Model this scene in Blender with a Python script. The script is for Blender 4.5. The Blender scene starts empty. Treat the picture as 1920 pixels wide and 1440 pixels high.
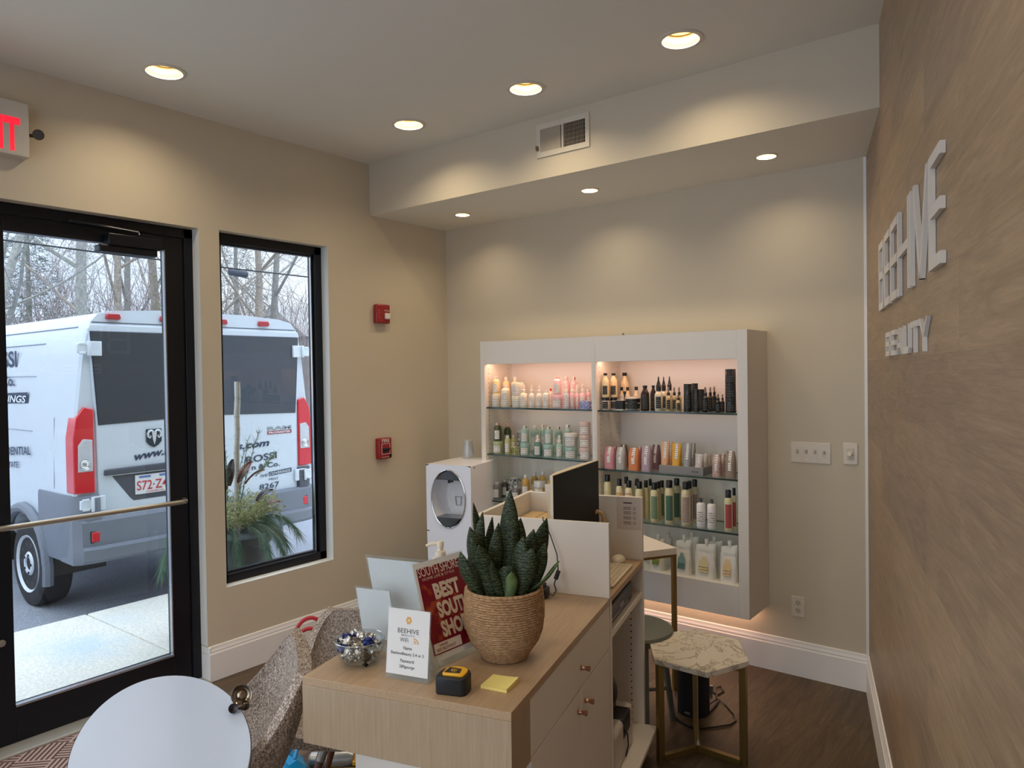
import bpy, math, random
from mathutils import Vector, Matrix, noise as mnoise
sc = bpy.context.scene
COL = sc.collection
pi = math.pi

# ------------------------------------------------------------------ camera
F_PX = 1370.1
cam_data = bpy.data.cameras.new('camera')
cam_data.sensor_width = 36.0
cam_data.sensor_fit = 'HORIZONTAL'
cam_data.lens = F_PX * 36.0 / 1920.0
cam_data.clip_start = 0.02
cam_data.clip_end = 300
cam = bpy.data.objects.new('camera', cam_data)
COL.objects.link(cam)
CAM = Vector((3.8282, -4.1221, 1.7022))
def cam_basis(yaw, pitch, roll):
    d = Vector((-math.sin(yaw)*math.cos(pitch), math.cos(yaw)*math.cos(pitch), math.sin(pitch)))
    r = d.cross(Vector((0, 0, 1))).normalized()
    u = r.cross(d)
    r2 = math.cos(roll)*r + math.sin(roll)*u
    u2 = -math.sin(roll)*r + math.cos(roll)*u
    return r2, u2, d
_r, _u, _d = cam_basis(0.661, -0.0173, -0.0149)
_m = Matrix((( _r.x, _u.x, -_d.x, CAM.x), (_r.y, _u.y, -_d.y, CAM.y), (_r.z, _u.z, -_d.z, CAM.z), (0, 0, 0, 1)))
cam.matrix_world = _m
sc.camera = cam

# ------------------------------------------------------------------ view + world
sc.view_settings.view_transform = 'Standard'
sc.view_settings.look = 'None'
sc.view_settings.gamma = 1.0
sc.view_settings.exposure = 0.0
sc.view_settings.use_curve_mapping = False
sc.cycles.max_bounces = 9
sc.cycles.diffuse_bounces = 7
sc.cycles.glossy_bounces = 4
sc.cycles.transmission_bounces = 6
sc.cycles.transparent_max_bounces = 14
sc.cycles.caustics_reflective = False
sc.cycles.caustics_refractive = False
sc.cycles.sample_clamp_indirect = 4.0

SKY = 2.35
W = bpy.data.worlds.new('overcast_sky'); sc.world = W
W.use_nodes = True
nt = W.node_tree; nt.nodes.clear()
wo = nt.nodes.new('ShaderNodeOutputWorld'); bg = nt.nodes.new('ShaderNodeBackground')
tc = nt.nodes.new('ShaderNodeTexCoord'); nz = nt.nodes.new('ShaderNodeTexNoise')
nz.inputs['Scale'].default_value = 3.0; nz.inputs['Detail'].default_value = 5
cr = nt.nodes.new('ShaderNodeValToRGB')
cr.color_ramp.elements[0].position = .35; cr.color_ramp.elements[0].color = (0.66, 0.80, 1.0, 1)
cr.color_ramp.elements[1].position = .65; cr.color_ramp.elements[1].color = (0.90, 0.96, 1.0, 1)
nt.links.new(tc.outputs['Generated'], nz.inputs['Vector']); nt.links.new(nz.outputs['Fac'], cr.inputs['Fac'])
nt.links.new(cr.outputs['Color'], bg.inputs['Color']); 
sx = nt.nodes.new('ShaderNodeSeparateXYZ'); mr_ = nt.nodes.new('ShaderNodeMapRange')      # an overcast sky is brightest overhead
mr_.inputs['From Min'].default_value = .12; mr_.inputs['From Max'].default_value = 1.0; mr_.inputs['To Min'].default_value = SKY; mr_.inputs['To Max'].default_value = SKY*3.0
nt.links.new(tc.outputs['Generated'], sx.inputs[0]); nt.links.new(sx.outputs[2], mr_.inputs['Value']); nt.links.new(mr_.outputs[0], bg.inputs['Strength'])
nt.links.new(bg.outputs['Background'], wo.inputs['Surface'])

H, HS, SD = 3.127, 2.7805, 0.752          # ceiling, soffit underside, soffit depth
XR, ANG = 2.957, 0.2752                   # right wall starts at x=XR and leans by ANG
SA, CA = math.sin(ANG), math.cos(ANG)

# big light sources: sky seen through the glazing is sampled through portals
def portal(name, y0, y1, z0, z1):
    l = bpy.data.lights.new(name, 'AREA'); l.shape = 'RECTANGLE'; l.size = y1-y0; l.size_y = z1-z0
    l.cycles.is_portal = True
    o = bpy.data.objects.new(name, l); COL.objects.link(o)
    o.matrix_world = Matrix(((0, 0, -1, -.12), (1, 0, 0, (y0+y1)/2), (0, -1, 0, (z0+z1)/2), (0, 0, 0, 1)))
portal('sky_portal_door', -2.9, -2.13, .17, 2.4)
portal('sky_portal_window', -1.82, -1.19, .53, 2.48)
portal('sky_portal_storefront', -5.35, -3.45, .5, 2.5)
_p = bpy.data.lights.new('sky_portal_rear', 'AREA'); _p.shape = 'RECTANGLE'; _p.size = 4.1; _p.size_y = 2.85; _p.cycles.is_portal = True
_o = bpy.data.objects.new('sky_portal_rear', _p); COL.objects.link(_o); _o.matrix_world = Matrix(((1, 0, 0, 2.3), (0, 0, -1, -5.95), (0, 1, 0, 1.5), (0, 0, 0, 1)))

def disc(name, loc, energy, d, col=(1, .82, .56), spread=165):
    l = bpy.data.lights.new(name, 'AREA'); l.shape = 'DISK'; l.size = d; l.energy = energy; l.color = col; l.spread = math.radians(spread)
    o = bpy.data.objects.new(name, l); o.location = loc; COL.objects.link(o)
def spot(name, loc, energy, size=150, blend=1.0, col=(1, .88, .70), rad=.05):
    l = bpy.data.lights.new(name, 'SPOT'); l.energy = energy; l.spot_size = math.radians(size)
    l.spot_blend = blend; l.color = col; l.shadow_soft_size = rad
    o = bpy.data.objects.new(name, l); o.location = loc; COL.objects.link(o)
CEIL_LIGHTS = [(.452, -2.391), (.791, -1.146), (1.625, -1.140), (2.465, -1.145),
               (1.75, -3.55), (3.1, -3.2), (1.0, -4.7), (2.5, -4.9), (3.8, -4.9)]  # this row is out of view, added as fill light
SOF_LIGHTS = [(.497, -.362), (1.515, -.362), (2.567, -.362)]
for x, y in CEIL_LIGHTS: disc('downlight_beam', (x, y, H+.044), 5.4 if y > -3 else 5.0, .11)
for x, y in SOF_LIGHTS: disc('soffit_beam', (x, y, HS+.026), 2.1, .062)

# ------------------------------------------------------------------ helpers
def lin(c):
    r = []
    for v in c[:3]:
        v = v/255.0
        r.append(v/12.92 if v <= .04045 else ((v+.055)/1.055)**2.4)
    return (r[0], r[1], r[2], 1.0)
MATS = {}
def mat(name, col, rough=.55, metal=0.0, var=.06, vscale=30.0, bump=0.0, bscale=200.0, coat=0.0, emit=0.0, trans=0.0, spec=.5, stretch=None, col2=None, sub=0.0):
    if name in MATS: return MATS[name]
    m = bpy.data.materials.new(name); m.use_nodes = True
    n = m.node_tree; b = n.nodes['Principled BSDF']
    b.inputs['Roughness'].default_value = rough; b.inputs['Metallic'].default_value = metal
    b.inputs['Coat Weight'].default_value = coat; b.inputs['Coat Roughness'].default_value = .08
    b.inputs['Specular IOR Level'].default_value = spec
    b.inputs['Transmission Weight'].default_value = trans
    tcn = n.nodes.new('ShaderNodeTexCoord'); mp = n.nodes.new('ShaderNodeMapping')
    n.links.new(tcn.outputs['Object'], mp.inputs['Vector'])
    if stretch: mp.inputs['Scale'].default_value = stretch
    t = n.nodes.new('ShaderNodeTexNoise'); t.inputs['Scale'].default_value = vscale; t.inputs['Detail'].default_value = 4
    n.links.new(mp.outputs['Vector'], t.inputs['Vector'])
    mx = n.nodes.new('ShaderNodeMix'); mx.data_type = 'RGBA'
    c1 = lin(col); c2 = lin(col2) if col2 else tuple(min(1, v*(1+var)) for v in c1[:3])+(1,)
    if not col2: c1 = tuple(v*(1-var) for v in c1[:3])+(1,)
    mx.inputs[6].default_value = c1; mx.inputs[7].default_value = c2
    if col2:
        r = n.nodes.new('ShaderNodeValToRGB'); r.color_ramp.elements[0].position = .38; r.color_ramp.elements[1].position = .62
        n.links.new(t.outputs['Fac'], r.inputs['Fac']); n.links.new(r.outputs['Color'], mx.inputs[0])
    else:
        n.links.new(t.outputs['Fac'], mx.inputs[0])
    n.links.new(mx.outputs[2], b.inputs['Base Color'])
    if bump:
        t2 = n.nodes.new('ShaderNodeTexNoise'); t2.inputs['Scale'].default_value = bscale; t2.inputs['Detail'].default_value = 3
        n.links.new(mp.outputs['Vector'], t2.inputs['Vector'])
        bp = n.nodes.new('ShaderNodeBump'); bp.inputs['Strength'].default_value = bump; bp.inputs['Distance'].default_value = .005
        n.links.new(t2.outputs['Fac'], bp.inputs['Height']); n.links.new(bp.outputs['Normal'], b.inputs['Normal'])
    if emit:
        b.inputs['Emission Color'].default_value = lin(col); b.inputs['Emission Strength'].default_value = emit
    MATS[name] = m
    return m
def glass(name, tint=(1, 1, 1), refl=.04, rough=0.0, haze=0.0, ior=1.5):
    """clear pane: lets light straight through and mirrors a little more at grazing angles"""
    if name in MATS: return MATS[name]
    m = bpy.data.materials.new(name); m.use_nodes = True; n = m.node_tree; n.nodes.clear()
    o = n.nodes.new('ShaderNodeOutputMaterial'); tr = n.nodes.new('ShaderNodeBsdfTransparent')
    gl = n.nodes.new('ShaderNodeBsdfGlossy'); mx = n.nodes.new('ShaderNodeMixShader'); fr = n.nodes.new('ShaderNodeFresnel')
    ns = n.nodes.new('ShaderNodeTexNoise'); ns.inputs['Scale'].default_value = 2.0
    mr = n.nodes.new('ShaderNodeMapRange'); mr.inputs['To Min'].default_value = max(.001, rough); mr.inputs['To Max'].default_value = rough+.01
    n.links.new(ns.outputs['Fac'], mr.inputs['Value']); n.links.new(mr.outputs['Result'], gl.inputs['Roughness'])
    fr.inputs['IOR'].default_value = ior
    tr.inputs['Color'].default_value = (*tint, 1); gl.inputs['Color'].default_value = (.9, .9, .9, 1)
    ge = n.nodes.new('ShaderNodeNewGeometry'); sb = n.nodes.new('ShaderNodeMath'); sb.operation = 'SUBTRACT'; sb.inputs[0].default_value = 1.0
    n.links.new(ge.outputs['Backfacing'], sb.inputs[1]); ml = n.nodes.new('ShaderNodeMath'); ml.operation = 'MULTIPLY'
    n.links.new(fr.outputs['Fac'], ml.inputs[0]); n.links.new(sb.outputs[0], ml.inputs[1])
    n.links.new(ml.outputs[0], mx.inputs['Fac']); n.links.new(tr.outputs['BSDF'], mx.inputs[1]); n.links.new(gl.outputs['BSDF'], mx.inputs[2])
    last = mx
    if haze:
        df = n.nodes.new('ShaderNodeBsdfDiffuse'); df.inputs['Color'].default_value = (.9, .9, .9, 1)
        m2 = n.nodes.new('ShaderNodeMixShader'); m2.inputs['Fac'].default_value = haze
        n.links.new(mx.outputs[0], m2.inputs[1]); n.links.new(df.outputs[0], m2.inputs[2]); last = m2
    n.links.new(last.outputs[0], o.inputs['Surface'])
    MATS[name] = m
    return m

class MB:
    def __init__(s): s.v = []; s.f = []; s.m = []; s.T = None
    def add(s, vs, fs, m=0):
        b = len(s.v)
        for p in vs:
            p = Vector(p)
            if s.T is not None: p = s.T @ p
            s.v.append(p)
        for f in fs: s.f.append(tuple(i+b for i in f)); s.m.append(m)
        return s
    def box(s, x0, x1, y0, y1, z0, z1, m=0):
        return s.add([(x0,y0,z0),(x1,y0,z0),(x1,y1,z0),(x0,y1,z0),(x0,y0,z1),(x1,y0,z1),(x1,y1,z1),(x0,y1,z1)],
                     [(0,3,2,1),(4,5,6,7),(0,1,5,4),(1,2,6,5),(2,3,7,6),(3,0,4,7)], m)
    def cbox(s, c, d, m=0):
        return s.box(c[0]-d[0]/2, c[0]+d[0]/2, c[1]-d[1]/2, c[1]+d[1]/2, c[2]-d[2]/2, c[2]+d[2]/2, m)
    def lathe(s, prof, n=20, c=(0,0,0), m=0, sx=1, sy=1, cap=True, a0=0, a1=2*pi):
        full = abs(a1-a0-2*pi) < 1e-6
        k = n if full else n+1
        vs = []
        for r, z in prof:
            for i in range(k):
                a = a0+(a1-a0)*i/n
                vs.append((c[0]+r*math.cos(a)*sx, c[1]+r*math.sin(a)*sy, c[2]+z))
        fs = []
        for j in range(len(prof)-1):
            for i in range(n):
                i2 = (i+1) % k
                fs.append((j*k+i, j*k+i2, (j+1)*k+i2, (j+1)*k+i))
        if cap and full:
            if prof[0][0] > 1e-5: fs.append(tuple(range(k-1, -1, -1)))
            if prof[-1][0] > 1e-5: fs.append(tuple((len(prof)-1)*k+i for i in range(k)))
        return s.add(vs, fs, m)
    def tube(s, pts, rad, n=8, m=0, cap=True):
        pts = [Vector(p) for p in pts]
        if not hasattr(rad, '__len__'): rad = [rad]*len(pts)
        vs = []; prev = None
        for i, p in enumerate(pts):
            t = (pts[min(i+1, len(pts)-1)]-pts[max(i-1, 0)])
            if t.length < 1e-9: t = Vector((0, 0, 1))
            t.normalize()
            if prev is None:
                a = Vector((0, 0, 1)) if abs(t.z) < .9 else Vector((1, 0, 0))
                u = t.cross(a).normalized()
            else:
                u = prev - t*prev.dot(t)
                u = u.normalized() if u.length > 1e-6 else t.orthogonal().normalized()
            prev = u; w = t.cross(u)
            for k in range(n):
                a = 2*pi*k/n
                vs.append(p+(u*math.cos(a)+w*math.sin(a))*rad[i])
        fs = []
        for i in range(len(pts)-1):
            for k in range(n):
                k2 = (k+1) % n
                fs.append((i*n+k, i*n+k2, (i+1)*n+k2, (i+1)*n+k))
        if cap:
            fs.append(tuple(range(n-1, -1, -1))); fs.append(tuple((len(pts)-1)*n+k for k in range(n)))
        return s.add(vs, fs, m)
    def prism(s, poly, fn, h0, h1, m=0):
        """poly in 2D, fn(a,b,h)->xyz"""
        n = len(poly)
        vs = [fn(a, b, h0) for a, b in poly]+[fn(a, b, h1) for a, b in poly]
        fs = [tuple(range(n-1, -1, -1)), tuple(range(n, 2*n))]
        for i in range(n):
            j = (i+1) % n
            fs.append((i, j, j+n, i+n))
        return s.add(vs, fs, m)
    def ring(s, outer, inner, fn, h0, h1, m=0):
        n = len(outer)
        vs = [fn(a, b, h) for h in (h0, h1) for L in (outer, inner) for a, b in L]
        O0, I0, O1, I1 = 0, n, 2*n, 3*n; fs = []
        for i in range(n):
            j = (i+1) % n
            fs += [(O0+i, I0+i, I0+j, O0+j), (O1+i, O1+j, I1+j, I1+i), (O0+i, O0+j, O1+j, O1+i), (I0+i, I1+i, I1+j, I0+j)]
        return s.add(vs, fs, m)
    def grid(s, P, m=0, close=False):
        a = len(P); b = len(P[0])
        vs = [p for row in P for p in row]; fs = []
        for i in range(a-1):
            for j in range(b-1 if not close else b):
                j2 = (j+1) % b
                fs.append((i*b+j, i*b+j2, (i+1)*b+j2, (i+1)*b+j))
        return s.add(vs, fs, m)

def mesh_obj(name, me, parent=None, loc=None, rotz=None):
    o = bpy.data.objects.new(name, me); COL.objects.link(o)
    if parent is not None: o.parent = parent
    if loc is not None: o.location = loc
    if rotz is not None: o.rotation_euler = (0, 0, rotz)
    return o
def obj(name, mb, mats, parent=None, loc=None, rotz=None, smooth=38, bevel=0.0, bseg=2, fixn=True):
    me = bpy.data.meshes.new(name)
    me.from_pydata([tuple(v) for v in mb.v], [], mb.f)
    if not isinstance(mats, (list, tuple)): mats = [mats]
    for m in mats: me.materials.append(m)
    if len(mats) > 1: me.polygons.foreach_set('material_index', mb.m)
    if fixn:
        import bmesh
        bm = bmesh.new(); bm.from_mesh(me); bmesh.ops.recalc_face_normals(bm, faces=bm.faces); bm.to_mesh(me); bm.free()
    if smooth:
        me.polygons.foreach_set('use_smooth', [True]*len(me.polygons))
        me.set_sharp_from_angle(angle=math.radians(smooth))
    me.update()
    o = mesh_obj(name, me, parent, loc, rotz)
    if bevel:
        b = o.modifiers.new('bevel', 'BEVEL'); b.width = bevel; b.segments = bseg; b.limit_method = 'ANGLE'; b.angle_limit = math.radians(40)
        b.harden_normals = False
    return o
def tag(o, label, cat, group=None, kind=None):
    if label: o['label'] = label
    if cat: o['category'] = cat
    if group: o['group'] = group
    if kind: o['kind'] = kind
    return o
def thing(name, label, cat, loc=(0, 0, 0), rotz=0.0, group=None):
    o = bpy.data.objects.new(name, None); COL.objects.link(o)
    o.location = loc; o.rotation_euler = (0, 0, rotz); o.empty_display_size = .05
    return tag(o, label, cat, group)
def struct(o, label=None):
    o['kind'] = 'structure'
    if label: o['label'] = label
    return o
def text(name, body, mat_, parent, origin, right, up, height, width=None, extrude=.001, align='LEFT', bold=0.0, shear=0.0, spacing=1.0):
    """flat lettering laid out from origin (lower left or centre) along right/up; becomes a mesh"""
    cu = bpy.data.curves.new(name, 'FONT'); cu.body = body; cu.size = 1.0; cu.extrude = 0
    cu.offset = bold; cu.shear = shear; cu.space_character = spacing; cu.resolution_u = 3
    t = bpy.data.objects.new(name+'_tmp', cu); COL.objects.link(t)
    dg = bpy.context.evaluated_depsgraph_get()
    me = bpy.data.meshes.new_from_object(t.evaluated_get(dg))
    bpy.data.objects.remove(t); 
    xs = [v.co.x for v in me.vertices]; ys = [v.co.y for v in me.vertices]
    x0, x1, y0, y1 = min(xs), max(xs), min(ys), max(ys)
    sy = height/(y1-y0); sx = sy if width is None else width/(x1-x0)
    R = Vector(right).normalized(); U = Vector(up).normalized(); N = R.cross(U)
    O = Vector(origin); w = (x1-x0)*sx
    sh = -w/2 if align == 'CENTER' else 0
    for v in me.vertices:
        a = (v.co.x-x0)*sx+sh; b = (v.co.y-y0)*sy
        v.co = O+R*a+U*b+N*extrude
    me.materials.clear(); me.materials.append(mat_)
    return mesh_obj(name, me, parent)
def dup(root, loc, rotz, label, group=None):
    r = root.copy(); COL.objects.link(r); r.location = loc; r.rotation_euler = (0, 0, rotz)
    r['label'] = label
    if group: r['group'] = group
    for ch in list(root.children):
        c = ch.copy(); COL.objects.link(c); c.parent = r
        for g in list(ch.children):
            d = g.copy(); COL.objects.link(d); d.parent = c
    return r

# ------------------------------------------------------------------ materials of the room
M_WALL = mat('wall_paint', (206, 195, 174), .72, var=.02, vscale=3, bump=.05, bscale=180)
M_CEIL = mat('ceiling_paint', (224, 221, 212), .8, var=.02, vscale=2)
M_TRIM = mat('white_trim_paint', (240, 238, 236), .42, var=.015, vscale=5)
M_REVEAL = mat('reveal_paint', (222, 222, 216), .6, var=.02, vscale=4)
M_BLACK = mat('dark_bronze_frame', (7, 11, 20), .38, var=.1, vscale=8, spec=.4)
M_STEEL = mat('brushed_steel', (178, 172, 162), .36, metal=.85, var=.05, vscale=60, stretch=(1, 8, 1))
M_CHROME = mat('chrome', (205, 205, 208), .12, metal=1, var=.02)
M_WHITE = mat('white_laminate', (222, 217, 212), .45, var=.012, vscale=6)
M_WHITEG = mat('gloss_white_plastic', (228, 228, 232), .25, var=.01, coat=.3)
M_DARK = mat('black_plastic', (18, 18, 20), .4, var=.1)
M_PANE = glass('clear_front_glass')
M_DIM = glass('view_dimming_glass', (.70, .715, .73))  # tint put in to dim the outdoors against the room

def planks(name, cols, length, width, axes, rough=.5, grain=1.0, bumpy=.25, knots=True, spec=.4, seam=.7):
    m = bpy.data.materials.new(name); m.use_nodes = True; n = m.node_tree; L = n.links
    b = n.nodes['Principled BSDF']; b.inputs['Roughness'].default_value = rough; b.inputs['Specular IOR Level'].default_value = spec
    tcn = n.nodes.new('ShaderNodeTexCoord'); sp = n.nodes.new('ShaderNodeSeparateXYZ'); cb = n.nodes.new('ShaderNodeCombineXYZ')
    L.new(tcn.outputs['Object'], sp.inputs[0])
    L.new(sp.outputs[axes[0]], cb.inputs[0]); L.new(sp.outputs[axes[1]], cb.inputs[1])
    br = n.nodes.new('ShaderNodeTexBrick'); br.offset = .37; br.offset_frequency = 2
    br.inputs['Scale'].default_value = 1; br.inputs['Brick Width'].default_value = length; br.inputs['Row Height'].default_value = width
    br.inputs['Mortar Size'].default_value = .0016; br.inputs['Mortar Smooth'].default_value = .3; br.inputs['Bias'].default_value = 0
    br.inputs['Color1'].default_value = (0, 0, 0, 1); br.inputs['Color2'].default_value = (1, 1, 1, 1); br.inputs['Mortar'].default_value = (.5, .5, .5, 1)
    L.new(cb.outputs[0], br.inputs['Vector'])
    cr = n.nodes.new('ShaderNodeValToRGB'); e = cr.color_ramp.elements
    e[0].color = lin(cols[0]); e[1].color = lin(cols[-1])
    for i, c in enumerate(cols[1:-1]): q = e.new((i+1)/(len(cols)-1)); q.color = lin(c)
    L.new(br.outputs['Color'], cr.inputs['Fac'])
    # grain: noise stretched along the plank, shifted per plank
    ad = n.nodes.new('ShaderNodeVectorMath'); ad.operation = 'MULTIPLY_ADD'
    L.new(br.outputs['Color'], ad.inputs[0]); ad.inputs[1].default_value = (7.3, 3.1, 5.0); L.new(cb.outputs[0], ad.inputs[2])
    mp = n.nodes.new('ShaderNodeMapping'); mp.inputs['Scale'].default_value = (1.6, 11, 1); L.new(ad.outputs[0], mp.inputs['Vector'])
    n1 = n.nodes.new('ShaderNodeTexNoise'); n1.inputs['Scale'].default_value = 1.5; n1.inputs['Detail'].default_value = 7; n1.inputs['Roughness'].default_value = .65; n1.inputs['Distortion'].default_value = 1.3
    L.new(mp.outputs[0], n1.inputs['Vector'])
    mp2 = n.nodes.new('ShaderNodeMapping'); mp2.inputs['Scale'].default_value = (5, 90, 1); L.new(ad.outputs[0], mp2.inputs['Vector'])
    n2 = n.nodes.new('ShaderNodeTexNoise'); n2.inputs['Scale'].default_value = 1.6; n2.inputs['Detail'].default_value = 3; n2.inputs['Distortion'].default_value = .6
    L.new(mp2.outputs[0], n2.inputs['Vector'])
    r1 = n.nodes.new('ShaderNodeMapRange'); r1.inputs['From Min'].default_value = .25; r1.inputs['From Max'].default_value = .75
    r1.inputs['To Min'].default_value = 1-.34*grain; r1.inputs['To Max'].default_value = 1+.22*grain; L.new(n1.outputs['Fac'], r1.inputs['Value'])
    r2 = n.nodes.new('ShaderNodeMapRange'); r2.inputs['From Min'].default_value = .3; r2.inputs['From Max'].default_value = .7
    r2.inputs['To Min'].default_value = 1-.16*grain; r2.inputs['To Max'].default_value = 1+.08*grain; L.new(n2.outputs['Fac'], r2.inputs['Value'])
    mu = n.nodes.new('ShaderNodeMath'); mu.operation = 'MULTIPLY'; L.new(r1.outputs[0], mu.inputs[0]); L.new(r2.outputs[0], mu.inputs[1])
    last = mu
    if knots:
        mk = n.nodes.new('ShaderNodeMapping'); mk.inputs['Scale'].default_value = (1.4, 4.2, 1); L.new(ad.outputs[0], mk.inputs['Vector'])
        vo = n.nodes.new('ShaderNodeTexVoronoi'); vo.inputs['Scale'].default_value = 1.0; L.new(mk.outputs[0], vo.inputs['Vector'])
        rk = n.nodes.new('ShaderNodeMapRange'); rk.inputs['From Min'].default_value = .02; rk.inputs['From Max'].default_value = .13
        rk.inputs['To Min'].default_value = .62; rk.inputs['To Max'].default_value = 1; L.new(vo.outputs['Distance'], rk.inputs['Value'])
        m3 = n.nodes.new('ShaderNodeMath'); m3.operation = 'MULTIPLY'; L.new(mu.outputs[0], m3.inputs[0]); L.new(rk.outputs[0], m3.inputs[1]); last = m3
    rs = n.nodes.new('ShaderNodeMapRange'); rs.inputs['To Min'].default_value = 1; rs.inputs['To Max'].default_value = seam; L.new(br.outputs['Fac'], rs.inputs['Value'])
    m4 = n.nodes.new('ShaderNodeMath'); m4.operation = 'MULTIPLY'; L.new(last.outputs[0], m4.inputs[0]); L.new(rs.outputs[0], m4.inputs[1])
    vm = n.nodes.new('ShaderNodeVectorMath'); vm.operation = 'SCALE'; L.new(cr.outputs['Color'], vm.inputs[0]); L.new(m4.outputs[0], vm.inputs['Scale'])
    L.new(vm.outputs[0], b.inputs['Base Color'])
    bp = n.nodes.new('ShaderNodeBump'); bp.inputs['Strength'].default_value = bumpy; bp.inputs['Distance'].default_value = .004
    L.new(m4.outputs[0], bp.inputs['Height']); L.new(bp.outputs['Normal'], b.inputs['Normal'])
    return m
M_FLOOR = planks('vinyl_plank_floor', [(98, 80, 60), (84, 68, 51), (112, 92, 69), (92, 75, 57)], 1.22, .18, (1, 0), rough=.5, grain=1.5, bumpy=.12, seam=.6)
M_WOODWALL = planks('wood_look_wall_planks', [(166, 140, 112), (150, 127, 106), (172, 146, 114), (156, 131, 108)], 1.25, .192, (0, 2), rough=.42, grain=.9, bumpy=.22, spec=.45, seam=.85)

# ------------------------------------------------------------------ shell
YB = -5.8                                  # the room runs on behind the photographer, end set close for fill daylight
tl = -YB/CA; XRB = XR+SA*tl
def rw(t, z, o=0.0): return (XR+SA*t-CA*o, -CA*t-SA*o, z)   # point on right wall, o = distance into the room
b = MB(); b.prism([(0, .15), (XR+.05, .15), (XRB+.15, YB-.1), (0, YB-.1)], lambda a, c, h: (a, c, h), -.1, 0)
struct(obj('floor', b, M_FLOOR, smooth=0), 'brown wood look vinyl plank floor')
b = MB(); b.prism([(-.02, .15), (XR+.05, .15), (XRB+.15, YB-.1), (-.02, YB-.1)], lambda a, c, h: (a, c, h), H, H+.1)
ceil_o = struct(obj('ceiling', b, M_CEIL, smooth=0), 'smooth off white ceiling with recessed lights')
def cut_cans(o, pts, z, r, d):
    c = MB()
    for x, y in pts: c.lathe([(r, -.03), (r, d)], 32, c=(x, y, z))
    cut = obj('cutter_tmp', c, M_CEIL, None, smooth=0)
    mo = o.modifiers.new('cans', 'BOOLEAN'); mo.operation = 'DIFFERENCE'; mo.object = cut; mo.solver = 'EXACT'
    me = bpy.data.meshes.new_from_object(o.evaluated_get(bpy.context.evaluated_depsgraph_get()))
    o.modifiers.clear(); o.data = me; bpy.data.objects.remove(cut)
cut_cans(ceil_o, CEIL_LIGHTS, H, .078, .075)
# boxed soffit along the back wall
b = MB(); b.prism([(0, -SD), (0, 0), (XR, 0), (XR+SA*SD/CA, -SD)], lambda a, c, h: (a, c, h), HS, H)
sof_o = struct(obj('trim_1', b, [M_WALL, M_CEIL], smooth=0), 'boxed soffit below the ceiling along the back wall')
for pg in sof_o.data.polygons:
    if abs(pg.normal.z) > .9: pg.material_index = 1
cut_cans(sof_o, SOF_LIGHTS, HS, .046, .05)
# left wall with its openings: thickness .2 outward
OPN = [(-5.4, -3.4, .498, 2.524), (-3.12, -1.987, 0, 2.515), (-1.869, -1.114, .498, 2.524)]
b = MB(); y = YB-.1
for (a0, a1, z0, z1) in OPN:
    b.box(-.2, 0, y, a0, -.2, H+.1)
    b.box(-.2, 0, a0, a1, z1, H+.1)
    b.box(-.2, 0, a0, a1, -.2, z0 if z0 > 0 else -.001)
    y = a1
b.box(-.2, 0, y, .2, -.2, H+.1)
struct(obj('wall_left', b, M_WALL, smooth=0), 'beige painted wall with glass door and tall window')
b = MB(); b.box(-.0, XR+.15, 0, .2, -.2, H+.1)
struct(obj('wall_back', b, M_WALL, smooth=0), 'beige painted wall behind the product shelves')
b = MB(); b.box(-.2, .25, YB-.3, YB-.1, -.2, H+.1); b.box(4.35, XRB+.4, YB-.3, YB-.1, -.2, H+.1); b.box(.25, 4.35, YB-.3, YB-.1, -.2, .08); b.box(.25, 4.35, YB-.3, YB-.1, 2.95, H+.1)
struct(obj('wall_rear', b, M_WALL, smooth=0), 'beige painted wall behind the photographer')
# right wall: own axes, x along the wall, z up
b = MB(); b.box(-.05, tl+.15, 0, .15, -.2, H+.1)
o = struct(obj('wall_right', b, M_WOODWALL, smooth=0), 'feature wall clad in brown wood look planks')
o.matrix_world = Matrix(((SA, CA, 0, XR), (-CA, SA, 0, 0), (0, 0, 1, 0), (0, 0, 0, 1)))
# white corner bead between the back wall and the planks
b = MB(); b.box(XR-.012, XR+.002, -.006, .004, .19, HS)
struct(obj('trim_2', b, M_TRIM, smooth=0), 'slim white bead in the corner beside the plank wall')
# reveals painted white
b = MB()
for (a0, a1, z0, z1) in OPN:
    e = .0015
    b.box(-.069, .0005, a1-e, a1+.0, max(z0, .2 if z0 == 0 else z0), z1); b.box(-.069, .0005, a0, a0+e, z0, z1)
    if z0 > 0: b.box(-.069, .0005, a0, a1, z0, z0+e)
struct(obj('trim_3', b, M_REVEAL, smooth=0), 'pale painted reveals around the window and door openings')
# baseboards
BPROF = [(0, 0), (.016, 0), (.016, .150), (.012, .156), (.012, .166), (.008, .176), (.006, .190), (0, .1937)]
def base_run(name, label, p0, p1, nrm):
    p0 = Vector(p0); p1 = Vector(p1); nrm = Vector(nrm)
    bb = MB(); n = len(BPROF)
    vs = [p0+nrm*o+Vector((0, 0, z)) for o, z in BPROF]+[p1+nrm*o+Vector((0, 0, z)) for o, z in BPROF]
    fs = [(i, (i+1) % n, (i+1) % n+n, i+n) for i in range(n)]+[tuple(range(n)), tuple(range(2*n-1, n-1, -1))]
    bb.add(vs, fs)
    return struct(obj(name, bb, M_TRIM, smooth=0), label)
base_run('baseboard_left', 'tall white moulded baseboard under the window', (0, -1.987, 0), (0, 0, 0), (1, 0, 0))
base_run('baseboard_back', 'tall white moulded baseboard along the back wall', (0, 0, 0), (XR, 0, 0), (0, -1, 0))
base_run('baseboard_right', 'tall white moulded baseboard below the plank wall', rw(0, 0), rw(tl, 0), (-CA, -SA, 0))
base_run('baseboard_rear', 'white baseboard between the storefront windows', (0, -3.4, 0), (0, -3.12, 0), (1, 0, 0))
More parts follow.
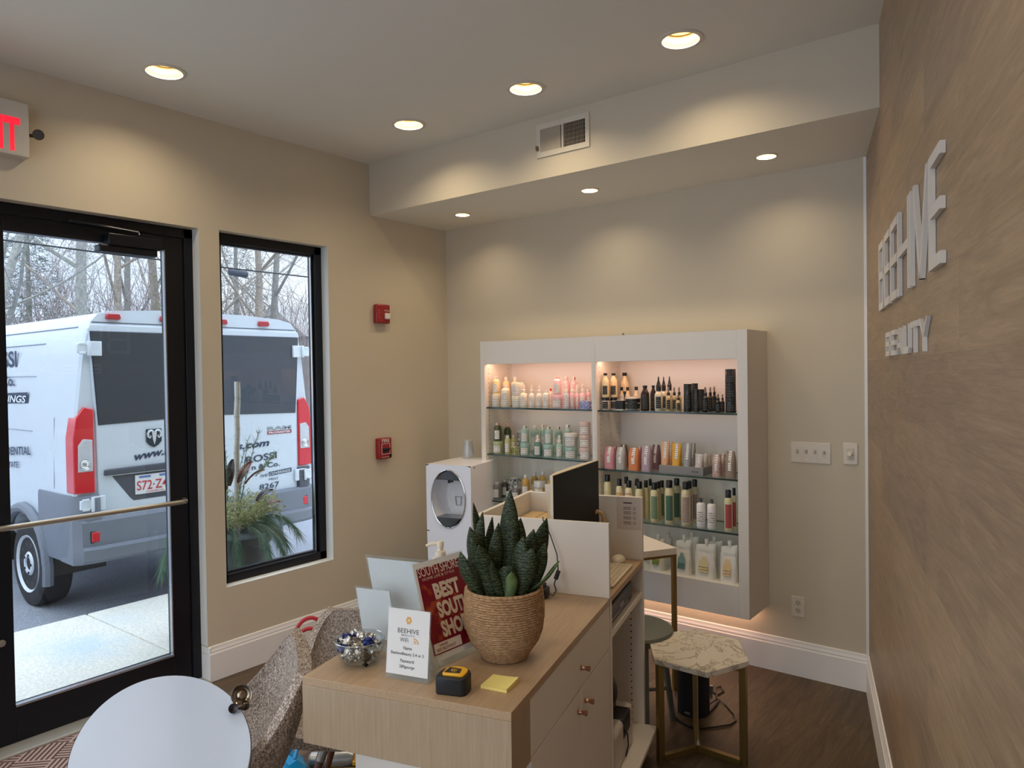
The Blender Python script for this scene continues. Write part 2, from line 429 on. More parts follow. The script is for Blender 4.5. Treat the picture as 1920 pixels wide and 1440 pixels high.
bb = MB(); bb.box(-.085, .0165, -1.9875, -1.9715, 0, .15); bb.box(-.085, .0125, -1.9875, -1.974, .15, .19)
struct(obj('baseboard_return', bb, M_TRIM, bevel=.003), 'white baseboard end wrapping into the door reveal')

# ------------------------------------------------------------------ windows
def window(num, a0, a1, z0, z1, label, cord=False):
    fx0, fx1 = -.145, -.068
    fr = MB(); w = .052
    fr.box(fx0, fx1, a0, a0+w, z0, z1); fr.box(fx0, fx1, a1-w, a1, z0, z1)
    fr.box(fx0, fx1, a0, a1, z1-w, z1); fr.box(fx0, fx1, a0, a1, z0, z0+w)
    root = struct(obj('window_%d' % num, fr, M_BLACK, bevel=.002), label)
    st = MB(); s2 = .012
    for (p, q, r, t) in ((a0+w, a0+w+s2, z0+w, z1-w), (a1-w-s2, a1-w, z0+w, z1-w)): st.box(-.125, -.098, p, q, r, t)
    st.box(-.125, -.098, a0+w, a1-w, z1-w-s2, z1-w); st.box(-.125, -.098, a0+w, a1-w, z0+w, z0+w+s2)
    obj('glazing_bead', st, mat('dark_grey_bead', (44, 50, 58), .35, var=.05), root)
    gp = MB(); gp.box(-.113, -.107, a0+w, a1-w, z0+w, z1-w)
    obj('pane', gp, M_DIM if num == 1 else M_PANE, root, smooth=0)
    tr = MB(); tr.box(-.1, -.088, a1-w-.020, a1-w-.016, z0+w, z1-w)
    obj('spacer_strip', tr, M_CHROME, root, smooth=0)
    return root
window(1, -1.869, -1.114, .498, 2.524, 'tall dark framed window beside the glass door')
window(2, -5.4, -3.4, .498, 2.524, 'storefront window left of the door, outside the picture')

b = MB()  # unseen glazed rear front, added to bring in frontal daylight
for x_ in (.25, 1.6, 2.95, 4.30): b.box(x_, x_+.05, YB-.22, YB-.15, .08, 2.95)
b.box(.25, 4.35, YB-.22, YB-.15, .08, .14); b.box(.25, 4.35, YB-.22, YB-.15, 2.89, 2.95)
w3 = struct(obj('window_3', b, M_BLACK, smooth=0), 'unseen wide glazed front behind the photographer, added to bring in daylight')
b = MB(); b.box(.28, 4.32, YB-.19, YB-.184, .11, 2.92); obj('pane', b, M_PANE, w3, smooth=0)

# ------------------------------------------------------------------ door
fr = MB(); y0, y1, zt = -3.12, -1.987, 2.513
fr.box(-.15, -.068, y0, y0+.05, 0, zt); fr.box(-.15, -.068, y1-.05, y1, 0, zt); fr.box(-.15, -.068, y0, y1, zt-.05, zt)
door = struct(obj('door_1', fr, M_BLACK, bevel=.002), 'dark framed glass entrance door with a push bar')
lf = MB(); a0, a1 = y0+.052, y1-.052
lf.box(-.13, -.078, a0, -2.89, .012, zt-.052); lf.box(-.13, -.078, -2.14, a1, .012, zt-.052)
lf.box(-.13, -.078, -2.89, -2.14, 2.385, zt-.052); lf.box(-.13, -.078, -2.89, -2.14, .012, .182)
leaf = obj('door_leaf', lf, M_BLACK, door, bevel=.002)
gp = MB(); gp.box(-.108, -.100, -2.892, -2.138, .18, 2.388)
obj('glass_pane', gp, M_DIM, door, smooth=0)
bd = MB()
bd.box(-.1, -.074, -2.89, -2.14, .176, .186); bd.box(-.1, -.076, -2.146, -2.14, .18, 2.385)
obj('glazing_bead', bd, mat('polished_bead', (170, 174, 180), .25, metal=.8), door, smooth=0)
pb = MB()
pb.tube([(-.078, -2.985, 1.024), (-.03, -2.965, 1.024), (-.02, -2.90, 1.024), (-.02, -2.12, 1.02), (-.025, -2.085, 1.02), (-.05, -2.07, 1.02), (-.078, -2.065, 1.02)], .0135, 12)
bar = obj('push_bar', pb, M_STEEL, door)
sc_ = MB(); sc_.T = Matrix.Translation((-.0065, -2.09, 1.021)) @ Matrix.Rotation(pi/2, 4, 'Y'); sc_.lathe([(.0035, 0), (.0035, .002)], 10)
obj('bar_screw', sc_, M_DARK, bar)
cl = MB(); cl.box(-.078, -.012, -2.50, -2.21, 2.332, 2.368); cl.box(-.078, -.004, -2.46, -2.195, 2.366, 2.428)
c1 = obj('door_closer', cl, M_BLACK, door, bevel=.006)
ar = MB(); ar.tube([(-.02, -2.30, 2.432), (-.03, -2.30, 2.452), (-.05, -2.55, 2.468), (-.06, -2.62, 2.47)], .007, 8)
obj('closer_arm', ar, mat('dark_arm_metal', (52, 54, 60), .35, metal=.5), c1)
lk = MB(); lk.T = Matrix.Translation((-.078, -2.941, .49)) @ Matrix.Rotation(pi/2, 4, 'Y'); lk.lathe([(.016, 0), (.016, .006), (.009, .008), (.009, .012)], 16)
obj('lock_cylinder', lk, M_STEEL, door)
th = MB(); th.box(-.2, .03, y0, y1, -.01, .010); th.box(.03, .045, y0, y1, 0, .005)
struct(obj('trim_4', th, mat('threshold_metal', (186, 184, 176), .4, metal=.3), bevel=.003), 'pale metal threshold strip under the door')

# ------------------------------------------------------------------ doormat
def herring():
    m = bpy.data.materials.new('herringbone_mat'); m.use_nodes = True; n = m.node_tree; L = n.links
    b = n.nodes['Principled BSDF']; b.inputs['Roughness'].default_value = .95
    tcn = n.nodes.new('ShaderNodeTexCoord'); sp = n.nodes.new('ShaderNodeSeparateXYZ'); L.new(tcn.outputs['Object'], sp.inputs[0])
    def math_(op, a, c=None, v=None):
        q = n.nodes.new('ShaderNodeMath'); q.operation = op
        if isinstance(a, float): q.inputs[0].default_value = a
        else: L.new(a, q.inputs[0])
        if c is not None:
            if isinstance(c, float): q.inputs[1].default_value = c
            else: L.new(c, q.inputs[1])
        return q.outputs[0]
    S = .155
    u = math_('DIVIDE', math_('ADD', sp.outputs[0], sp.outputs[1]), S*1.4142); v = math_('DIVIDE', math_('SUBTRACT', sp.outputs[0], sp.outputs[1]), S*1.4142)
    par = math_('MODULO', math_('ABSOLUTE', math_('ADD', math_('FLOOR', u), math_('FLOOR', v))), 2.0)
    su = math_('SINE', math_('MULTIPLY', u, 44.0)); sv = math_('SINE', math_('MULTIPLY', v, 44.0))
    mx = n.nodes.new('ShaderNodeMix'); L.new(par, mx.inputs[0]); L.new(su, mx.inputs[2]); L.new(sv, mx.inputs[3])
    cr = n.nodes.new('ShaderNodeValToRGB'); cr.color_ramp.elements[0].position = .30; cr.color_ramp.elements[1].position = .46
    cr.color_ramp.elements[0].color = lin((74, 54, 50)); cr.color_ramp.elements[1].color = lin((176, 148, 136))
    r = n.nodes.new('ShaderNodeMapRange'); r.inputs['From Min'].default_value = -1; L.new(mx.outputs[0], r.inputs['Value']); L.new(r.outputs[0], cr.inputs['Fac'])
    L.new(cr.outputs['Color'], b.inputs['Base Color'])
    bp = n.nodes.new('ShaderNodeBump'); bp.inputs['Distance'].default_value = .004; L.new(cr.outputs['Color'], bp.inputs['Height']); L.new(bp.outputs[0], b.inputs['Normal'])
    return m
b = MB(); b.box(.055, .95, -3.6, -2.06, 0.0005, .009)
dm = thing('doormat', 'tan rubber doormat with a herringbone rib pattern inside the door', 'doormat')
obj('ribbed_field', b, herring(), dm, bevel=.002)
b = MB(); b.box(.046, .055, -3.61, -2.05, 0.0005, .011); b.box(.95, .965, -3.61, -2.05, 0.0005, .011); b.box(.046, .965, -2.06, -2.045, 0.0005, .011); b.box(.046, .965, -3.62, -3.6, 0.0005, .011)
obj('rubber_border', b, mat('mat_border', (120, 98, 90), .9), dm, bevel=.002)

# ------------------------------------------------------------------ recessed lights
def downlight(x, y, z, r, label, group, warm, dep=.047):
    t = thing('recessed_light', label, 'ceiling light', (x, y, z), 0, group)
    rg = MB(); rg.lathe([(r*1.25, 0), (r*1.25, -.004), (r*1.02, -.006), (r, -.001)], 32, cap=False)
    obj('trim_ring', rg, mat('light_trim', (214, 206, 196), .5), t)
    cn = MB(); cn.lathe([(r, -.001), (r*.97, .004), (r*.86, dep)], 40, cap=False)
    obj('reflector', cn, warm[1], t)
    dk = MB(); dk.lathe([(r*.88, dep+.001), (0, dep+.003)], 40, cap=False)
    obj('lens', dk, warm[0], t)
LENS = mat('lamp_lens', (255, 240, 170), .5, emit=1.3)
LENSR = mat('lamp_reflector', (128, 104, 56), .5)
names = ['recessed light near the left wall above the glass door', 'left one of the three recessed lights in front of the soffit',
         'middle one of the three recessed lights in front of the soffit', 'right one of the three recessed lights in front of the soffit']
for i, (x, y) in enumerate(CEIL_LIGHTS):
    downlight(x, y, H, .078, names[i] if i < 4 else 'unseen recessed ceiling light around the photographer, added as fill', 'recessed lights in the main ceiling', (LENS, LENSR))
for (x, y), w in zip(SOF_LIGHTS, ('leftmost', 'middle', 'rightmost')):
    downlight(x, y, HS, .046, '%s small recessed light in the soffit over the shelves' % w, 'small soffit lights', (LENS, LENSR), .029)

# ------------------------------------------------------------------ vent
vt = thing('air_vent', 'white louvred air vent on the soffit face', 'vent', (1.587, -SD, 2.991))
vx, vz = .174, .093
b = MB(); fn = lambda a, c, h: (a, -h, c)
b.ring([(-vx, -vz), (vx, -vz), (vx, vz), (-vx, vz)], [(-vx+.027, -vz+.03), (vx-.027, -vz+.03), (vx-.027, vz-.03), (-vx+.027, vz-.03)], fn, 0, .008)
b.box(-.005, .008, -.009, 0, -vz+.02, vz-.02)
obj('vent_frame', b, M_WALL if False else mat('vent_enamel', (214, 206, 190), .45), vt, bevel=.0015)
b = MB(); b.box(-vx+.02, vx-.02, -.0015, -.0005, -vz+.02, vz-.02)
obj('vent_backing', b, mat('vent_shadow', (12, 12, 12), .9), vt, smooth=0)
b = MB()
for i in range(17):
    x = -vx+.03+i*.0078; b.add([(x, -.0075, -vz+.03), (x+.006, -.003, -vz+.03), (x+.006, -.003, vz-.03), (x, -.0075, vz-.03)], [(0, 1, 2, 3)])
for i in range(17):
    x = .012+i*.0078; b.box(x, x+.0012, -.0075, -.003, -vz+.03, vz-.03)
for i in range(5):
    z = -vz+.045+i*.0235; b.box(.008, vx-.028, -.003, -.002, z, z+.002)
sl = obj('vent_louvres', b, mat('louvre_enamel', (186, 176, 160), .5), vt, smooth=0)
b = MB(); b.box(-vx+.008, -vx+.016, -.03, -.006, -.055, -.03); obj('damper_lever', b, mat('lever_metal', (110, 100, 86), .5), vt, bevel=.001)

# ------------------------------------------------------------------ fire devices
fa = thing('alarm_strobe', 'red wall alarm with a clear strobe, above the red pull station', 'fire alarm', (0, -.682, 2.111))
M_RED = mat('alarm_red', (150, 22, 30), .35, var=.05, coat=.3)
b = MB(); b.box(.001, .045, -.062, .062, -.066, .066); obj('housing', b, M_RED, fa, bevel=.012, bseg=3)
b = MB(); b.box(.044, .060, .004, .052, -.036, .006); obj('strobe_lens', b, mat('strobe_clear', (226, 222, 216), .15, coat=.5), fa, bevel=.006)
b = MB()
for i in range(4): b.box(.0448, .0462, -.05, -.042, -.030+i*.016, -.024+i*.016)
obj('sounder_slots', b, mat('alarm_slots', (196, 120, 116), .6), fa, smooth=0)
text('fire_lettering', 'FIRE', mat('print_white', (226, 220, 214), .6), fa, (.0452, .006, .018), (0, 1, 0), (0, 0, 1), .010, .044, .0006)
fp = thing('pull_station', 'red fire pull station with white FIRE lettering, below the strobe', 'fire alarm', (0, -.684, 1.183))
b = MB(); b.box(.001, .04, -.058, .058, -.072, .072); obj('housing', b, M_RED, fp, bevel=.006)
b = MB(); b.ring([(-.036, -.04), (.04, -.04), (.04, .034), (-.036, .034)], [(-.033, -.037), (.037, -.037), (.037, .031), (-.033, .031)], lambda a, c, h: (h, a, c), .04, .0412)
b.box(.04, .0412, -.036, .040, -.06, -.0575)
obj('white_outline', b, mat('print_white', (226, 220, 214), .6), fp, smooth=0)
b = MB(); b.box(.04, .052, -.028, .032, -.012, .004); b.box(.04, .047, -.022, .028, -.026, -.014); obj('pull_handle', b, mat('handle_grey', (40, 34, 36), .4), fp, bevel=.002)
text('fire_lettering', 'FIRE', mat('print_white', (226, 220, 214), .6), fp, (.0405, -.034, .042), (0, 1, 0), (0, 0, 1), .024, .07, .0006, bold=.02)
b = MB(); b.T = Matrix.Translation((.04, .042, -.052)) @ Matrix.Rotation(pi/2, 4, 'Y'); b.lathe([(.011, 0), (.011, .004)], 14); obj('key_lock', b, M_DARK, fp)

# ------------------------------------------------------------------ exit sign
ex = thing('exit_sign', 'lit exit sign with red letters above the glass door', 'exit sign', (0, -2.99, 2.835))
b = MB(); b.box(.001, .058, -.17, .17, -.13, .115); obj('sign_housing', b, mat('sign_plastic', (206, 198, 186), .5), ex, bevel=.004)
text('exit_lettering', 'EXIT', mat('exit_red', (255, 30, 56), .5, emit=.9), ex, (.0585, -.075, -.111), (0, 1, 0), (0, 0, 1), .150, .208, .0006, bold=.035)
b = MB(); b.tube([(.03, .17, -.02), (.035, .19, -.02), (.06, .205, -.018)], .008, 10)
hd = obj('lamp_arm', b, mat('lamp_arm_grey', (80, 74, 68), .5), ex)
b = MB(); b.T = Matrix.Translation((.058, .206, -.016)) @ Vector((0, 0, 1)).rotation_difference(Vector((.907, -.322, -.27))).to_matrix().to_4x4() @ Matrix.Scale(.8, 4)
b.lathe([(.012, -.02), (.028, -.004), (.03, .018), (.027, .022), (.024, .018)], 20); b.lathe([(.024, .018), (.012, .014), (0, .013)], 20, m=1, cap=False)
obj('emergency_lamp', b, [mat('lamp_head', (74, 68, 62), .5), mat('lamp_glass', (150, 144, 136), .2)], ex)

# ------------------------------------------------------------------ switches and outlet on the back wall
M_PLATE = mat('plate_plastic', (224, 216, 202), .35, coat=.2)
sw = thing('switch_panel', 'wide four gang light switch plate on the back wall', 'light switch', (2.672, 0, 1.236))
b = MB(); b.box(-.104, .104, -.006, 0, -.057, .057); pl = obj('plate', b, M_PLATE, sw, bevel=.003)
for i in range(4):
    x = -.069+i*.046
    b = MB(); b.box(x-.006, x+.006, -.016, -.005, -.004, .016); obj('toggle', b, mat('toggle_shade', (190, 180, 166), .4), sw, bevel=.002)
b = MB()
for i in range(4):
    x = -.069+i*.046; b.box(x-.008, x+.008, -.0075, -.0055, -.040, -.034)
obj('indicator_slot', b, mat('indicator_white', (240, 236, 228), .2), sw, smooth=0)
dm_ = thing('dimmer_switch', 'single round knob dimmer switch beside the plank wall', 'light switch', (2.874, 0, 1.242))
b = MB(); b.box(-.036, .036, -.006, 0, -.057, .057); obj('plate', b, M_PLATE, dm_, bevel=.003)
b = MB(); b.box(-.018, .018, -.009, -.005, -.032, .030); obj('insert', b, mat('insert_plastic', (206, 196, 178), .4), dm_, bevel=.001)
b = MB(); b.T = Matrix.Translation((0, -.008, 0)) @ Matrix.Rotation(pi/2, 4, 'X'); b.lathe([(.013, 0), (.012, .016), (.010, .018)], 20); obj('knob', b, mat('knob_plastic', (236, 230, 218), .3), dm_)
ou = thing('power_outlet', 'white double power outlet low on the back wall', 'power outlet', (2.600, 0, .383))
b = MB(); b.box(-.036, .036, -.006, 0, -.057, .057); obj('plate', b, M_PLATE, ou, bevel=.003)
for s_ in (-1, 1):
    b = MB(); b.T = Matrix.Translation((0, -.006, s_*.021)) @ Matrix.Rotation(pi/2, 4, 'X'); b.lathe([(.016, 0), (.016, .002)], 20); r_ = obj('socket_face', b, mat('socket_face', (208, 198, 182), .4), ou)
    b = MB(); b.box(-.008, -.006, -.0092, -.0078, s_*.021-.002, s_*.021+.007); b.box(.006, .008, -.0092, -.0078, s_*.021-.002, s_*.021+.006); b.box(-.002, .002, -.0092, -.0078, s_*.021-.010, s_*.021-.006)
    obj('slots', b, M_DARK, r_, smooth=0)

# ------------------------------------------------------------------ wall lettering
M_LETTER = mat('white_letter', (220, 214, 206), .5, var=.01)
LT = {'B': lambda w, h, s: [[(0, 0), (s, 0), (s, h), (0, h)], [(s, 0), (w-s*.8, 0), (w, s), (w, h*.42), (w-s*.7, h*.52), (w-s, h*.44), (w-s, s*1.1), (w-s*1.2, s), (s, s)],
                            [(s, h-s), (w-s*1.2, h-s), (w-s, h-s*1.1), (w-s, h*.6), (w-s*.7, h*.48), (w, h*.58), (w, h-s), (w-s*.8, h), (s, h)], [(s, h*.5-s/2), (w-s, h*.5-s/2), (w-s, h*.5+s/2), (s, h*.5+s/2)]]}
def letter(ch, w, h, s):
    if ch == 'E': return [[(0, 0), (s, 0), (s, h), (0, h)], [(s, 0), (w, 0), (w, s), (s, s)], [(s, h-s), (w, h-s), (w, h), (s, h)], [(s, h/2-s/2), (w*.98, h/2-s/2), (w*.98, h/2+s/2), (s, h/2+s/2)]]
    if ch == 'H': return [[(0, 0), (s, 0), (s, h), (0, h)], [(w-s, 0), (w, 0), (w, h), (w-s, h)], [(s, h/2-s/2), (w-s, h/2-s/2), (w-s, h/2+s/2), (s, h/2+s/2)]]
    if ch == 'I': return [[(0, 0), (s, 0), (s, h), (0, h)]]
    if ch == 'V': return [[(w/2-s*.55, 0), (w/2+s*.55, 0), (s, h), (0, h)], [(w/2-s*.55, 0), (w/2+s*.55, 0), (w, h), (w-s, h)]]
    if ch == 'A': return [[(0, 0), (s, 0), (w/2+s*.5, h), (w/2-s*.5, h)], [(w-s, 0), (w, 0), (w/2+s*.5, h), (w/2-s*.5, h)], [(w*.2, h*.25), (w*.8, h*.25), (w*.75, h*.25+s), (w*.25, h*.25+s)]]
    if ch == 'U': return [[(0, s), (s, s*1.2), (s, h), (0, h)], [(w-s, s*1.2), (w, s), (w, h), (w-s, h)], [(0, s), (s, 0), (w-s, 0), (w, s), (w-s, s*1.2), (s, s*1.2)]]
    if ch == 'T': return [[(w/2-s/2, 0), (w/2+s/2, 0), (w/2+s/2, h), (w/2-s/2, h)], [(0, h-s), (w, h-s), (w, h), (0, h)]]
    if ch == 'Y': return [[(w/2-s/2, 0), (w/2+s/2, 0), (w/2+s/2, h*.5), (w/2-s/2, h*.5)], [(w/2-s/2, h*.42), (w/2+s/2, h*.5), (s, h), (0, h)], [(w/2-s/2, h*.5), (w/2+s/2, h*.42), (w, h), (w-s, h)]]
    return LT['B'](w, h, s)
def sign_word(name, label, seq, z0, h, s, d):
    root = thing(name, label, 'wall sign', rw(seq[0][1], z0, 0), 0)
    base = Vector(root.location)
    for ch, t0, t1 in seq:
        bb = MB()
        for poly in letter(ch, t1-t0, h, s):
            bb.prism(poly, lambda a, c, k: Vector(rw(t0+a, z0+c, k))-base, .001, d)
        obj('letter_'+ch.lower(), bb, M_LETTER, root, smooth=0)
sign_word('wall_sign', 'large raised white BEEHIVE letters on the plank wall', [('B', .85, 1.045), ('E', 1.082, 1.262), ('E', 1.302, 1.50), ('H', 1.53, 1.812), ('I', 1.835, 1.885), ('V', 1.905, 2.175), ('E', 2.192, 2.36)], 1.926, .268, .028, .013)
sign_word('wall_sign', 'small raised white BEAUTY letters below the large word', [('B', 1.10, 1.245), ('E', 1.29, 1.42), ('A', 1.46, 1.61), ('U', 1.645, 1.79), ('T', 1.83, 1.974), ('Y', 2.0, 2.15)], 1.738, .087, .017, .011)

# ================================================================== OUTSIDE
GZ = -.18
M_ASPH = mat('asphalt', (160, 164, 172), .9, vscale=90, bump=.6, bscale=160, col2=(124, 128, 138))
M_CONC = mat('sidewalk_concrete', (226, 224, 212), .9, vscale=60, bump=.4, bscale=140, col2=(206, 205, 194))
def concrete():
    m = mat('sidewalk_concrete', (0, 0, 0)); n = m.node_tree; L = n.links
    b = n.nodes['Principled BSDF']; src = b.inputs['Base Color'].links[0].from_socket
    tcn = n.nodes.new('ShaderNodeTexCoord')
    prev = src
    for (cx, cy, rx, ry, col) in ((-1.25, -2.15, .42, .30, (150, 190, 214)), (-.95, -1.35, .30, .28, (176, 206, 180)), (-1.6, -1.75, .25, .2, (196, 206, 214))):
        mp = n.nodes.new('ShaderNodeMapping'); mp.inputs['Location'].default_value = (-cx/rx, -cy/ry, 0); mp.inputs['Scale'].default_value = (1/rx, 1/ry, 0)
        L.new(tcn.outputs['Object'], mp.inputs[0])
        nz2 = n.nodes.new('ShaderNodeTexNoise'); nz2.inputs['Scale'].default_value = 9; L.new(tcn.outputs['Object'], nz2.inputs[0])
        ln = n.nodes.new('ShaderNodeVectorMath'); ln.operation = 'LENGTH'; L.new(mp.outputs[0], ln.inputs[0])
        ad = n.nodes.new('ShaderNodeMath'); ad.operation = 'ADD'; L.new(ln.outputs['Value'], ad.inputs[0]); L.new(nz2.outputs['Fac'], ad.inputs[1])
        r = n.nodes.new('ShaderNodeMapRange'); r.inputs['From Min'].default_value = .6; r.inputs['From Max'].default_value = 1.5; r.inputs['To Min'].default_value = .42; r.inputs['To Max'].default_value = 0
        L.new(ad.outputs[0], r.inputs['Value'])
        mx = n.nodes.new('ShaderNodeMix'); mx.data_type = 'RGBA'; L.new(r.outputs[0], mx.inputs[0]); L.new(prev, mx.inputs[6]); mx.inputs[7].default_value = lin(col); prev = mx.outputs[2]
    L.new(prev, b.inputs['Base Color'])
concrete()
b = MB(); b.box(-40, -1.93, -40, 40, GZ-.1, GZ); b.box(-1.93, 40, -40, YB-.3, GZ-.1, GZ)
struct(obj('parking_lot', b, M_ASPH, smooth=0), 'grey asphalt parking lot outside')
b = MB()
ys = [-40, -12, -9.5, -7.0, -4.4, -1.845, .7, 3.2, 5.8, 8.4, 40]
for i in range(len(ys)-1): b.box(-1.93, -.2, ys[i]+.006, ys[i+1]-.006, GZ-.05, -.03)
b.box(-1.92, -.2, -40, 40, GZ-.05, -.042)
struct(obj('sidewalk', b, M_CONC, smooth=0, bevel=.008), 'pale concrete sidewalk with faded chalk marks')

# ------------------------------------------------------------------ van
van = thing('delivery_van', 'white work van parked outside with its rear doors facing the window', 'van', (-2.05, -.81, GZ))
VB = Vector((-2.05, -.81, GZ))
M_VAN = mat('van_white_paint', (204, 214, 224), .22, var=.01, vscale=2, coat=.5)
M_CLAD = mat('van_grey_plastic', (112, 118, 130), .55, var=.04, vscale=12, bump=.1)
M_CLAD2 = mat('van_dark_plastic', (70, 74, 84), .55, var=.04, vscale=12)
M_TIRE = mat('tyre_rubber', (34, 34, 38), .85, var=.1)
M_VGLASS = mat('van_tinted_glass', (40, 50, 62), .06, var=.05, vscale=2, coat=.6)  # base colour lightened to stand for reflections in the panes
M_SEAM = mat('panel_gap', (60, 66, 76), .8)
def vv(x, y, z): return Vector((x, y, z))-VB
prof = [(.92, .30), (1.01, .40), (1.045, .80), (1.045, 1.18), (1.03, 1.45), (.985, 1.85), (.955, 2.02), (.925, 2.12), (.87, 2.185), (.74, 2.215), (.4, 2.235), (0, 2.24)]
def section(x, kw=1.0, top=2.24, kz=1.0):
    pts = [( -w*kw, z) for w, z in prof]+[(w*kw, z) for w, z in reversed(prof[:-1])]
    out = []
    for w, z in pts:
        z2 = .30+(z-.30)*(top-.30)/(2.24-.30)
        out.append((x, -.81+w, z2))
    return out
secs = [section(-2.05, .985), section(-2.075, 1.0), section(-2.6), section(-4.5), section(-6.1), section(-6.5, .995, 2.2), section(-6.95, .97, 1.7), section(-7.2, .96, 1.32), section(-7.6, .93, 1.12), section(-7.72, .88, .95)]
b = MB(); rows = [[vv(*p) for p in s_] for s_ in secs]; b.grid(rows, close=True)
k = len(rows[0]); b.f.append(tuple(range(k))); b.m.append(0); b.f.append(tuple((len(rows)-1)*k+i for i in range(k-1, -1, -1))); b.m.append(0)
body = obj('body', b, M_VAN, van, smooth=30)
# wheel arches cut out of the body
for wx in (-3.05, -6.7):
    c = MB(); c.T = Matrix.Translation(vv(wx, -.81, .17)) @ Matrix.Rotation(pi/2, 4, 'X'); c.lathe([(.44, -1.3), (.44, 1.3)], 36)
    cut = obj('cutter_tmp', c, M_DARK, van, smooth=0)
    mo = body.modifiers.new('arch', 'BOOLEAN'); mo.operation = 'DIFFERENCE'; mo.object = cut; mo.solver = 'EXACT'
    dg = bpy.context.evaluated_depsgraph_get()
    me = bpy.data.meshes.new_from_object(body.evaluated_get(dg)); body.modifiers.clear(); body.data = me
    bpy.data.objects.remove(cut)
body.data.polygons.foreach_set('use_smooth', [True]*len(body.data.polygons)); body.data.set_sharp_from_angle(angle=math.radians(28))
# inner arch shell
b = MB()
for s_ in (-1, 1):
    for wx in (-3.05, -6.7):
        b.T = Matrix.Translation(vv(wx, -.81+s_*.82, .17)) @ Matrix.Rotation(pi/2, 4, 'X'); b.lathe([(.46, -.21), (.46, .21)], 30, cap=False, a0=math.radians(-5), a1=math.radians(185)); b.lathe([(.46, s_*.15), (0.0, s_*.15)], 30, cap=False, a0=math.radians(-5), a1=math.radians(185))
b.T = None
obj('wheel_arch_liner', b, M_DARK, van)
b = MB()
for s_ in (-1, 1):
    for wx in (-3.05, -6.7):
        pts = [vv(wx+.475*math.cos(a), -.81+s_*1.05, .17+.475*math.sin(a)) for a in [math.radians(-12+i*17) for i in range(13)]]
        b.tube(pts, .042, 8)
obj('arch_flare', b, M_CLAD, van)
def wheel(x, y, s_):
    t = MB(); t.T = Matrix.Translation(vv(x, y, .17)) @ Matrix.Rotation(pi/2*s_, 4, 'X')
    t.lathe([(.215, -.11), (.30, -.115), (.345, -.10), (.352, -.06), (.352, .06), (.345, .10), (.30, .115), (.24, .11), (.215, .10)], 44)
    w = obj('wheel', t, M_TIRE, van)
    r = MB(); r.T = t.T
    r.lathe([(.0, .095), (.055, .098), (.06, .112), (.085, .112), (.10, .098), (.15, .100), (.185, .085), (.205, .075), (.218, .105), (.235, .118), (.238, .105)], 36, cap=False)
    obj('steel_rim', r, mat('rim_silver', (206, 212, 220), .4, metal=.1), w)
    h = MB(); h.T = t.T
    for i in range(10):
        a = 2*pi*i/10; h.lathe([(.018, .09), (.018, .1005)], 10, c=(.165*math.cos(a), .165*math.sin(a), 0))
    for i in range(5):
        a = 2*pi*i/5; h.lathe([(.010, .09), (.010, .120), (.007, .122)], 8, c=(.075*math.cos(a), .075*math.sin(a), 0))
    obj('rim_holes', h, mat('rim_hole_dark', (36, 40, 48), .6), w)
wheel(-3.05, -1.73, 1); wheel(-6.7, -1.73, 1); wheel(-3.05, .11, -1); wheel(-6.7, .11, -1)
xr = -2.05
def rear_panel(name, poly, d, m, parent=van, smooth=0, bev=.004, x=xr):
    q = MB(); q.prism(poly, lambda a, c, h: vv(x+h, a, c), -.02, d); return obj(name, q, m, parent, smooth=smooth, bevel=bev)
# rear doors with their glass
for s_, nm in ((-1, 'left'), (1, 'right')):
    m_ = lambda y_: -.81+s_*abs(y_+.81)
    dpoly = [(m_(-.822), .62), (m_(-1.695), .62), (m_(-1.705), 1.36), (m_(-1.745), 2.07), (m_(-1.73), 2.105), (m_(-.822), 2.105)]
    d_ = rear_panel('rear_door', dpoly, .018, M_VAN, bev=.008)
    gpoly = [(m_(-.83), 1.365), (m_(-1.69), 1.34), (m_(-1.715), 1.72), (m_(-1.735), 2.055), (m_(-.83), 2.055)]
    rear_panel('rear_glass', gpoly, .024, M_VGLASS, d_, bev=.006)
b = MB(); b.add([vv(-2.031, -.816, .62), vv(-2.031, -.804, .62), vv(-2.031, -.804, 2.105), vv(-2.031, -.816, 2.105)], [(0, 1, 2, 3)])
obj('door_gap', b, M_SEAM, van, smooth=0)
# number plate recess and handle strip on the left door
rear_panel('handle_strip', [(-1.66, .955), (-1.655, 1.0), (-.86, 1.01), (-.86, .955)], .045, M_CLAD2, bev=.01)
rear_panel('plate_recess', [(-1.60, .945), (-1.47, .765), (-1.44, .735), (-.92, .735), (-.90, .945)], .022, M_CLAD2, bev=.006)
pl = rear_panel('number_plate', [(-1.43, .778), (-1.43, .93), (-1.125, .93), (-1.125, .778)], .030, mat('plate_white', (222, 224, 226), .4), bev=.003)
M_PR = mat('plate_red', (196, 60, 70), .6)
text('plate_number', 'S72\u00b7Z40', M_PR, pl, vv(-2.0185, -1.42, .808), (0, 1, 0), (0, 0, 1), .075, .285, .0008, bold=.01)
text('plate_caption', 'COMMERCIAL', M_PR, pl, vv(-2.0185, -1.35, .785), (0, 1, 0), (0, 0, 1), .014, .15, .0008)
b = MB(); b.T = Matrix.Translation(vv(-2.019, -1.43, .905)); b.box(0, .001, .03, .12, 0, .016); b.box(0, .001, .19, .29, 0, .016); obj('plate_sticker', b, mat('plate_blue', (90, 120, 180), .5), pl, smooth=0)
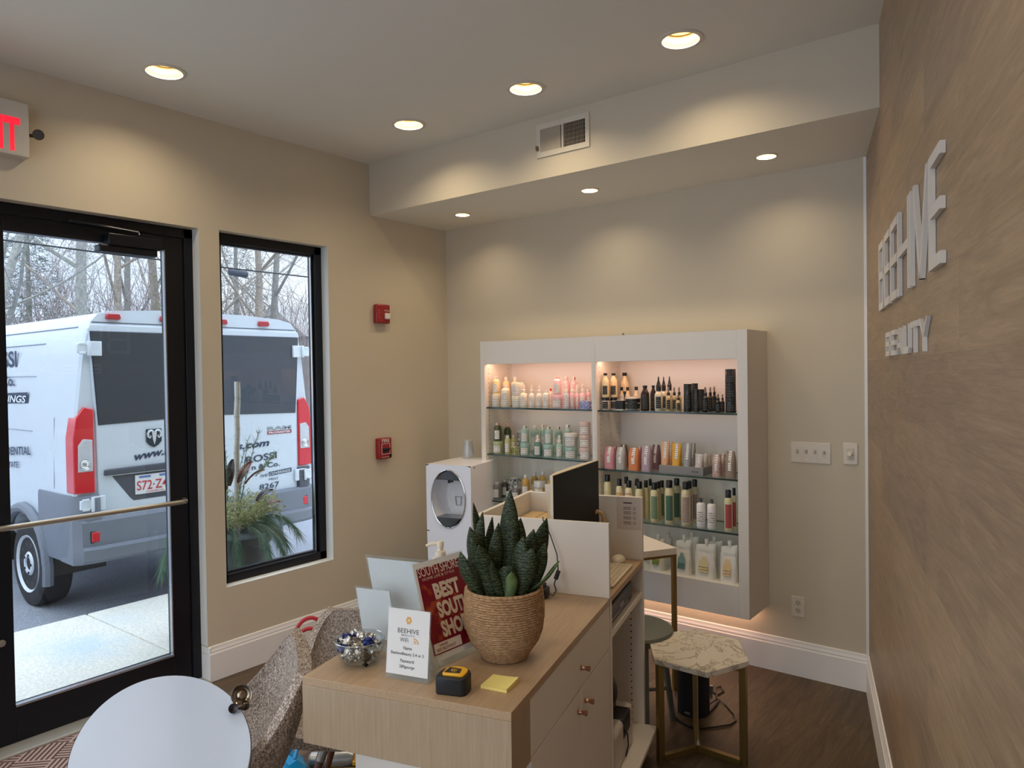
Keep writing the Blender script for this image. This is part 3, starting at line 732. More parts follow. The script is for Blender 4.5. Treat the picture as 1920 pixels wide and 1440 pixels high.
# bumper
q = MB(); st = [(-1.88, 0), (-1.83, .07), (-1.72, .105), (-1.4, .12), (-.22, .12), (.10, .105), (.21, .07), (.26, 0)]
rowsB = []
for z, k in ((.31, .55), (.34, .95), (.42, 1.05), (.44, .72), (.62, .66), (.64, .45)):
    rowsB.append([vv(xr-.25, -1.87, z)]+[vv(xr+dx*k, y_, z) for y_, dx in st]+[vv(xr-.25, .25, z)])
q.grid(rowsB)
q.f.append(tuple(range(len(rowsB[0])))); q.m.append(0)
kk = len(rowsB[0]); q.f.append(tuple((len(rowsB)-1)*kk+i for i in range(kk))); q.m.append(0)
obj('rear_bumper', q, M_CLAD, van, smooth=25)
q = MB(); q.box(-.02, .10, -.62, .60, .245+.18, .262+.18); q.T = None
for s_ in (-1, 1):
    m_ = lambda y_: -.81+s_*abs(y_+.81)
    q = MB()
    rowsC = []
    for z, o in ((.31, -.01), (.36, .012), (.60, .02), (.79, .02), (.82, 0)):
        rowsC.append([vv(-2.72, m_(-1.862-o*.3), z), vv(-2.4, m_(-1.87-o*.6), z), vv(-2.12, m_(-1.868-o*.6), z), vv(-2.045, m_(-1.845), z), vv(-2.02+o, m_(-1.79), z), vv(-2.015+o, m_(-1.70), z), vv(-2.06, m_(-1.695), z)])
    q.grid(rowsC); kk = len(rowsC[0]); q.f.append(tuple((len(rowsC)-1)*kk+i for i in range(kk))); q.m.append(0)
    bc = obj('bumper_corner', q, M_CLAD2 if s_ > 0 else M_CLAD, van, smooth=40)
    q = MB(); q.cbox(vv(-1.99, m_(-1.745), .51), (.03, .058, .075)); obj('reflector', q, mat('reflector_red', (200, 30, 44), .3, coat=.5), bc, bevel=.006)
    q = MB(); q.cbox(vv(-1.998, m_(-1.745), .51), (.03, .072, .09)); obj('reflector_frame', q, M_DARK, bc, bevel=.006)
# tail lights
for s_ in (-1, 1):
    m_ = lambda y_: -.81+s_*abs(y_+.81)
    poly = [(m_(-1.72), .835), (m_(-1.72), 1.465), (m_(-1.79), 1.485), (m_(-1.845), 1.40), (m_(-1.868), 1.25), (m_(-1.868), .84)]
    q = MB(); q.prism(poly, lambda a, c, h: vv(xr+h, a, c), -.12, .022); tl_ = obj('tail_light', q, mat('tail_lens_red', (206, 14, 38), .12, var=.2, vscale=60, coat=.8, stretch=(1, 6, 6)), van, smooth=30, bevel=.008)
    q = MB(); q.prism([(m_(-1.735), 1.0), (m_(-1.735), 1.235), (m_(-1.80), 1.245), (m_(-1.835), 1.2), (m_(-1.84), 1.0)], lambda a, c, h: vv(xr+h, a, c), .0, .027); obj('clear_lens', q, mat('tail_lens_clear', (196, 200, 206), .1, var=.25, vscale=50, coat=.8), tl_, smooth=30, bevel=.004)
    q = MB(); q.T = Matrix.Translation(vv(xr+.026, m_(-1.787), 1.055)) @ Matrix.Rotation(pi/2, 4, 'Y'); q.lathe([(.044, 0), (.042, .006), (.036, .002), (.030, .008), (.022, .003), (.014, .009), (0, .010)], 24, cap=False); obj('lamp_rings', q, mat('lamp_ring_chrome', (214, 216, 220), .15, metal=.7), tl_)
    # hinges
    for z0, z1 in ((1.865, 1.975), (.70, .81)):
        q = MB(); q.cbox(vv(xr+.035, m_(-1.71), (z0+z1)/2), (.025, .10, z1-z0)); q.cbox(vv(xr+.04, m_(-1.795), (z0+z1)/2), (.03, .085, (z1-z0)*.62)); q.tube([vv(xr+.06, m_(-1.757), z0), vv(xr+.06, m_(-1.757), z1)], .013, 8)
        q.cbox(vv(xr+.05, m_(-1.80), z1-.02), (.02, .05, .02)); q.cbox(vv(xr+.05, m_(-1.80), z0+.02), (.02, .05, .02))
        obj('door_hinge', q, mat('hinge_white', (214, 222, 230), .4), van, bevel=.006)
for y_ in (-1.56, -1.145, -.905, -.665, -.25):
    q = MB(); q.prism([(y_-.055, 2.155), (y_-.045, 2.19), (y_+.045, 2.19), (y_+.055, 2.155), (y_+.04, 2.145), (y_-.04, 2.145)], lambda a, c, h: vv(xr+h, a, c), -.03, .03)
    obj('clearance_light', q, mat('clearance_red', (170, 24, 40), .2, coat=.6), van, bevel=.006)
b = MB(); b.box(0, .002, -.90, .90, 2.118-GZ, 2.124-GZ); obj('roof_gap', b, M_SEAM, van, smooth=0, loc=(.001, 0, 0))
# panel lines along the side
b = MB()
def side_y(z):
    for (w0, z0), (w1, z1) in zip(prof, prof[1:]):
        if z0 <= z <= z1: return -.81-(w0+(w1-w0)*(z-z0)/(z1-z0))-.004
    return -1.86
def side_line(x0, z0, x1, z1, w=.008):
    a0 = vv(x0, side_y(z0), z0); a1 = vv(x1, side_y(z1), z1)
    b.tube([a0, a1], w*.6, 4)
side_line(-2.2, 2.09, -6.2, 2.09); side_line(-2.75, 1.98, -6.0, 1.98); side_line(-2.42, 1.40, -2.42, .85, .004); side_line(-2.85, 1.72, -6, 1.72, .005); side_line(-2.85, 1.28, -6, 1.28, .006)
obj('side_seam', b, mat('soft_seam', (150, 160, 176), .6), van)
# lettering
M_TXT = mat('van_lettering_blue', (44, 58, 84), .5)
X1 = -2.030
def rt(name, s_, y, z, h, w, sh=0, bold=.01, up=(0, 0, 1), mt=None, rise=0.0):
    return text(name, s_, mt or M_TXT, van, vv(X1, y, z), (0, 1, rise), up, h, w, .0025, bold=bold, shear=sh)
rt('web_address', 'www.r', -1.43, 1.044, .045, .29, .25, .03, rise=.1)
rt('web_address_end', 's.com', -.55, 1.045, .045, .33, .25, .03, rise=.03)
rt('rossi_lettering', 'ROSSI', -.46, .915, .062, .315, 0, .02, rise=.06)
rt('company_lettering', 'n & Co.', -.405, .853, .045, .29, 0, .02, rise=.02)
q = MB(); q.add([vv(-2.0285, -.232, .776), vv(-2.0285, .012, .792), vv(-2.0285, .012, .830), vv(-2.0285, -.232, .814)], [(0, 1, 2, 3)]); obj('lettering_band', q, M_TXT, van, smooth=0)
rt('band_lettering', 'COVERINGS', -.225, .783, .024, .225, .25, .01, mt=mat('band_white', (224, 230, 236), .5), rise=.06)
rt('trade_lettering', 'IVE', -.32, .775, .024, .08, .25, .01, rise=.03)
rt('ment_lettering', 'MENT', -.232, .738, .02, .10, 0, .0)
rt('phone_lettering', '8267', -.33, .662, .05, .205, 0, .01, rise=.03)
rt('badge_lettering', 'RAM', -.237, 1.196, .032, .255, 0, .04, mt=mat('badge_chrome', (150, 156, 160), .3, metal=.6))
q = MB(); q.add([vv(-2.0285, -.237, 1.158), vv(-2.0285, .02, 1.158), vv(-2.0285, .02, 1.188), vv(-2.0285, -.237, 1.188)], [(0, 1, 2, 3)]); obj('badge_strip', q, mat('badge_red', (150, 36, 44), .5), van, smooth=0)
rt('model_lettering', 'PROMASTER', -.225, 1.164, .018, .235, 0, .03, mt=mat('band_white', (224, 230, 236), .5))
q = MB(); q.prism([(-1.335, 1.285), (-1.212, 1.285), (-1.212, 1.185), (-1.24, 1.155), (-1.273, 1.138), (-1.307, 1.155), (-1.335, 1.185)], lambda a, c, h: vv(X1+h, a, c), 0, .008)
em = obj('shield_emblem', q, mat('emblem_dark', (50, 60, 72), .3, metal=.4), van, bevel=.003)
q = MB()
for s_ in (-1, 1):
    pts = [(-1.2735+s_*dy, z) for dy, z in ((.004, 1.262), (.022, 1.274), (.042, 1.270), (.052, 1.250), (.048, 1.225), (.034, 1.214), (.026, 1.226), (.034, 1.238))]
    q.tube([vv(X1+.012, y_, z) for y_, z in pts], [.006, .009, .010, .009, .008, .006, .005, .003], 6)
q.prism([(-1.2935, 1.262), (-1.2535, 1.262), (-1.262, 1.20), (-1.2735, 1.160), (-1.285, 1.20)], lambda a, c, h: vv(X1+h, a, c), .006, .014)
obj('horned_head', q, mat('emblem_chrome', (214, 220, 226), .25, metal=.4), em, bevel=.001)
def stx(name, s_, x, z, h, w, mt=None, sh=0, rise=0.0):
    y_ = side_y(z+h/2)-.006
    return text(name, s_, mt or M_TXT, van, vv(x, y_, z), (1, 0, rise), (0, 0, 1), h, w, .003, bold=.02, shear=sh)
stx('side_lettering', 'ROSSI', -4.05, 1.80, .14, .76)
stx('side_lettering', '& Co.', -3.78, 1.64, .09, .50)
q = MB(); y_ = side_y(1.55)-.005; q.add([vv(-4.0, y_, 1.48), vv(-2.965, y_, 1.50), vv(-2.965, y_, 1.59), vv(-4.0, y_, 1.57)], [(0, 1, 2, 3)]); obj('side_band', q, M_TXT, van, smooth=0)
stx('side_band_lettering', 'COVERINGS', -3.98, 1.503, .06, .99, mat('band_white', (224, 230, 236), .5), .25)
stx('side_trade_lettering', 'RESIDENTIAL', -3.62, 1.04, .07, .77, rise=.06)
stx('side_state_lettering', '4 STATE', -3.45, .945, .05, .32, rise=.06)

# ------------------------------------------------------------------ planter
M_POT = mat('planter_resin', (104, 110, 116), .7, vscale=5, col2=(84, 90, 96))
PX, PY, PZ = -.72, -1.42, -.03
pt = thing('outdoor_planter', 'tall grey planter of evergreen boughs, birch poles and bronze leaves outside the window', 'planter', (PX, PY, PZ))
b = MB(); b.lathe([(.20, 0), (.235, .05), (.262, .60), (.275, .605), (.275, .665), (.25, .67), (.245, .60)], 40); b.lathe([(.246, .61), (0, .615)], 40, cap=False)
obj('pot', b, M_POT, pt)
rnd = random.Random(7)
def lp(x, y, z): return Vector((x-PX, y-PY, z-PZ))
M_BIRCH = mat('birch_bark', (214, 210, 200), .7, vscale=14, col2=(120, 112, 104), stretch=(1, 1, 5))
MATS['birch_bark'].node_tree.nodes['Color Ramp'].color_ramp.elements[0].position = .6
MATS['birch_bark'].node_tree.nodes['Color Ramp'].color_ramp.elements[1].position = .7
for (x0, y0_, x1, y1_, zt_, r_) in ((-.70, -1.37, -.70, -1.345, 1.66, .019), (-.72, -1.45, -.72, -1.44, 1.58, .007), (-.78, -1.50, -.80, -1.53, 1.5, .010)):
    b = MB(); n_ = 9; b.tube([lp(x0+(x1-x0)*i/n_+rnd.uniform(-.003, .003), y0_+(y1_-y0_)*i/n_+rnd.uniform(-.003, .003), .6+(zt_-.6)*i/n_) for i in range(n_+1)], r_, 10)
    obj('birch_pole', b, M_BIRCH, pt)
M_PINE = mat('pine_needles', (112, 142, 118), .7, var=.3, vscale=30)
M_CEDAR = mat('cedar_sprays', (156, 164, 118), .7, vscale=40, col2=(214, 212, 164))
M_FIR = mat('fir_needles', (130, 150, 128), .7, var=.25, vscale=40)
def needle(b, p, d, L, w):
    s_ = d.orthogonal().normalized()*w; s2 = d.cross(s_).normalized()*w
    b.add([p-s_, p+s_, p+s2*1.2, p+d*L], [(0, 1, 3), (1, 2, 3), (2, 0, 3)])
def bough(name, m, start, dirn, length, droop, nn, nl, spread, w=.0016, seed=0):
    r = random.Random(seed); b = MB(); pts = []; p = Vector(start); d = Vector(dirn).normalized(); n_ = 9
    for i in range(n_+1):
        pts.append(p.copy()); p = p+d*length/n_; d = (d+Vector((r.uniform(-.05, .05), r.uniform(-.05, .05), -droop/n_))).normalized()
    b.tube(pts, [.004*(1-i/(n_+1))+.001 for i in range(n_+1)], 5)
    for i in range(nn):
        t = r.uniform(.12, 1)*n_; i0 = min(int(t), n_-1); q = pts[i0].lerp(pts[i0+1], t-i0); dd = (pts[i0+1]-pts[i0]).normalized()
        o = Vector((r.gauss(0, 1), r.gauss(0, 1), r.gauss(0, 1))).normalized()
        needle(b, q, (dd*1.0+o*spread-Vector((0, 0, droop*.25))).normalized(), nl*r.uniform(.7, 1.1), w)
    return obj(name, b, m, pt, smooth=0, fixn=False)
C0 = lp(PX, PY, .66)
for i in range(16):
    a = i*2*pi/16+rnd.uniform(-.15, .15); r0 = .14
    bough('pine_bough', M_PINE, C0+Vector((r0*math.cos(a), r0*math.sin(a), .02)), (math.cos(a), math.sin(a), rnd.uniform(.25, .7)), rnd.uniform(.32, .44), rnd.uniform(1.9, 3.0), 300, .15, .62, .0011, seed=i+10)
def cedar(start, dirn, length, seed, m=M_CEDAR):
    r = random.Random(seed); b = MB(); p = Vector(start); d = Vector(dirn).normalized(); n_ = 10; pts = []
    for i in range(n_+1): pts.append(p.copy()); p = p+d*length/n_; d = (d+Vector((r.uniform(-.08, .08), r.uniform(-.08, .08), -.03))).normalized()
    b.tube(pts, .002, 4)
    for i in range(1, n_+1):
        for k_ in range(7):
            o = Vector((r.gauss(0, 1), r.gauss(0, 1), r.gauss(0, .7)+.3)).normalized(); e = pts[i]+o*r.uniform(.03, .075)
            b.tube([pts[i], e], .0012, 3, cap=False)
            for j in range(6):
                q = pts[i].lerp(e, r.uniform(.3, 1)); s_ = .0065
                o2 = Vector((r.gauss(0, 1), r.gauss(0, 1), r.gauss(0, 1))).normalized()*s_; o3 = o2.orthogonal().normalized()*s_*.7
                b.add([q-o3, q+o2, q+o3, q-o2, q+o2.cross(o3).normalized()*s_*.8], [(0, 1, 4), (1, 2, 4), (2, 3, 4), (3, 0, 4), (3, 2, 1, 0)])
    return obj('cedar_spray', b, m, pt, smooth=0, fixn=False)
for i in range(20):
    a = i*2.399; r0 = .12*math.sqrt((i % 7+.5)/7)*1.3
    cedar(C0+Vector((r0*math.cos(a), r0*math.sin(a), .03)), (math.cos(a)*.75, math.sin(a)*.75, rnd.uniform(.5, 1.1)), rnd.uniform(.22, .36), i+50)
for i in range(7):
    a = i*2*pi/7+.3; bough('fir_tip', M_FIR, C0+Vector((.06*math.cos(a), .06*math.sin(a), .1)), (math.cos(a)*.28, math.sin(a)*.28, 1), rnd.uniform(.45, .62), .05, 110, .045, .9, .0018, seed=i+90)
bough('fir_tip', M_FIR, lp(-.70, -1.22, 1.0), (.0, .6, .55), .22, .1, 130, .04, 1.1, .0025, seed=131)
M_MAG = mat('magnolia_leaf', (142, 74, 38), .3, vscale=25, col2=(96, 50, 34), coat=.3)
M_MAGD = mat('magnolia_leaf_dark', (58, 40, 38), .35, var=.2, coat=.3)
def leaf(name, m, base, dirn, L, w, curl, roll=0.0, parent=pt):
    d = Vector(dirn).normalized(); s_ = d.cross(Vector((0, 0, 1))).normalized(); s_ = Matrix.Rotation(roll, 3, d) @ s_; nrm = s_.cross(d)
    rows = []; n_ = 8
    for i in range(n_+1):
        t = i/n_; ww = w*math.sin(pi*min(1, t*.9+.06))**.8; c = Vector(base)+d*L*t+nrm*(curl*math.sin(t*pi)*L)
        rows.append([c-s_*ww+nrm*.012, c-s_*ww*.5+nrm*.003, c, c+s_*ww*.5+nrm*.003, c+s_*ww+nrm*.012])
    b = MB(); b.grid(rows); o = obj(name, b, m, parent, fixn=False)
    so = o.modifiers.new('thick', 'SOLIDIFY'); so.thickness = .0012
    return o
leaf('magnolia_leaf', M_MAG, lp(-.62, -1.40, .98), (.05, .55, .75), .17, .03, .1, .5)
leaf('magnolia_leaf', M_MAG, lp(-.60, -1.36, .97), (.1, .75, .45), .16, .028, .1, -.4)
leaf('magnolia_leaf', M_MAGD, lp(-.62, -1.46, .97), (.1, .1, 1), .18, .035, .08, 1.2)
leaf('magnolia_leaf', M_MAG, lp(-.62, -1.48, .95), (.15, -.35, .9), .17, .032, .08, 1.0)
leaf('magnolia_leaf', M_MAGD, lp(-.60, -1.28, .84), (.1, .7, .35), .14, .03, .15, .3)
leaf('magnolia_leaf', M_MAG, lp(-.58, -1.24, .80), (.2, .8, .1), .12, .026, .15, .2)
leaf('magnolia_leaf', M_MAGD, lp(-.66, -1.55, .92), (.1, -.6, .6), .16, .03, .1, .4)
b = MB()
for i in range(16):
    p_ = lp(-.60+rnd.uniform(-.03, .03), -1.72+rnd.uniform(-.035, .035), .93+rnd.uniform(-.07, .09)); b.T = Matrix.Translation(p_); r_ = rnd.uniform(.007, .012)
    b.lathe([(.001, -r_), (r_*.8, -r_*.6), (r_, 0), (r_*.8, r_*.6), (.001, r_)], 8)
b.T = None; b.tube([C0+Vector((.05, -.1, .1)), lp(-.61, -1.66, .88), lp(-.60, -1.72, .99)], .003, 5)
obj('cream_berries', b, mat('berry_cream', (214, 196, 158), .5), pt)

# ------------------------------------------------------------------ trees, thicket, cable, far house
M_BARK = mat('tree_bark', (168, 168, 160), .9, vscale=20, col2=(138, 138, 132))
M_BARKW = mat('tree_bark_warm', (178, 166, 152), .9, vscale=20, col2=(146, 136, 126))
M_TWIG = mat('fine_twigs', (152, 146, 144), .9, var=.15)
def bare_tree(base, height, rad, seed, name, label, lean=(0, 0), levels=5, m=M_BARK, split=.35, trunk_pts=None, kids=(5, 5, 4, 4, 3)):
    r = random.Random(seed); root = thing(name, label, 'tree', base, 0, 'bare winter trees beyond the van')
    big = MB(); fine = MB()
    def grow(p, d, L, rd, lvl):
        n_ = 5 if lvl < 2 else 3; pts = [p.copy()]; dirs = [d.copy()]
        for i in range(n_):
            d = (d+Vector((r.uniform(-1, 1), r.uniform(-1, 1), r.uniform(-.5, 1)))*(.10+.05*lvl)).normalized(); p = p+d*L/n_; pts.append(p.copy()); dirs.append(d.copy())
        rr = [rd*(1-.62*i/n_) for i in range(n_+1)]
        (big if lvl < 2 else fine).tube(pts, rr, 8 if lvl == 0 else (5 if lvl < 2 else 3), cap=False)
        if lvl >= levels: return
        k_ = kids[min(lvl, len(kids)-1)]+(2 if lvl == 0 else 0)
        for j in range(k_):
            t = split+(1-split)*(j+r.random()*.8)/k_; t = min(t, .99); i0 = int(t*n_); q = pts[i0].lerp(pts[i0+1], t*n_-i0); dd = dirs[i0]
            o = Vector((r.gauss(0, 1), r.gauss(0, 1), r.gauss(0, .6)+.25)); o = (o-dd*o.dot(dd)).normalized()
            grow(q, (dd*r.uniform(.5, 1.0)+o).normalized(), L*r.uniform(.42, .66), max(.0035, rr[i0]*r.uniform(.28, .48)), lvl+1)
    grow(Vector((0, 0, 0)), Vector((lean[0], lean[1], 1)).normalized(), height, rad, 0)
    obj('trunk', big, m, root, fixn=False); obj('twigs', fine, M_TWIG, root, smooth=0, fixn=False)
    return root
bare_tree((-12.0, 2.25, GZ), 9.5, .14, 3, 'bare_tree', 'thick grey forked bare trunk rising behind the van roof corner', (0, -.02), m=M_BARK, split=.42)
bare_tree((-10.5, -.6, GZ), 6.5, .11, 12, 'bare_tree', 'bare tree whose long branch sweeps up from the left edge of the door glass', (0, .35), m=M_BARK, split=.25)
bare_tree((-14.5, 3.9, GZ), 8.0, .13, 21, 'bare_tree', 'bare many stemmed tree right of the thick forked trunk', (0, .05), m=M_BARKW, split=.15)
bare_tree((-15, 5.3, GZ), 8.5, .15, 33, 'bare_tree', 'warm grey bare tree near the right edge of the door glass', (0, -.08), m=M_BARKW, split=.2)
bare_tree((-15, 7.6, GZ), 8.5, .15, 45, 'bare_tree', 'leaning tan barked bare tree at the left of the tall window', (0, .25), m=M_BARKW, split=.25)
bare_tree((-17, 10.2, GZ), 9.5, .15, 57, 'bare_tree', 'bare tree with fine twigs at the right of the tall window', (0, -.05), m=M_BARK, split=.2)
bare_tree((-20, 1.0, GZ), 8.5, .13, 63, 'bare_tree', 'distant bare tree low behind the van, left part of the door glass', (0, 0), m=M_BARK, split=.15)
bare_tree((-20, 6.5, GZ), 9.5, .14, 71, 'bare_tree', 'distant bare tree behind the two windows', (0, 0), m=M_BARK, split=.15)
# evergreens
def evergreen(base, h, seed, label, m, lo=.15):
    r = random.Random(seed); root = thing('evergreen_tree', label, 'tree', base, 0, 'bare winter trees beyond the van')
    tr = MB(); tr.tube([(0, 0, 0), (0, 0, h)], [.12, .02], 7, cap=False); obj('trunk', tr, M_BARK, root, fixn=False)
    f = MB()
    for i in range(120):
        z = h*(lo+(1-lo)*i/120); a = i*2.399; L = (1-z/h)*h*.22+.35; L *= r.uniform(.7, 1.1); d = Vector((math.cos(a), math.sin(a), -.12))
        for j in range(26):
            t = r.uniform(.25, 1); q = Vector((0, 0, z))+d*L*t+Vector((r.gauss(0, .06), r.gauss(0, .06), r.gauss(0, .05)))
            o = (d+Vector((r.gauss(0, .8), r.gauss(0, .8), r.gauss(0, .5)))).normalized(); needle(f, q, o, r.uniform(.12, .22), .009)
    obj('needles', f, m, root, smooth=0, fixn=False)
M_EVG = mat('distant_pine', (104, 118, 104), .9, var=.2, vscale=3)
M_IVY = mat('ivy_green', (128, 134, 96), .9, var=.25, vscale=3)
evergreen((-18, 3.3, GZ), 7.2, 5, 'dark green pine with drooping boughs behind the thick forked trunk', M_EVG, .35)
evergreen((-17.5, 9.0, GZ), 9.5, 6, 'tall grey green pine filling the upper part of the tall window', M_EVG, .3)
evergreen((-14, 5.4, GZ), 5.4, 8, 'ivy covered olive green tree at the right edge of the door glass', M_IVY, .1)
# thicket: far too many twigs to count
r = random.Random(99); b = MB()
for i in range(8000):
    y_ = r.uniform(-9, 20); x_ = r.uniform(-24, -16); top = r.uniform(3.2, 6.2)*(1 if y_ > 3 else .88)
    p = Vector((x_, y_, GZ+r.uniform(0, 4.4))); d = Vector((r.gauss(0, .25), r.gauss(0, .3), 1)).normalized(); L = r.uniform(.8, 2.2)
    L = min(L, max(.5, top-p.z)); m1 = p+d*L*.5+Vector((r.gauss(0, .08), r.gauss(0, .08), 0)); m2 = p+d*L+Vector((r.gauss(0, .2), r.gauss(0, .25), 0))
    b.tube([p, m1, m2], [.011, .008, .003], 3, cap=False)
tag(obj('thicket', b, mat('thicket_twigs', (166, 154, 152), .95, var=.2, vscale=.8), smooth=0, fixn=False), 'dense grey brown winter thicket behind the parked van', 'thicket', kind='stuff')
# overhead cable with splice canister
cb_ = thing('utility_cable', 'dark overhead cable with a short cylindrical splice case crossing both windows', 'cable', (-6, 1.96, 3.27))
b = MB(); base = Vector((-6, 1.96, 3.27))
b.tube([Vector((-6, -14+i*2.0, 3.27+.0022*(-14+i*2.0-3)**2))-base for i in range(18)], .011, 6)
obj('cable_strand', b, M_DARK, cb_)
b = MB(); b.tube([(0, -.15, -.05), (0, -.13, -.05), (0, .13, -.065), (0, .15, -.065)], [.03, .05, .05, .03], 12); obj('splice_case', b, mat('splice_case', (62, 68, 80), .6), cb_)
b = MB(); base = Vector((-8, 2, 4.2)); b.tube([Vector((-8, -14+i*2.0, 4.2+.002*(-14+i*2.0-3)**2))-base for i in range(18)], .014, 6)
tag(obj('power_line', b, M_DARK, None, (-8, 2, 4.2)), 'thin dark power line high across the top of the door glass', 'cable')
# house far right
hs = thing('distant_house', 'pale shingled house with white window frames glimpsed right of the van', 'house', (-19, 15.2, GZ))
b = MB(); b.box(-4, 0, -2.4, 4, 0, 3.3); b.add([(-4.2, -2.6, 3.3), (.2, -2.6, 3.3), (.2, 4, 3.3), (-4.2, 4, 3.3), (-2, -2.6, 4.6), (-2, 4, 4.6)], [(0, 1, 4), (1, 2, 5, 4), (2, 3, 5), (3, 0, 4, 5), (0, 3, 2, 1)])
obj('house_walls', b, mat('shingle_siding', (184, 180, 176), .8, var=.1, vscale=8, stretch=(1, 1, 8)), hs, smooth=0)
for k_ in range(3):
    b = MB(); y_ = -1.7+k_*1.8; b.ring([(y_-.5, 1.2), (y_+.5, 1.2), (y_+.5, 2.6), (y_-.5, 2.6)], [(y_-.4, 1.3), (y_+.4, 1.3), (y_+.4, 2.5), (y_-.4, 2.5)], lambda a, c, h: (h, a, c), 0, .06); b.box(0, .05, y_-.4, y_+.4, 1.87, 1.93)
    w_ = obj('house_window', b, mat('house_trim', (232, 234, 236), .6), hs, smooth=0)
    b = MB(); b.box(0, .02, y_-.42, y_+.42, 1.28, 2.52); obj('pane', b, mat('house_glass', (70, 80, 92), .1, coat=.5), w_, smooth=0)

# ================================================================== WALL SHELVES
YF = -.31
M_SHELFG = glass('shelf_glass', (.88, .95, .92))
M_GEDGE = mat('glass_edge_green', (22, 52, 48), .15, var=.1, vscale=20, coat=.6)
M_LED = mat('led_strip_warm', (255, 200, 150), .5, emit=5.0)
def shelf_unit(x0, x1, xi0, xi1, shelves, label, sides):
    root = thing('display_shelf', label, 'shelf', (x0, 0, .36))
    def L(b): b.T = Matrix.Translation((-x0, 0, -.36)); return b
    b = L(MB()); b.box(x0, xi0-.0, YF, -.002, .36, 1.907); obj('side_panel', b, M_WHITE, root, bevel=.0012)
    b = L(MB()); b.box(xi1, x1, YF, -.002, .36, 1.907); obj('side_panel', b, M_WHITE, root, bevel=.0012)
    b = L(MB()); b.box(xi0, xi1, YF, -.002, 1.905, 1.907); b.box(xi0, xi1, YF, YF+.018, 1.752, 1.907); b.box(xi0, xi1, YF+.018, -.002, 1.775, 1.79); obj('header_panel', b, M_WHITE, root, bevel=.0012)
    b = L(MB()); b.box(xi0, xi1, YF+.0181, -.002, .513, .5305); b.box(xi0, xi1, YF, YF+.018, .36, .531); b.box(xi0, xi1, YF+.018, -.002, .36, .372); obj('base_panel', b, M_WHITE, root, bevel=.0012)
    b = L(MB()); b.box(xi0, xi1, -.012, -.002, .36, 1.907); obj('back_panel', b, M_WHITE, root, smooth=0)
    b = L(MB()); b.box(xi0+.015, xi1-.01, YF+.022, YF+.034, 1.766, 1.775); obj('led_strip', b, M_LED, root, smooth=0)
    b = L(MB()); b.box(xi0+.02, xi1-.02, -.06, -.045, .352, .36); obj('led_strip', b, M_LED, root, smooth=0)
    # shelf pin holes
    b = L(MB())
    for xx, s_ in ((xi0+.0004, 1), (xi1-.0004, -1)):
        for yy in (-.265, -.05):
            for i in range(36):
                z = .60+i*.032; b.add([(xx, yy-.0028, z-.0028), (xx, yy+.0028, z-.0028), (xx, yy+.0028, z+.0028), (xx, yy-.0028, z+.0028)], [(0, 1, 2, 3)])
    obj('pin_holes', b, M_DARK, root, smooth=0)
    for z in shelves:
        b = L(MB()); b.box(xi0+.001, xi1-.001, -.297, -.014, z-.010, z)
        b.m = [0, 0, 1, 1, 1, 1]
        obj('glass_shelf', b, [M_SHELFG, M_GEDGE], root, smooth=0)
    return root
shelf_unit(.592, 1.499, .628, 1.478, (1.461, 1.143, .828), 'white wall shelf unit, left one of the pair, with pastel bottles', None)
shelf_unit(1.500, 2.440, 1.510, 2.383, (1.459, 1.103, .811), 'white wall shelf unit, right one of the pair, with black bottles on top', None)
def area(name, loc, sx, sy, energy, col, rot=(0, 0, 0)):
    l = bpy.data.lights.new(name, 'AREA'); l.shape = 'RECTANGLE'; l.size = sx; l.size_y = sy; l.energy = energy; l.color = col
    o = bpy.data.objects.new(name, l); o.location = loc; o.rotation_euler = rot; COL.objects.link(o)
PEACH = (1, .60, .42)
area('led_glow', (1.055, YF+.040, 1.764), .80, .012, 1.5, PEACH, (math.radians(14), 0, 0)); area('led_glow', (1.945, YF+.040, 1.764), .84, .012, 1.3, PEACH, (math.radians(14), 0, 0))
area('led_glow_under', (1.055, -.052, .350), .8, .012, .9, PEACH); area('led_glow_under', (1.945, -.052, .350), .84, .012, 1.2, PEACH)
b = MB(); b.tube([(1.535, -.002, 1.92), (1.528, -.006, 1.935), (1.522, -.002, 1.92)], .0025, 6); tag(obj('wire_hook', b, mat('hook_metal', (90, 80, 66), .5, metal=.6)), 'tiny wire hook in the wall above the joint of the shelf units', 'hook')

# ------------------------------------------------------------------ products
PC = {'cream': (236, 226, 206), 'amber': (240, 214, 160), 'white': (232, 226, 216), 'pink': (232, 190, 196), 'pinkred': (228, 184, 190), 'redcap': (228, 214, 206), 'redcap2': (234, 190, 190), 'lilac': (212, 206, 222),
      'olive': (176, 184, 140), 'green': (66, 78, 34), 'olivel': (190, 184, 128), 'teal': (160, 190, 180), 'tealdark': (96, 134, 126), 'tealw': (172, 190, 190), 'blush': (214, 188, 180), 'grey': (118, 114, 118), 'greyd': (92, 84, 84),
      'gold': (190, 150, 74), 'whiteblk': (226, 216, 204), 'milk': (232, 212, 170), 'milks': (234, 214, 176), 'blackjar': (22, 20, 22), 'brown': (30, 16, 14), 'clear': (206, 200, 180), 'clearblk': (190, 172, 128),
      'black': (20, 22, 22), 'blackspray': (20, 18, 20), 'plain': (214, 204, 164), 'tan': (222, 208, 168), 'red': (222, 212, 176), 'green2': (0, 0, 0), 'mauve': (212, 200, 168)}
M_LAB = None
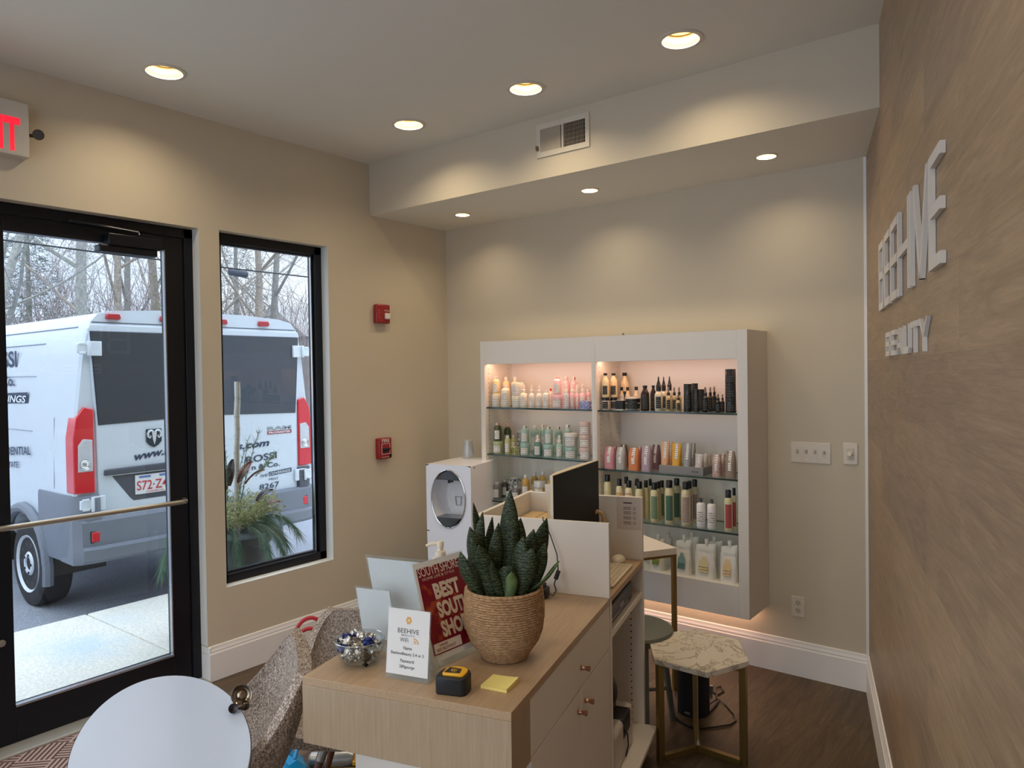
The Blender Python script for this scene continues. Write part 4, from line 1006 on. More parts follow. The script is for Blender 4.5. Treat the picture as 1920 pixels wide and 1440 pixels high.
def label_mat(name, paper, ink, freq=520.0, dens=.5):
    if name in MATS: return MATS[name]
    m = bpy.data.materials.new(name); m.use_nodes = True; n = m.node_tree; L = n.links; b = n.nodes['Principled BSDF']; b.inputs['Roughness'].default_value = .55
    tcn = n.nodes.new('ShaderNodeTexCoord'); sp = n.nodes.new('ShaderNodeSeparateXYZ'); L.new(tcn.outputs['Object'], sp.inputs[0])
    s1 = n.nodes.new('ShaderNodeMath'); s1.operation = 'MULTIPLY'; L.new(sp.outputs[2], s1.inputs[0]); s1.inputs[1].default_value = freq
    s2 = n.nodes.new('ShaderNodeMath'); s2.operation = 'SINE'; L.new(s1.outputs[0], s2.inputs[0])
    nz2 = n.nodes.new('ShaderNodeTexNoise'); nz2.inputs['Scale'].default_value = 160; L.new(tcn.outputs['Object'], nz2.inputs[0])
    a = n.nodes.new('ShaderNodeMath'); a.operation = 'MULTIPLY_ADD'; L.new(nz2.outputs['Fac'], a.inputs[0]); a.inputs[1].default_value = 2.4; L.new(s2.outputs[0], a.inputs[2])
    g = n.nodes.new('ShaderNodeMath'); g.operation = 'GREATER_THAN'; L.new(a.outputs[0], g.inputs[0]); g.inputs[1].default_value = 1.9+(.5-dens)
    mx = n.nodes.new('ShaderNodeMix'); mx.data_type = 'RGBA'; L.new(g.outputs[0], mx.inputs[0]); mx.inputs[6].default_value = lin(paper); mx.inputs[7].default_value = lin(ink); L.new(mx.outputs[2], b.inputs['Base Color'])
    MATS[name] = m; return m
LW = label_mat('label_white_print', (232, 228, 222), (150, 146, 146)); LB = label_mat('label_black_print', (26, 28, 30), (120, 120, 118)); LK = label_mat('label_on_black', (24, 26, 26), (84, 90, 88))
LGN = label_mat('label_green_print', (116, 144, 116), (88, 112, 92)); LGD = label_mat('label_dark_green_print', (60, 98, 82), (92, 120, 104)); LMV = label_mat('label_mauve_print', (170, 150, 142), (128, 112, 108))
LRD = label_mat('label_red_print', (172, 76, 80), (150, 60, 66)); LWH = label_mat('label_white_black_print', (232, 230, 230), (60, 58, 62)); LTN = label_mat('label_tan_print', (216, 178, 124), (180, 140, 96))
CAPW = mat('cap_white', (232, 222, 212), .4); CAPP = mat('cap_pale_pink', (226, 186, 178), .4); CAPK = mat('cap_black', (16, 16, 18), .35); CAPR = mat('cap_red', (206, 20, 30), .35); CAPG = mat('nozzle_grey', (120, 108, 104), .4); CAPL = mat('cap_lilac', (204, 186, 206), .4); CAPB = mat('cap_dark_red', (96, 22, 26), .4); CAPC = mat('cap_clear', (206, 206, 208), .2, coat=.4)
def pm(st, rough=.35): return mat('product_'+st, PC[st], rough, var=.03, vscale=20, coat=.25)
def lab_patch(r, z0, z1, ang=1.15, n=8, off=.0007):
    b = MB(); rows = []
    for i in range(n+1):
        a = -pi/2+.35-ang/2*1.0+ang*i/n
        rows.append([((r+off)*math.cos(a), (r+off)*math.sin(a), z0), ((r+off)*math.cos(a), (r+off)*math.sin(a), z1)])
    b.grid(rows); return b
def product(kind, x, y, z, r, h, st, label):
    cat = {'jar': 'jar', 'bottle': 'bottle', 'spray': 'spray bottle', 'box': 'carton', 'nozzle': 'bottle', 'can': 'canister', 'can2': 'bottle', 'aerosol': 'spray can', 'pouch': 'pouch', 'tube': 'tube', 'tray': 'tray', 'refill': 'refill pouch'}[kind]
    nm = {'jar': 'cosmetic_jar', 'bottle': 'shampoo_bottle', 'spray': 'spray_bottle', 'box': 'small_carton', 'nozzle': 'nozzle_bottle', 'can': 'black_canister', 'can2': 'styling_bottle', 'aerosol': 'spray_can', 'pouch': 'product_pouch', 'tube': 'product_tube', 'tray': 'display_tray', 'refill': 'refill_pouch'}[kind]
    t = thing(nm, label, cat, (x, y, z+.0004))
    r *= .97; n = 20
    if kind == 'jar':
        body = pm(st); lid = {'tealw': mat('lid_white', (220, 216, 210), .4), 'whiteblk': CAPK, 'blackjar': mat('lid_offwhite', (206, 196, 184), .4), 'gold': CAPC}.get(st, body)
        lh = .26 if st != 'blackjar' else .12
        b = MB(); b.lathe([(r*.86, 0), (r*.89, .003), (r*.97, h*(1-lh)), (r*.90, h*(1-lh)+.001)], n); obj('body', b, body, t)
        b = MB(); b.lathe([(r, h*(1-lh)), (r, h-.004), (r*.97, h-.001), (r*.9, h)], n); obj('lid', b, lid, t)
        obj('label', lab_patch(r*.94, h*.1, h*(1-lh)-.006, 1.5, off=.0025 if st != 'blackjar' else .004), LB if st in ('whiteblk',) else (LK if st == 'blackjar' else LW), t, fixn=False)
        if st == 'blackjar':
            b = MB(); b.lathe([(r*.955, h*.05), (r*.955, h*.14)], n, cap=False); b.lathe([(r*.985, h*.52), (r*.985, h*.60)], n, cap=False); obj('white_band', b, mat('lid_offwhite', (206, 196, 184), .4), t)
    elif kind == 'bottle':
        body = pm(st); cw = .42
        if st in ('milk', 'brown'):
            pf = [(r*.93, 0), (r, .004), (r, h*.60), (r*.92, h*.70), (r*.48, h*.84), (r*.42, h*.88), (r*.42, h*.92)]
            cap = [(r*.52, h*.91), (r*.52, h*.995), (r*.48, h)]
        elif st == 'milks':
            pf = [(r*.93, 0), (r, .004), (r, h*.5), (r*.85, h*.62), (r*.45, h*.78), (r*.42, h*.85)]; cap = [(r*.55, h*.84), (r*.55, h*.99), (r*.5, h)]
        else:
            pf = [(r*.92, 0), (r, .004), (r, h*.40), (r, h*.73), (r*.93, h*.79), (r*.75, h*.835), (r*.50, h*.86), (r*.48, h*.88)]
            cap = [(r*.50, h*.875), (r*.52, h*.985), (r*.46, h)]
        b = MB(); b.lathe(pf, n); obj('body', b, body, t)
        cm = {'milk': CAPK, 'milks': CAPK, 'brown': CAPK, 'redcap': CAPR, 'green': CAPP, 'gold': CAPC, 'grey': CAPC, 'greyd': CAPC, 'amber': CAPW, 'cream': CAPW, 'redcap2': CAPW}.get(st, CAPP if 'pink' in st else CAPW)
        if 'lilac cap' in label: cm = CAPL
        b = MB(); b.lathe(cap, 14); c_ = obj('cap', b, cm, t)
        if st in ('pinkred', 'redcap2') or 'tab' in label or (st in ('green', 'teal', 'amber') and 'behind' not in label):
            b = MB(); b.cbox((r*.38, -r*.2, h*.95), (r*.26, r*.25, h*.07)); obj('cap_tab', b, CAPB if st != 'teal' or 'pink' in label else CAPK, c_, bevel=.0008)
        lm = LB if st in ('milk',) else (LK if st == 'brown' else LW)
        obj('label', lab_patch(r, h*.12 if st != 'brown' else h*.06, h*.60 if st != 'milk' else h*.48, 1.35, off=.0012), lm, t, fixn=False)
    elif kind in ('spray', 'nozzle'):
        body = pm(st, .25); sh = .60 if kind == 'spray' else .52
        b = MB(); b.lathe([(r*.92, 0), (r, .004), (r, h*sh*.9), (r*.8, h*sh), (r*.42, h*(sh+.05)), (r*.38, h*(sh+.08))], n); obj('body', b, body, t)
        dark = st in ('clear', 'clearblk', 'blackspray'); cm = CAPK if dark else CAPW
        if kind == 'nozzle':
            b = MB(); b.lathe([(r*.62, h*(sh+.06)), (r*.62, h*.74), (r*.5, h*.76), (r*.42, h*.80), (r*.22, h*.88), (r*.16, h*.96), (r*.05, h)], 14); obj('nozzle_cap', b, CAPK, t)
        else:
            b = MB(); b.lathe([(r*.55, h*(sh+.06)), (r*.55, h*.77), (r*.4, h*.79)], 14); obj('collar', b, cm, t)
            b = MB(); b.lathe([(r*.34, h*.78), (r*.32, h*.93), (r*.24, h)], 12); b.cbox((-r*.25, -r*.25, h*.90), (r*.3, r*.3, h*.05)); obj('spray_head', b, CAPG if dark else CAPW, t, bevel=.0006)
        obj('label', lab_patch(r, h*.08, h*sh*.8, 1.25, off=.0012), LK if st == 'blackspray' else (LB if dark else LW), t, fixn=False)
    elif kind == 'can':
        b = MB(); b.lathe([(r*.98, 0), (r, .002), (r, h-.014), (r*.985, h-.013), (r*.985, h-.011), (r, h-.010), (r, h-.002), (r*.97, h)], 24); obj('body', b, pm('black'), t)
        obj('label', lab_patch(r, h*.14, h*.60, 1.5, off=.001), LK, t, fixn=False)
    elif kind == 'can2':
        ch = .040
        base = 'plain' if st in ('green', 'greend', 'redl') else st
        b = MB(); b.lathe([(r*.93, 0), (r, .005), (r, h-ch-r*.9), (r*.93, h-ch-r*.5), (r*.72, h-ch-.003), (r*.60, h-ch)], 24); obj('body', b, mat('product_'+base, PC[base], .32, var=.03, coat=.4), t)
        b = MB(); b.lathe([(r*.66, h-ch-.003), (r*.68, h-.003), (r*.62, h)], 20); obj('cap', b, CAPK, t)
        lm = {'green': LGN, 'greend': LGD, 'mauve': LMV, 'redl': LRD, 'tan': LTN}.get(st)
        if lm: obj('label', lab_patch(r, h*.08, h*.66, 1.55, off=.0009), lm, t, fixn=False)
        elif st == 'red':
            obj('label', lab_patch(r, h*.60, h*.67, 1.3, off=.0009), label_mat('label_red_letters', (220, 208, 176), (180, 50, 50), 300, .9), t, fixn=False)
        else: obj('label', lab_patch(r, h*.28, h*.6, 1.1, off=.0009), label_mat('label_faint_print', (214, 204, 166), (176, 168, 130)), t, fixn=False)
    elif kind == 'aerosol':
        ch = .026
        b = MB(); b.lathe([(r*.93, 0), (r, .004), (r, h-ch-r*.55), (r*.9, h-ch-r*.25), (r*.62, h-ch-.001), (r*.5, h-ch)], 24); obj('body', b, mat('can_white', (236, 234, 236), .3, coat=.3), t)
        b = MB(); b.lathe([(r*.34, h-ch-.002), (r*.30, h-.006), (r*.26, h-.004)], 12); obj('nozzle', b, mat('nozzle_dark_grey', (74, 74, 78), .4), t)
        b = MB(); b.lathe([(r*.66, h-ch-.001), (r*.64, h-.002), (r*.5, h)], 18); obj('clear_cap', b, glass('cap_glass', (.9, .9, .92)), t)
        obj('label', lab_patch(r, h*.18, h*.58, 1.5, off=.0009), LWH, t, fixn=False)
    elif kind == 'box':
        cs = {'bluebox': ((190, 192, 216), (104, 116, 184)), 'limebox': ((226, 226, 190), (150, 160, 20)), 'zebra': ((224, 224, 226), (40, 42, 48)), 'whitebox': ((226, 224, 228), (86, 96, 140)), 'blackbox': ((24, 22, 24), (22, 22, 22))}[st]
        d = min(.05, r*1.3)/2
        m_ = mat('carton_'+st, cs[0], .5, vscale=70 if st != 'zebra' else 45, col2=cs[1])
        b = MB(); b.box(-r, r, -d, d, 0, h); obj('carton_body', b, m_, t, bevel=.001)
        b = MB(); b.box(-r*.99, r*.99, -d*.99, d*.99, h*.88 if st != 'blackbox' else h*.92, h+.0006); obj('carton_lid', b, mat('carton_top_'+st, cs[0] if st != 'blackbox' else (220, 206, 190), .5), t, smooth=0)
        if st in ('limebox', 'blackbox'):
            b = MB(); b.box(-r*1.004, r*1.004, -d*1.02, d*1.02, 0, h*.1); obj('carton_band', b, mat('carton_white_band', (222, 216, 206), .5), t, smooth=0)
    elif kind == 'tray':
        b = MB(); b.box(-r, r, -.082, .082, 0, h); obj('tray_body', b, mat('tray_grey', (136, 134, 134), .5, var=.03), t, bevel=.0015)
        text('tray_lettering', 'davines', mat('tray_ink', (50, 48, 50), .6), t, (r*.50, -.0832, h*.35), (1, 0, 0), (0, 0, 1), .012, .04, .0006)
    elif kind in ('pouch', 'tube'):
        PCL = {'pinkp': (204, 140, 150), 'greyp': (176, 172, 170), 'brownp': (122, 98, 90), 'orangep': (216, 128, 78), 'lilacp': (178, 156, 174), 'purplep': (128, 92, 106), 'peach': (218, 168, 130), 'yellow': (222, 166, 56), 'dots': (186, 184, 184), 'palegrey': (198, 190, 188), 'rosep': (176, 140, 136), 'taupep': (148, 128, 114)}[st]
        m_ = mat('soft_pack_'+st, PCL, .5, vscale=60 if st not in ('dots',) else 420, var=.12 if st != 'dots' else 0, col2=(110, 112, 118) if st == 'dots' else ((204, 176, 168) if st == 'rosep' else None))
        d0 = .026; rows = []; nr = 8
        for i in range(nr+1):
            tt = i/nr
            if kind == 'pouch': hw = r*(1-.16*max(0, tt-.7)/.3); dd = d0*(1-.8*max(0, (tt-.6))/.4)
            else: hw = r*(.84+.16*tt); dd = d0*(1-.94*tt)
            row = []
            for k_ in range(16):
                a = 2*pi*k_/16; ex = .55 if tt < .9 else .7
                row.append((hw*math.copysign(abs(math.cos(a))**ex, math.cos(a)), dd*math.copysign(abs(math.sin(a))**.8, math.sin(a)), h*tt))
            rows.append(row)
        b = MB(); b.grid(rows, close=True); b.f.append(tuple(range(16))); b.m.append(0); b.f.append(tuple(nr*16+i for i in range(16))); b.m.append(0)
        obj('pack_body', b, m_, t, smooth=50)
        b = MB(); w_ = r*.42; o0 = r*.12; z0_, z1_ = (h*.30, h*1.0) if kind == 'tube' else (h*.28, h*1.005)
        pts = []
        for tt in (z0_/h, .5, .7, .85, z1_/h):
            dd = d0*(1-.8*max(0, (tt-.6))/.4) if kind == 'pouch' else d0*(1-.94*tt)
            pts.append([(o0-w_*.7, -dd-.0012, h*tt), (o0+w_*.7, -dd-.0012, h*tt)])
        if kind == 'pouch': pts.append([(o0-w_*.7, .004, h*1.008), (o0+w_*.7, .004, h*1.008)])
        b.grid(pts); obj('white_tag', b, LW, t, fixn=False)
        if kind == 'tube':
            b = MB(); b.box(-r*.98, r*.98, -.002, .002, h*.97, h*1.0); obj('crimp', b, m_, t, smooth=0)
    elif kind == 'refill':
        rows = []; nr = 9; hb = h*.86
        rr = random.Random(int(x*1000))
        for i in range(nr+1):
            tt = i/nr; dd = .034*(1-tt)**.7+.0015; row = []
            for k_ in range(20):
                a = 2*pi*k_/20; w_ = r*(1+.03*math.sin(tt*7+k_)); wig = .004*math.sin(k_*1.7+tt*9)*(.3+tt)
                row.append((w_*math.copysign(abs(math.cos(a))**.4, math.cos(a)), dd*math.sin(a)+wig*(1 if 0 < i < nr else 0), hb*tt+(.012*math.cos(a) if i == nr else 0)))
            rows.append(row)
        b = MB(); b.grid(rows, close=True); b.f.append(tuple(range(20))); b.m.append(0); b.f.append(tuple(nr*20+i for i in range(20))); b.m.append(0)
        obj('pouch_body', b, mat('refill_film', (226, 222, 216), .35, var=.05, vscale=25, bump=.5, bscale=30), t, smooth=60)
        b = MB(); b.lathe([(.009, hb-.006), (.009, hb+.008), (.011, hb+.009), (.011, h-.001), (.009, h)], 12, c=(r*.1, 0, 0)); obj('spout_cap', b, mat('spout_white', (232, 230, 226), .3), t)
        if st != 'none':
            c1, c2 = {'lime': ((160, 180, 50), (130, 150, 40)), 'tealr': ((124, 160, 156), (74, 120, 122)), 'creamr': ((222, 206, 160), (214, 198, 150)), 'peachr': ((232, 200, 148), (224, 194, 146))}[st]
            def fy(z): tt = z/hb; return -(.034*(1-tt)**.7+.0015)-.0055
            w_ = r*.46; hz = h*.56; outl = [(-w_, .04), (-w_, hz*.72), (-w_*.4, hz*.90), (-w_*.4, hz), (w_*.4, hz), (w_*.4, hz*.90), (w_, hz*.72), (w_, .04)]
            cx = -r*.05
            vs = [(cx+a, fy(c), c) for a, c in outl]; b = MB(); b.add(vs, [(0, 1, 6, 7), (1, 2, 5, 6), (2, 3, 4, 5)]); obj('bottle_print', b, mat('print_'+st, c1, .5), t, smooth=0, fixn=False)
            b = MB(); 
            zz = hz*.12; z2 = hz*.55; b.add([(cx-w_*.95, fy(zz)-.0006, zz+.02), (cx+w_*.95, fy(zz)-.0006, zz+.02), (cx+w_*.95, fy(z2)-.0006, z2), (cx-w_*.95, fy(z2)-.0006, z2)], [(0, 1, 2, 3)])
            obj('print_lines', b, label_mat('print_lines_'+st, c2, (110, 112, 110), 420), t, smooth=0, fixn=False)
    return t
ITEMS = [
('jar',0.674,-0.244,1.461,0.0310,0.087,'cream','cream jar holding up a bottle, leftmost on the left unit top shelf'),
('bottle',0.674,-0.244,1.548,0.0255,0.117,'amber','pale amber bottle standing on the leftmost cream jar, left unit top shelf'),
('bottle',0.755,-0.243,1.461,0.0325,0.149,'cream','wide cream bottle between the leftmost jar and the stacked tubs, left unit top shelf'),
('bottle',0.671,-0.130,1.461,0.0260,0.202,'amber','tall pale amber bottle behind the wide cream bottle, left unit top shelf'),
('bottle',0.735,-0.110,1.461,0.0222,0.202,'amber','tall pale amber bottle rising behind the two stacked cream tubs, left unit top shelf'),
('jar',0.850,-0.234,1.461,0.0411,0.077,'cream','lower of the two stacked cream tubs on the left unit top shelf'),
('jar',0.850,-0.234,1.538,0.0429,0.089,'cream','upper of the two stacked cream tubs on the left unit top shelf'),
('spray',0.921,-0.257,1.461,0.0265,0.153,'cream','cream spray bottle just right of the stacked cream tubs, left unit top shelf'),
('spray',0.983,-0.254,1.461,0.0210,0.149,'white','narrow white spray bottle, second spray right of the stacked tubs, left unit top shelf'),
('spray',1.043,-0.254,1.461,0.0209,0.149,'white','narrow white spray bottle, third spray right of the stacked tubs, left unit top shelf'),
('bottle',1.099,-0.253,1.461,0.0225,0.115,'white','short white bottle left of the red cap, left unit top shelf'),
('bottle',1.050,-0.130,1.461,0.0142,0.122,'redcap','small bottle with bright red cap, left unit top shelf'),
('jar',1.178,-0.239,1.461,0.0360,0.084,'pink','wide pink jar holding up a pink bottle, left unit top shelf'),
('bottle',1.178,-0.239,1.545,0.0257,0.120,'pink','pink bottle with white label standing on the wide pink jar, left unit top shelf'),
('bottle',1.174,-0.130,1.461,0.0244,0.202,'pink','tall pink back row bottle right beside the stacked pink bottle, left unit top shelf'),
('bottle',1.227,-0.120,1.461,0.0226,0.198,'pinkred','tall pink bottle with dark red cap tab in the back row, left unit top shelf'),
('spray',1.259,-0.258,1.461,0.0169,0.156,'lilac','pale lilac spray bottle right of the wide pink jar, left unit top shelf'),
('spray',1.277,-0.222,1.461,0.0153,0.155,'pink','slim pink spray bottle, second from the wide pink jar, left unit top shelf'),
('spray',1.292,-0.186,1.461,0.0170,0.151,'pink','slim pink spray bottle, third from the wide pink jar, left unit top shelf'),
('spray',1.342,-0.198,1.461,0.0186,0.155,'pink','pink spray bottle behind the blue and white carton, left unit top shelf'),
('bottle',1.361,-0.162,1.461,0.0169,0.117,'redcap2','short pink bottle with red and white cap at the right end, left unit top shelf'),
('box',1.394,-0.245,1.461,0.0316,0.049,'bluebox','small blue and white carton at the right end of the left unit top shelf'),
('jar',0.680,-0.239,1.143,0.0365,0.083,'olive','pale green jar holding up a dark green bottle, leftmost on the left unit middle shelf'),
('bottle',0.680,-0.239,1.226,0.0274,0.125,'green','dark green bottle with pink cap on the leftmost jar, left unit middle shelf'),
('bottle',0.671,-0.120,1.143,0.0261,0.196,'green','dark green bottle behind the two olive bottles, left unit middle shelf'),
('bottle',0.775,-0.253,1.143,0.0216,0.125,'olivel','pale olive bottle, front one of the olive pair, left unit middle shelf'),
('bottle',0.742,-0.146,1.143,0.0184,0.119,'olivel','pale olive bottle, rear one of the olive pair, left unit middle shelf'),
('box',0.773,-0.195,1.143,0.0382,0.044,'limebox','lime green and white carton in front of the olive bottles, left unit middle shelf'),
('box',0.784,-0.140,1.143,0.0110,0.146,'zebra','black and white patterned carton seen edge on behind the teal jar, left unit middle shelf'),
('jar',0.913,-0.240,1.143,0.0355,0.080,'teal','teal jar under a teal bottle, first teal jar from the left, left unit middle shelf'),
('bottle',0.913,-0.240,1.223,0.0284,0.114,'teal','teal bottle with pink cap tab on the first teal jar, left unit middle shelf'),
('bottle',0.906,-0.120,1.143,0.0290,0.189,'teal','teal bottle standing behind the short dark teal spray bottle, left unit middle shelf'),
('bottle',0.933,-0.064,1.143,0.0218,0.194,'teal','pale teal bottle at the very back between two stacked teal bottles, left unit middle shelf'),
('spray',1.021,-0.245,1.143,0.0297,0.142,'tealdark','short dark teal spray bottle in the front row, left unit middle shelf'),
('jar',1.102,-0.237,1.143,0.0381,0.079,'teal','teal jar under a teal bottle, second teal jar from the left, left unit middle shelf'),
('bottle',1.102,-0.237,1.222,0.0277,0.118,'teal','teal bottle with pale cap on the second teal jar, left unit middle shelf'),
('bottle',1.107,-0.130,1.143,0.0264,0.193,'teal','teal bottle with dark cap tab behind the slim teal spray bottle, left unit middle shelf'),
('bottle',1.174,-0.120,1.143,0.0280,0.205,'teal','teal bottle with black cap tab behind the stacked teal tubs, left unit middle shelf'),
('spray',1.195,-0.251,1.143,0.0239,0.146,'teal','slim teal spray bottle left of the stacked teal tubs, left unit middle shelf'),
('jar',1.271,-0.231,1.143,0.0441,0.073,'teal','lower of the two stacked wide teal tubs on the left unit middle shelf'),
('jar',1.271,-0.231,1.216,0.0458,0.088,'tealw','upper of the two stacked wide teal tubs, with white lid, left unit middle shelf'),
('jar',1.380,-0.237,1.143,0.0384,0.076,'blush','bottom blush pink tub of the stack of three on the left unit middle shelf'),
('jar',1.380,-0.237,1.219,0.0384,0.080,'blush','middle blush pink tub of the stack of three on the left unit middle shelf'),
('jar',1.380,-0.237,1.299,0.0384,0.080,'blush','top blush pink tub of the stack of three on the left unit middle shelf'),
('bottle',0.666,-0.244,0.828,0.0311,0.116,'grey','grey bottle with white label, leftmost on the left unit lowest shelf'),
('bottle',0.656,-0.140,0.828,0.0224,0.117,'greyd','dark grey bottle behind the leftmost grey bottle, left unit lowest shelf'),
('box',0.728,-0.120,0.828,0.0389,0.135,'zebra','black and white patterned carton behind a grey bottle, left unit lowest shelf'),
('bottle',0.833,-0.245,0.828,0.0305,0.105,'grey','grey bottle in front of the black and white patterned carton, left unit lowest shelf'),
('box',0.780,-0.259,0.828,0.0162,0.062,'whitebox','tiny white and blue carton left of the front grey bottle, left unit lowest shelf'),
('bottle',0.918,-0.247,0.828,0.0284,0.187,'gold','golden amber bottle with white label, leftmost amber bottle on the left unit lowest shelf'),
('bottle',0.920,-0.150,0.828,0.0270,0.190,'gold','golden amber bottle in the back row behind the wide amber tub, left unit lowest shelf'),
('bottle',0.973,-0.128,0.828,0.0251,0.198,'gold','golden amber bottle in the back row nearest the monitor, left unit lowest shelf'),
('jar',1.022,-0.233,0.828,0.0421,0.151,'gold','wide golden amber tub with clear lid on the left unit lowest shelf'),
('bottle',1.126,-0.247,0.828,0.0276,0.192,'gold','golden amber bottle with lilac cap just left of the monitor, left unit lowest shelf'),
('jar',1.540,-0.251,1.459,0.0244,0.076,'whiteblk','white jar with black lid and black label, leftmost on the right unit top shelf'),
('bottle',1.540,-0.251,1.535,0.0228,0.147,'milk','milky bottle with black label on the leftmost white jar, right unit top shelf'),
('jar',1.562,-0.190,1.459,0.0230,0.074,'whiteblk','white jar with black lid, second from the left, right unit top shelf'),
('bottle',1.562,-0.190,1.533,0.0246,0.148,'milk','milky bottle with narrow black label on the second white jar, right unit top shelf'),
('bottle',1.572,-0.068,1.459,0.0285,0.224,'milk','tall milky bottle with black cap behind the small bottles, right unit top shelf'),
('box',1.641,-0.248,1.459,0.0273,0.058,'blackbox','smaller black and white carton, left of the wide black tub, right unit top shelf'),
('jar',1.720,-0.236,1.459,0.0478,0.078,'blackjar','wide low black tub with white bands, right unit top shelf'),
('bottle',1.579,-0.120,1.459,0.0166,0.135,'milks','small milky bottle, left one of three behind the black carton, right unit top shelf'),
('bottle',1.620,-0.120,1.459,0.0165,0.135,'milks','small milky bottle, middle one of three behind the black carton, right unit top shelf'),
('bottle',1.680,-0.120,1.459,0.0196,0.138,'milks','small milky bottle, right one of three behind the wide black tub, right unit top shelf'),
('bottle',1.806,-0.248,1.459,0.0267,0.148,'brown','dark brown rounded bottle with black cap, front one of the pair, right unit top shelf'),
('bottle',1.810,-0.150,1.459,0.0192,0.146,'brown','dark brown rounded bottle, rear one of the pair, right unit top shelf'),
('nozzle',1.895,-0.250,1.459,0.0248,0.201,'clear','clear bottle with pointed black nozzle, front one of three, right unit top shelf'),
('nozzle',1.898,-0.190,1.459,0.0204,0.200,'clear','clear bottle with pointed black nozzle, middle one of three, right unit top shelf'),
('nozzle',1.906,-0.130,1.459,0.0206,0.202,'clear','clear bottle with pointed black nozzle, right one of three, right unit top shelf'),
('spray',1.961,-0.258,1.459,0.0169,0.139,'clearblk','small clear spray bottle with black label, front left one of three, right unit top shelf'),
('spray',1.979,-0.220,1.459,0.0139,0.138,'clearblk','small clear spray bottle, middle one of three, right unit top shelf'),
('spray',1.986,-0.170,1.459,0.0140,0.137,'clearblk','small clear spray bottle, right one of three beside the black canisters, right unit top shelf'),
('spray',2.023,-0.260,1.459,0.0152,0.100,'clearblk','tiny clear spray bottle just left of the tall black canister, right unit top shelf'),
('can',2.077,-0.251,1.459,0.0241,0.157,'black','tall black canister with grey print, front one, right unit top shelf'),
('can',2.070,-0.140,1.459,0.0185,0.158,'black','tall black canister standing behind the shorter canister, right unit top shelf'),
('can',2.131,-0.257,1.459,0.0179,0.127,'black','shorter black canister right of the tall one, right unit top shelf'),
('can',2.126,-0.170,1.459,0.0137,0.125,'black','short black canister behind, beside the dark pump bottle, right unit top shelf'),
('spray',2.182,-0.256,1.459,0.0193,0.139,'blackspray','black spray bottle with grey nozzle, front one of three, right unit top shelf'),
('spray',2.188,-0.200,1.459,0.0150,0.138,'blackspray','black spray bottle with grey nozzle, middle one of three, right unit top shelf'),
('spray',2.191,-0.150,1.459,0.0136,0.140,'blackspray','black spray bottle with grey nozzle, right one of three, right unit top shelf'),
('spray',2.257,-0.259,1.459,0.0161,0.101,'blackspray','tiny black spray bottle left of the stacked black tubs, front one, right unit top shelf'),
('spray',2.259,-0.200,1.459,0.0119,0.099,'blackspray','tiny black spray bottle left of the stacked black tubs, rear one, right unit top shelf'),
('can',2.323,-0.246,1.459,0.0291,0.078,'black','bottom black tub of the tall stack at the right end, right unit top shelf'),
('can',2.323,-0.246,1.537,0.0291,0.080,'black','middle black tub of the tall stack at the right end, right unit top shelf'),
('can',2.323,-0.246,1.617,0.0291,0.080,'black','top black tub of the tall stack at the right end, right unit top shelf'),
('pouch',1.564,-0.247,1.103,0.0358,0.130,'pinkp','pink pouch with white tag, leftmost on the right unit second shelf'),
('pouch',1.536,-0.140,1.103,0.0166,0.125,'pinkp','pink pouch partly hidden behind the leftmost pink pouch, right unit second shelf'),
('pouch',1.642,-0.247,1.103,0.0322,0.131,'greyp','silver grey pouch with white tag, right unit second shelf'),
('pouch',1.601,-0.140,1.103,0.0231,0.138,'brownp','brown pouch peeking out behind the silver grey pouch, right unit second shelf'),
('pouch',1.730,-0.247,1.103,0.0366,0.132,'orangep','orange pouch with white tag, right unit second shelf'),
('pouch',1.714,-0.150,1.103,0.0146,0.129,'pinkp','pale pouch behind the orange pouch on its right, right unit second shelf'),
('pouch',1.813,-0.247,1.103,0.0314,0.149,'lilacp','lilac pouch with white tag, right unit second shelf'),
('pouch',1.820,-0.140,1.103,0.0272,0.146,'purplep','dusky purple pouch behind the lilac pouch, right unit second shelf'),
('tray',2.037,-0.190,1.103,0.1387,0.045,'tray','low grey display tray with small dark lettering, right unit second shelf'),
('tube',1.927,-0.235,1.148,0.0279,0.133,'peach','peach tube with white label, leftmost on the grey tray'),
('tube',2.000,-0.240,1.148,0.0306,0.128,'yellow','yellow tube with white label, on the grey tray'),
('tube',1.911,-0.130,1.148,0.0190,0.124,'peach','peach tube standing behind the yellow tube on the grey tray'),
('tube',2.069,-0.245,1.148,0.0257,0.132,'dots','grey dotted tube with white label, front one on the grey tray'),
('tube',2.065,-0.160,1.148,0.0154,0.124,'dots','grey dotted tube, rear one on the grey tray'),
('tube',2.141,-0.250,1.148,0.0254,0.076,'palegrey','short pale grey tube, front one at the right of the grey tray'),
('tube',2.146,-0.180,1.148,0.0167,0.072,'palegrey','short pale grey tube, second one at the right of the grey tray'),
('tube',2.143,-0.120,1.148,0.0138,0.066,'palegrey','short pale grey tube, rear one at the right of the grey tray'),
('pouch',2.243,-0.247,1.103,0.0251,0.124,'rosep','mottled rose pouch right of the grey tray, front one, right unit second shelf'),
('pouch',2.247,-0.170,1.103,0.0150,0.119,'rosep','mottled rose pouch, rear one right of the grey tray, right unit second shelf'),
('pouch',2.320,-0.247,1.103,0.0291,0.146,'taupep','taupe pouch with white tag at the right end, right unit second shelf'),
('can2',1.546,-0.251,0.811,0.0245,0.251,'plain','plain cream bottle with black cap, leftmost on the right unit third shelf'),
('can2',1.630,-0.254,0.811,0.0209,0.232,'tan','cream bottle with tan label peeking above the desk panel, right unit third shelf'),
('can2',1.614,-0.140,0.811,0.0181,0.230,'plain','cream bottle in the back row, leftmost of the rear row, right unit third shelf'),
('can2',1.693,-0.251,0.811,0.0240,0.227,'red','cream bottle with small red lettering above the desk panel, right unit third shelf'),
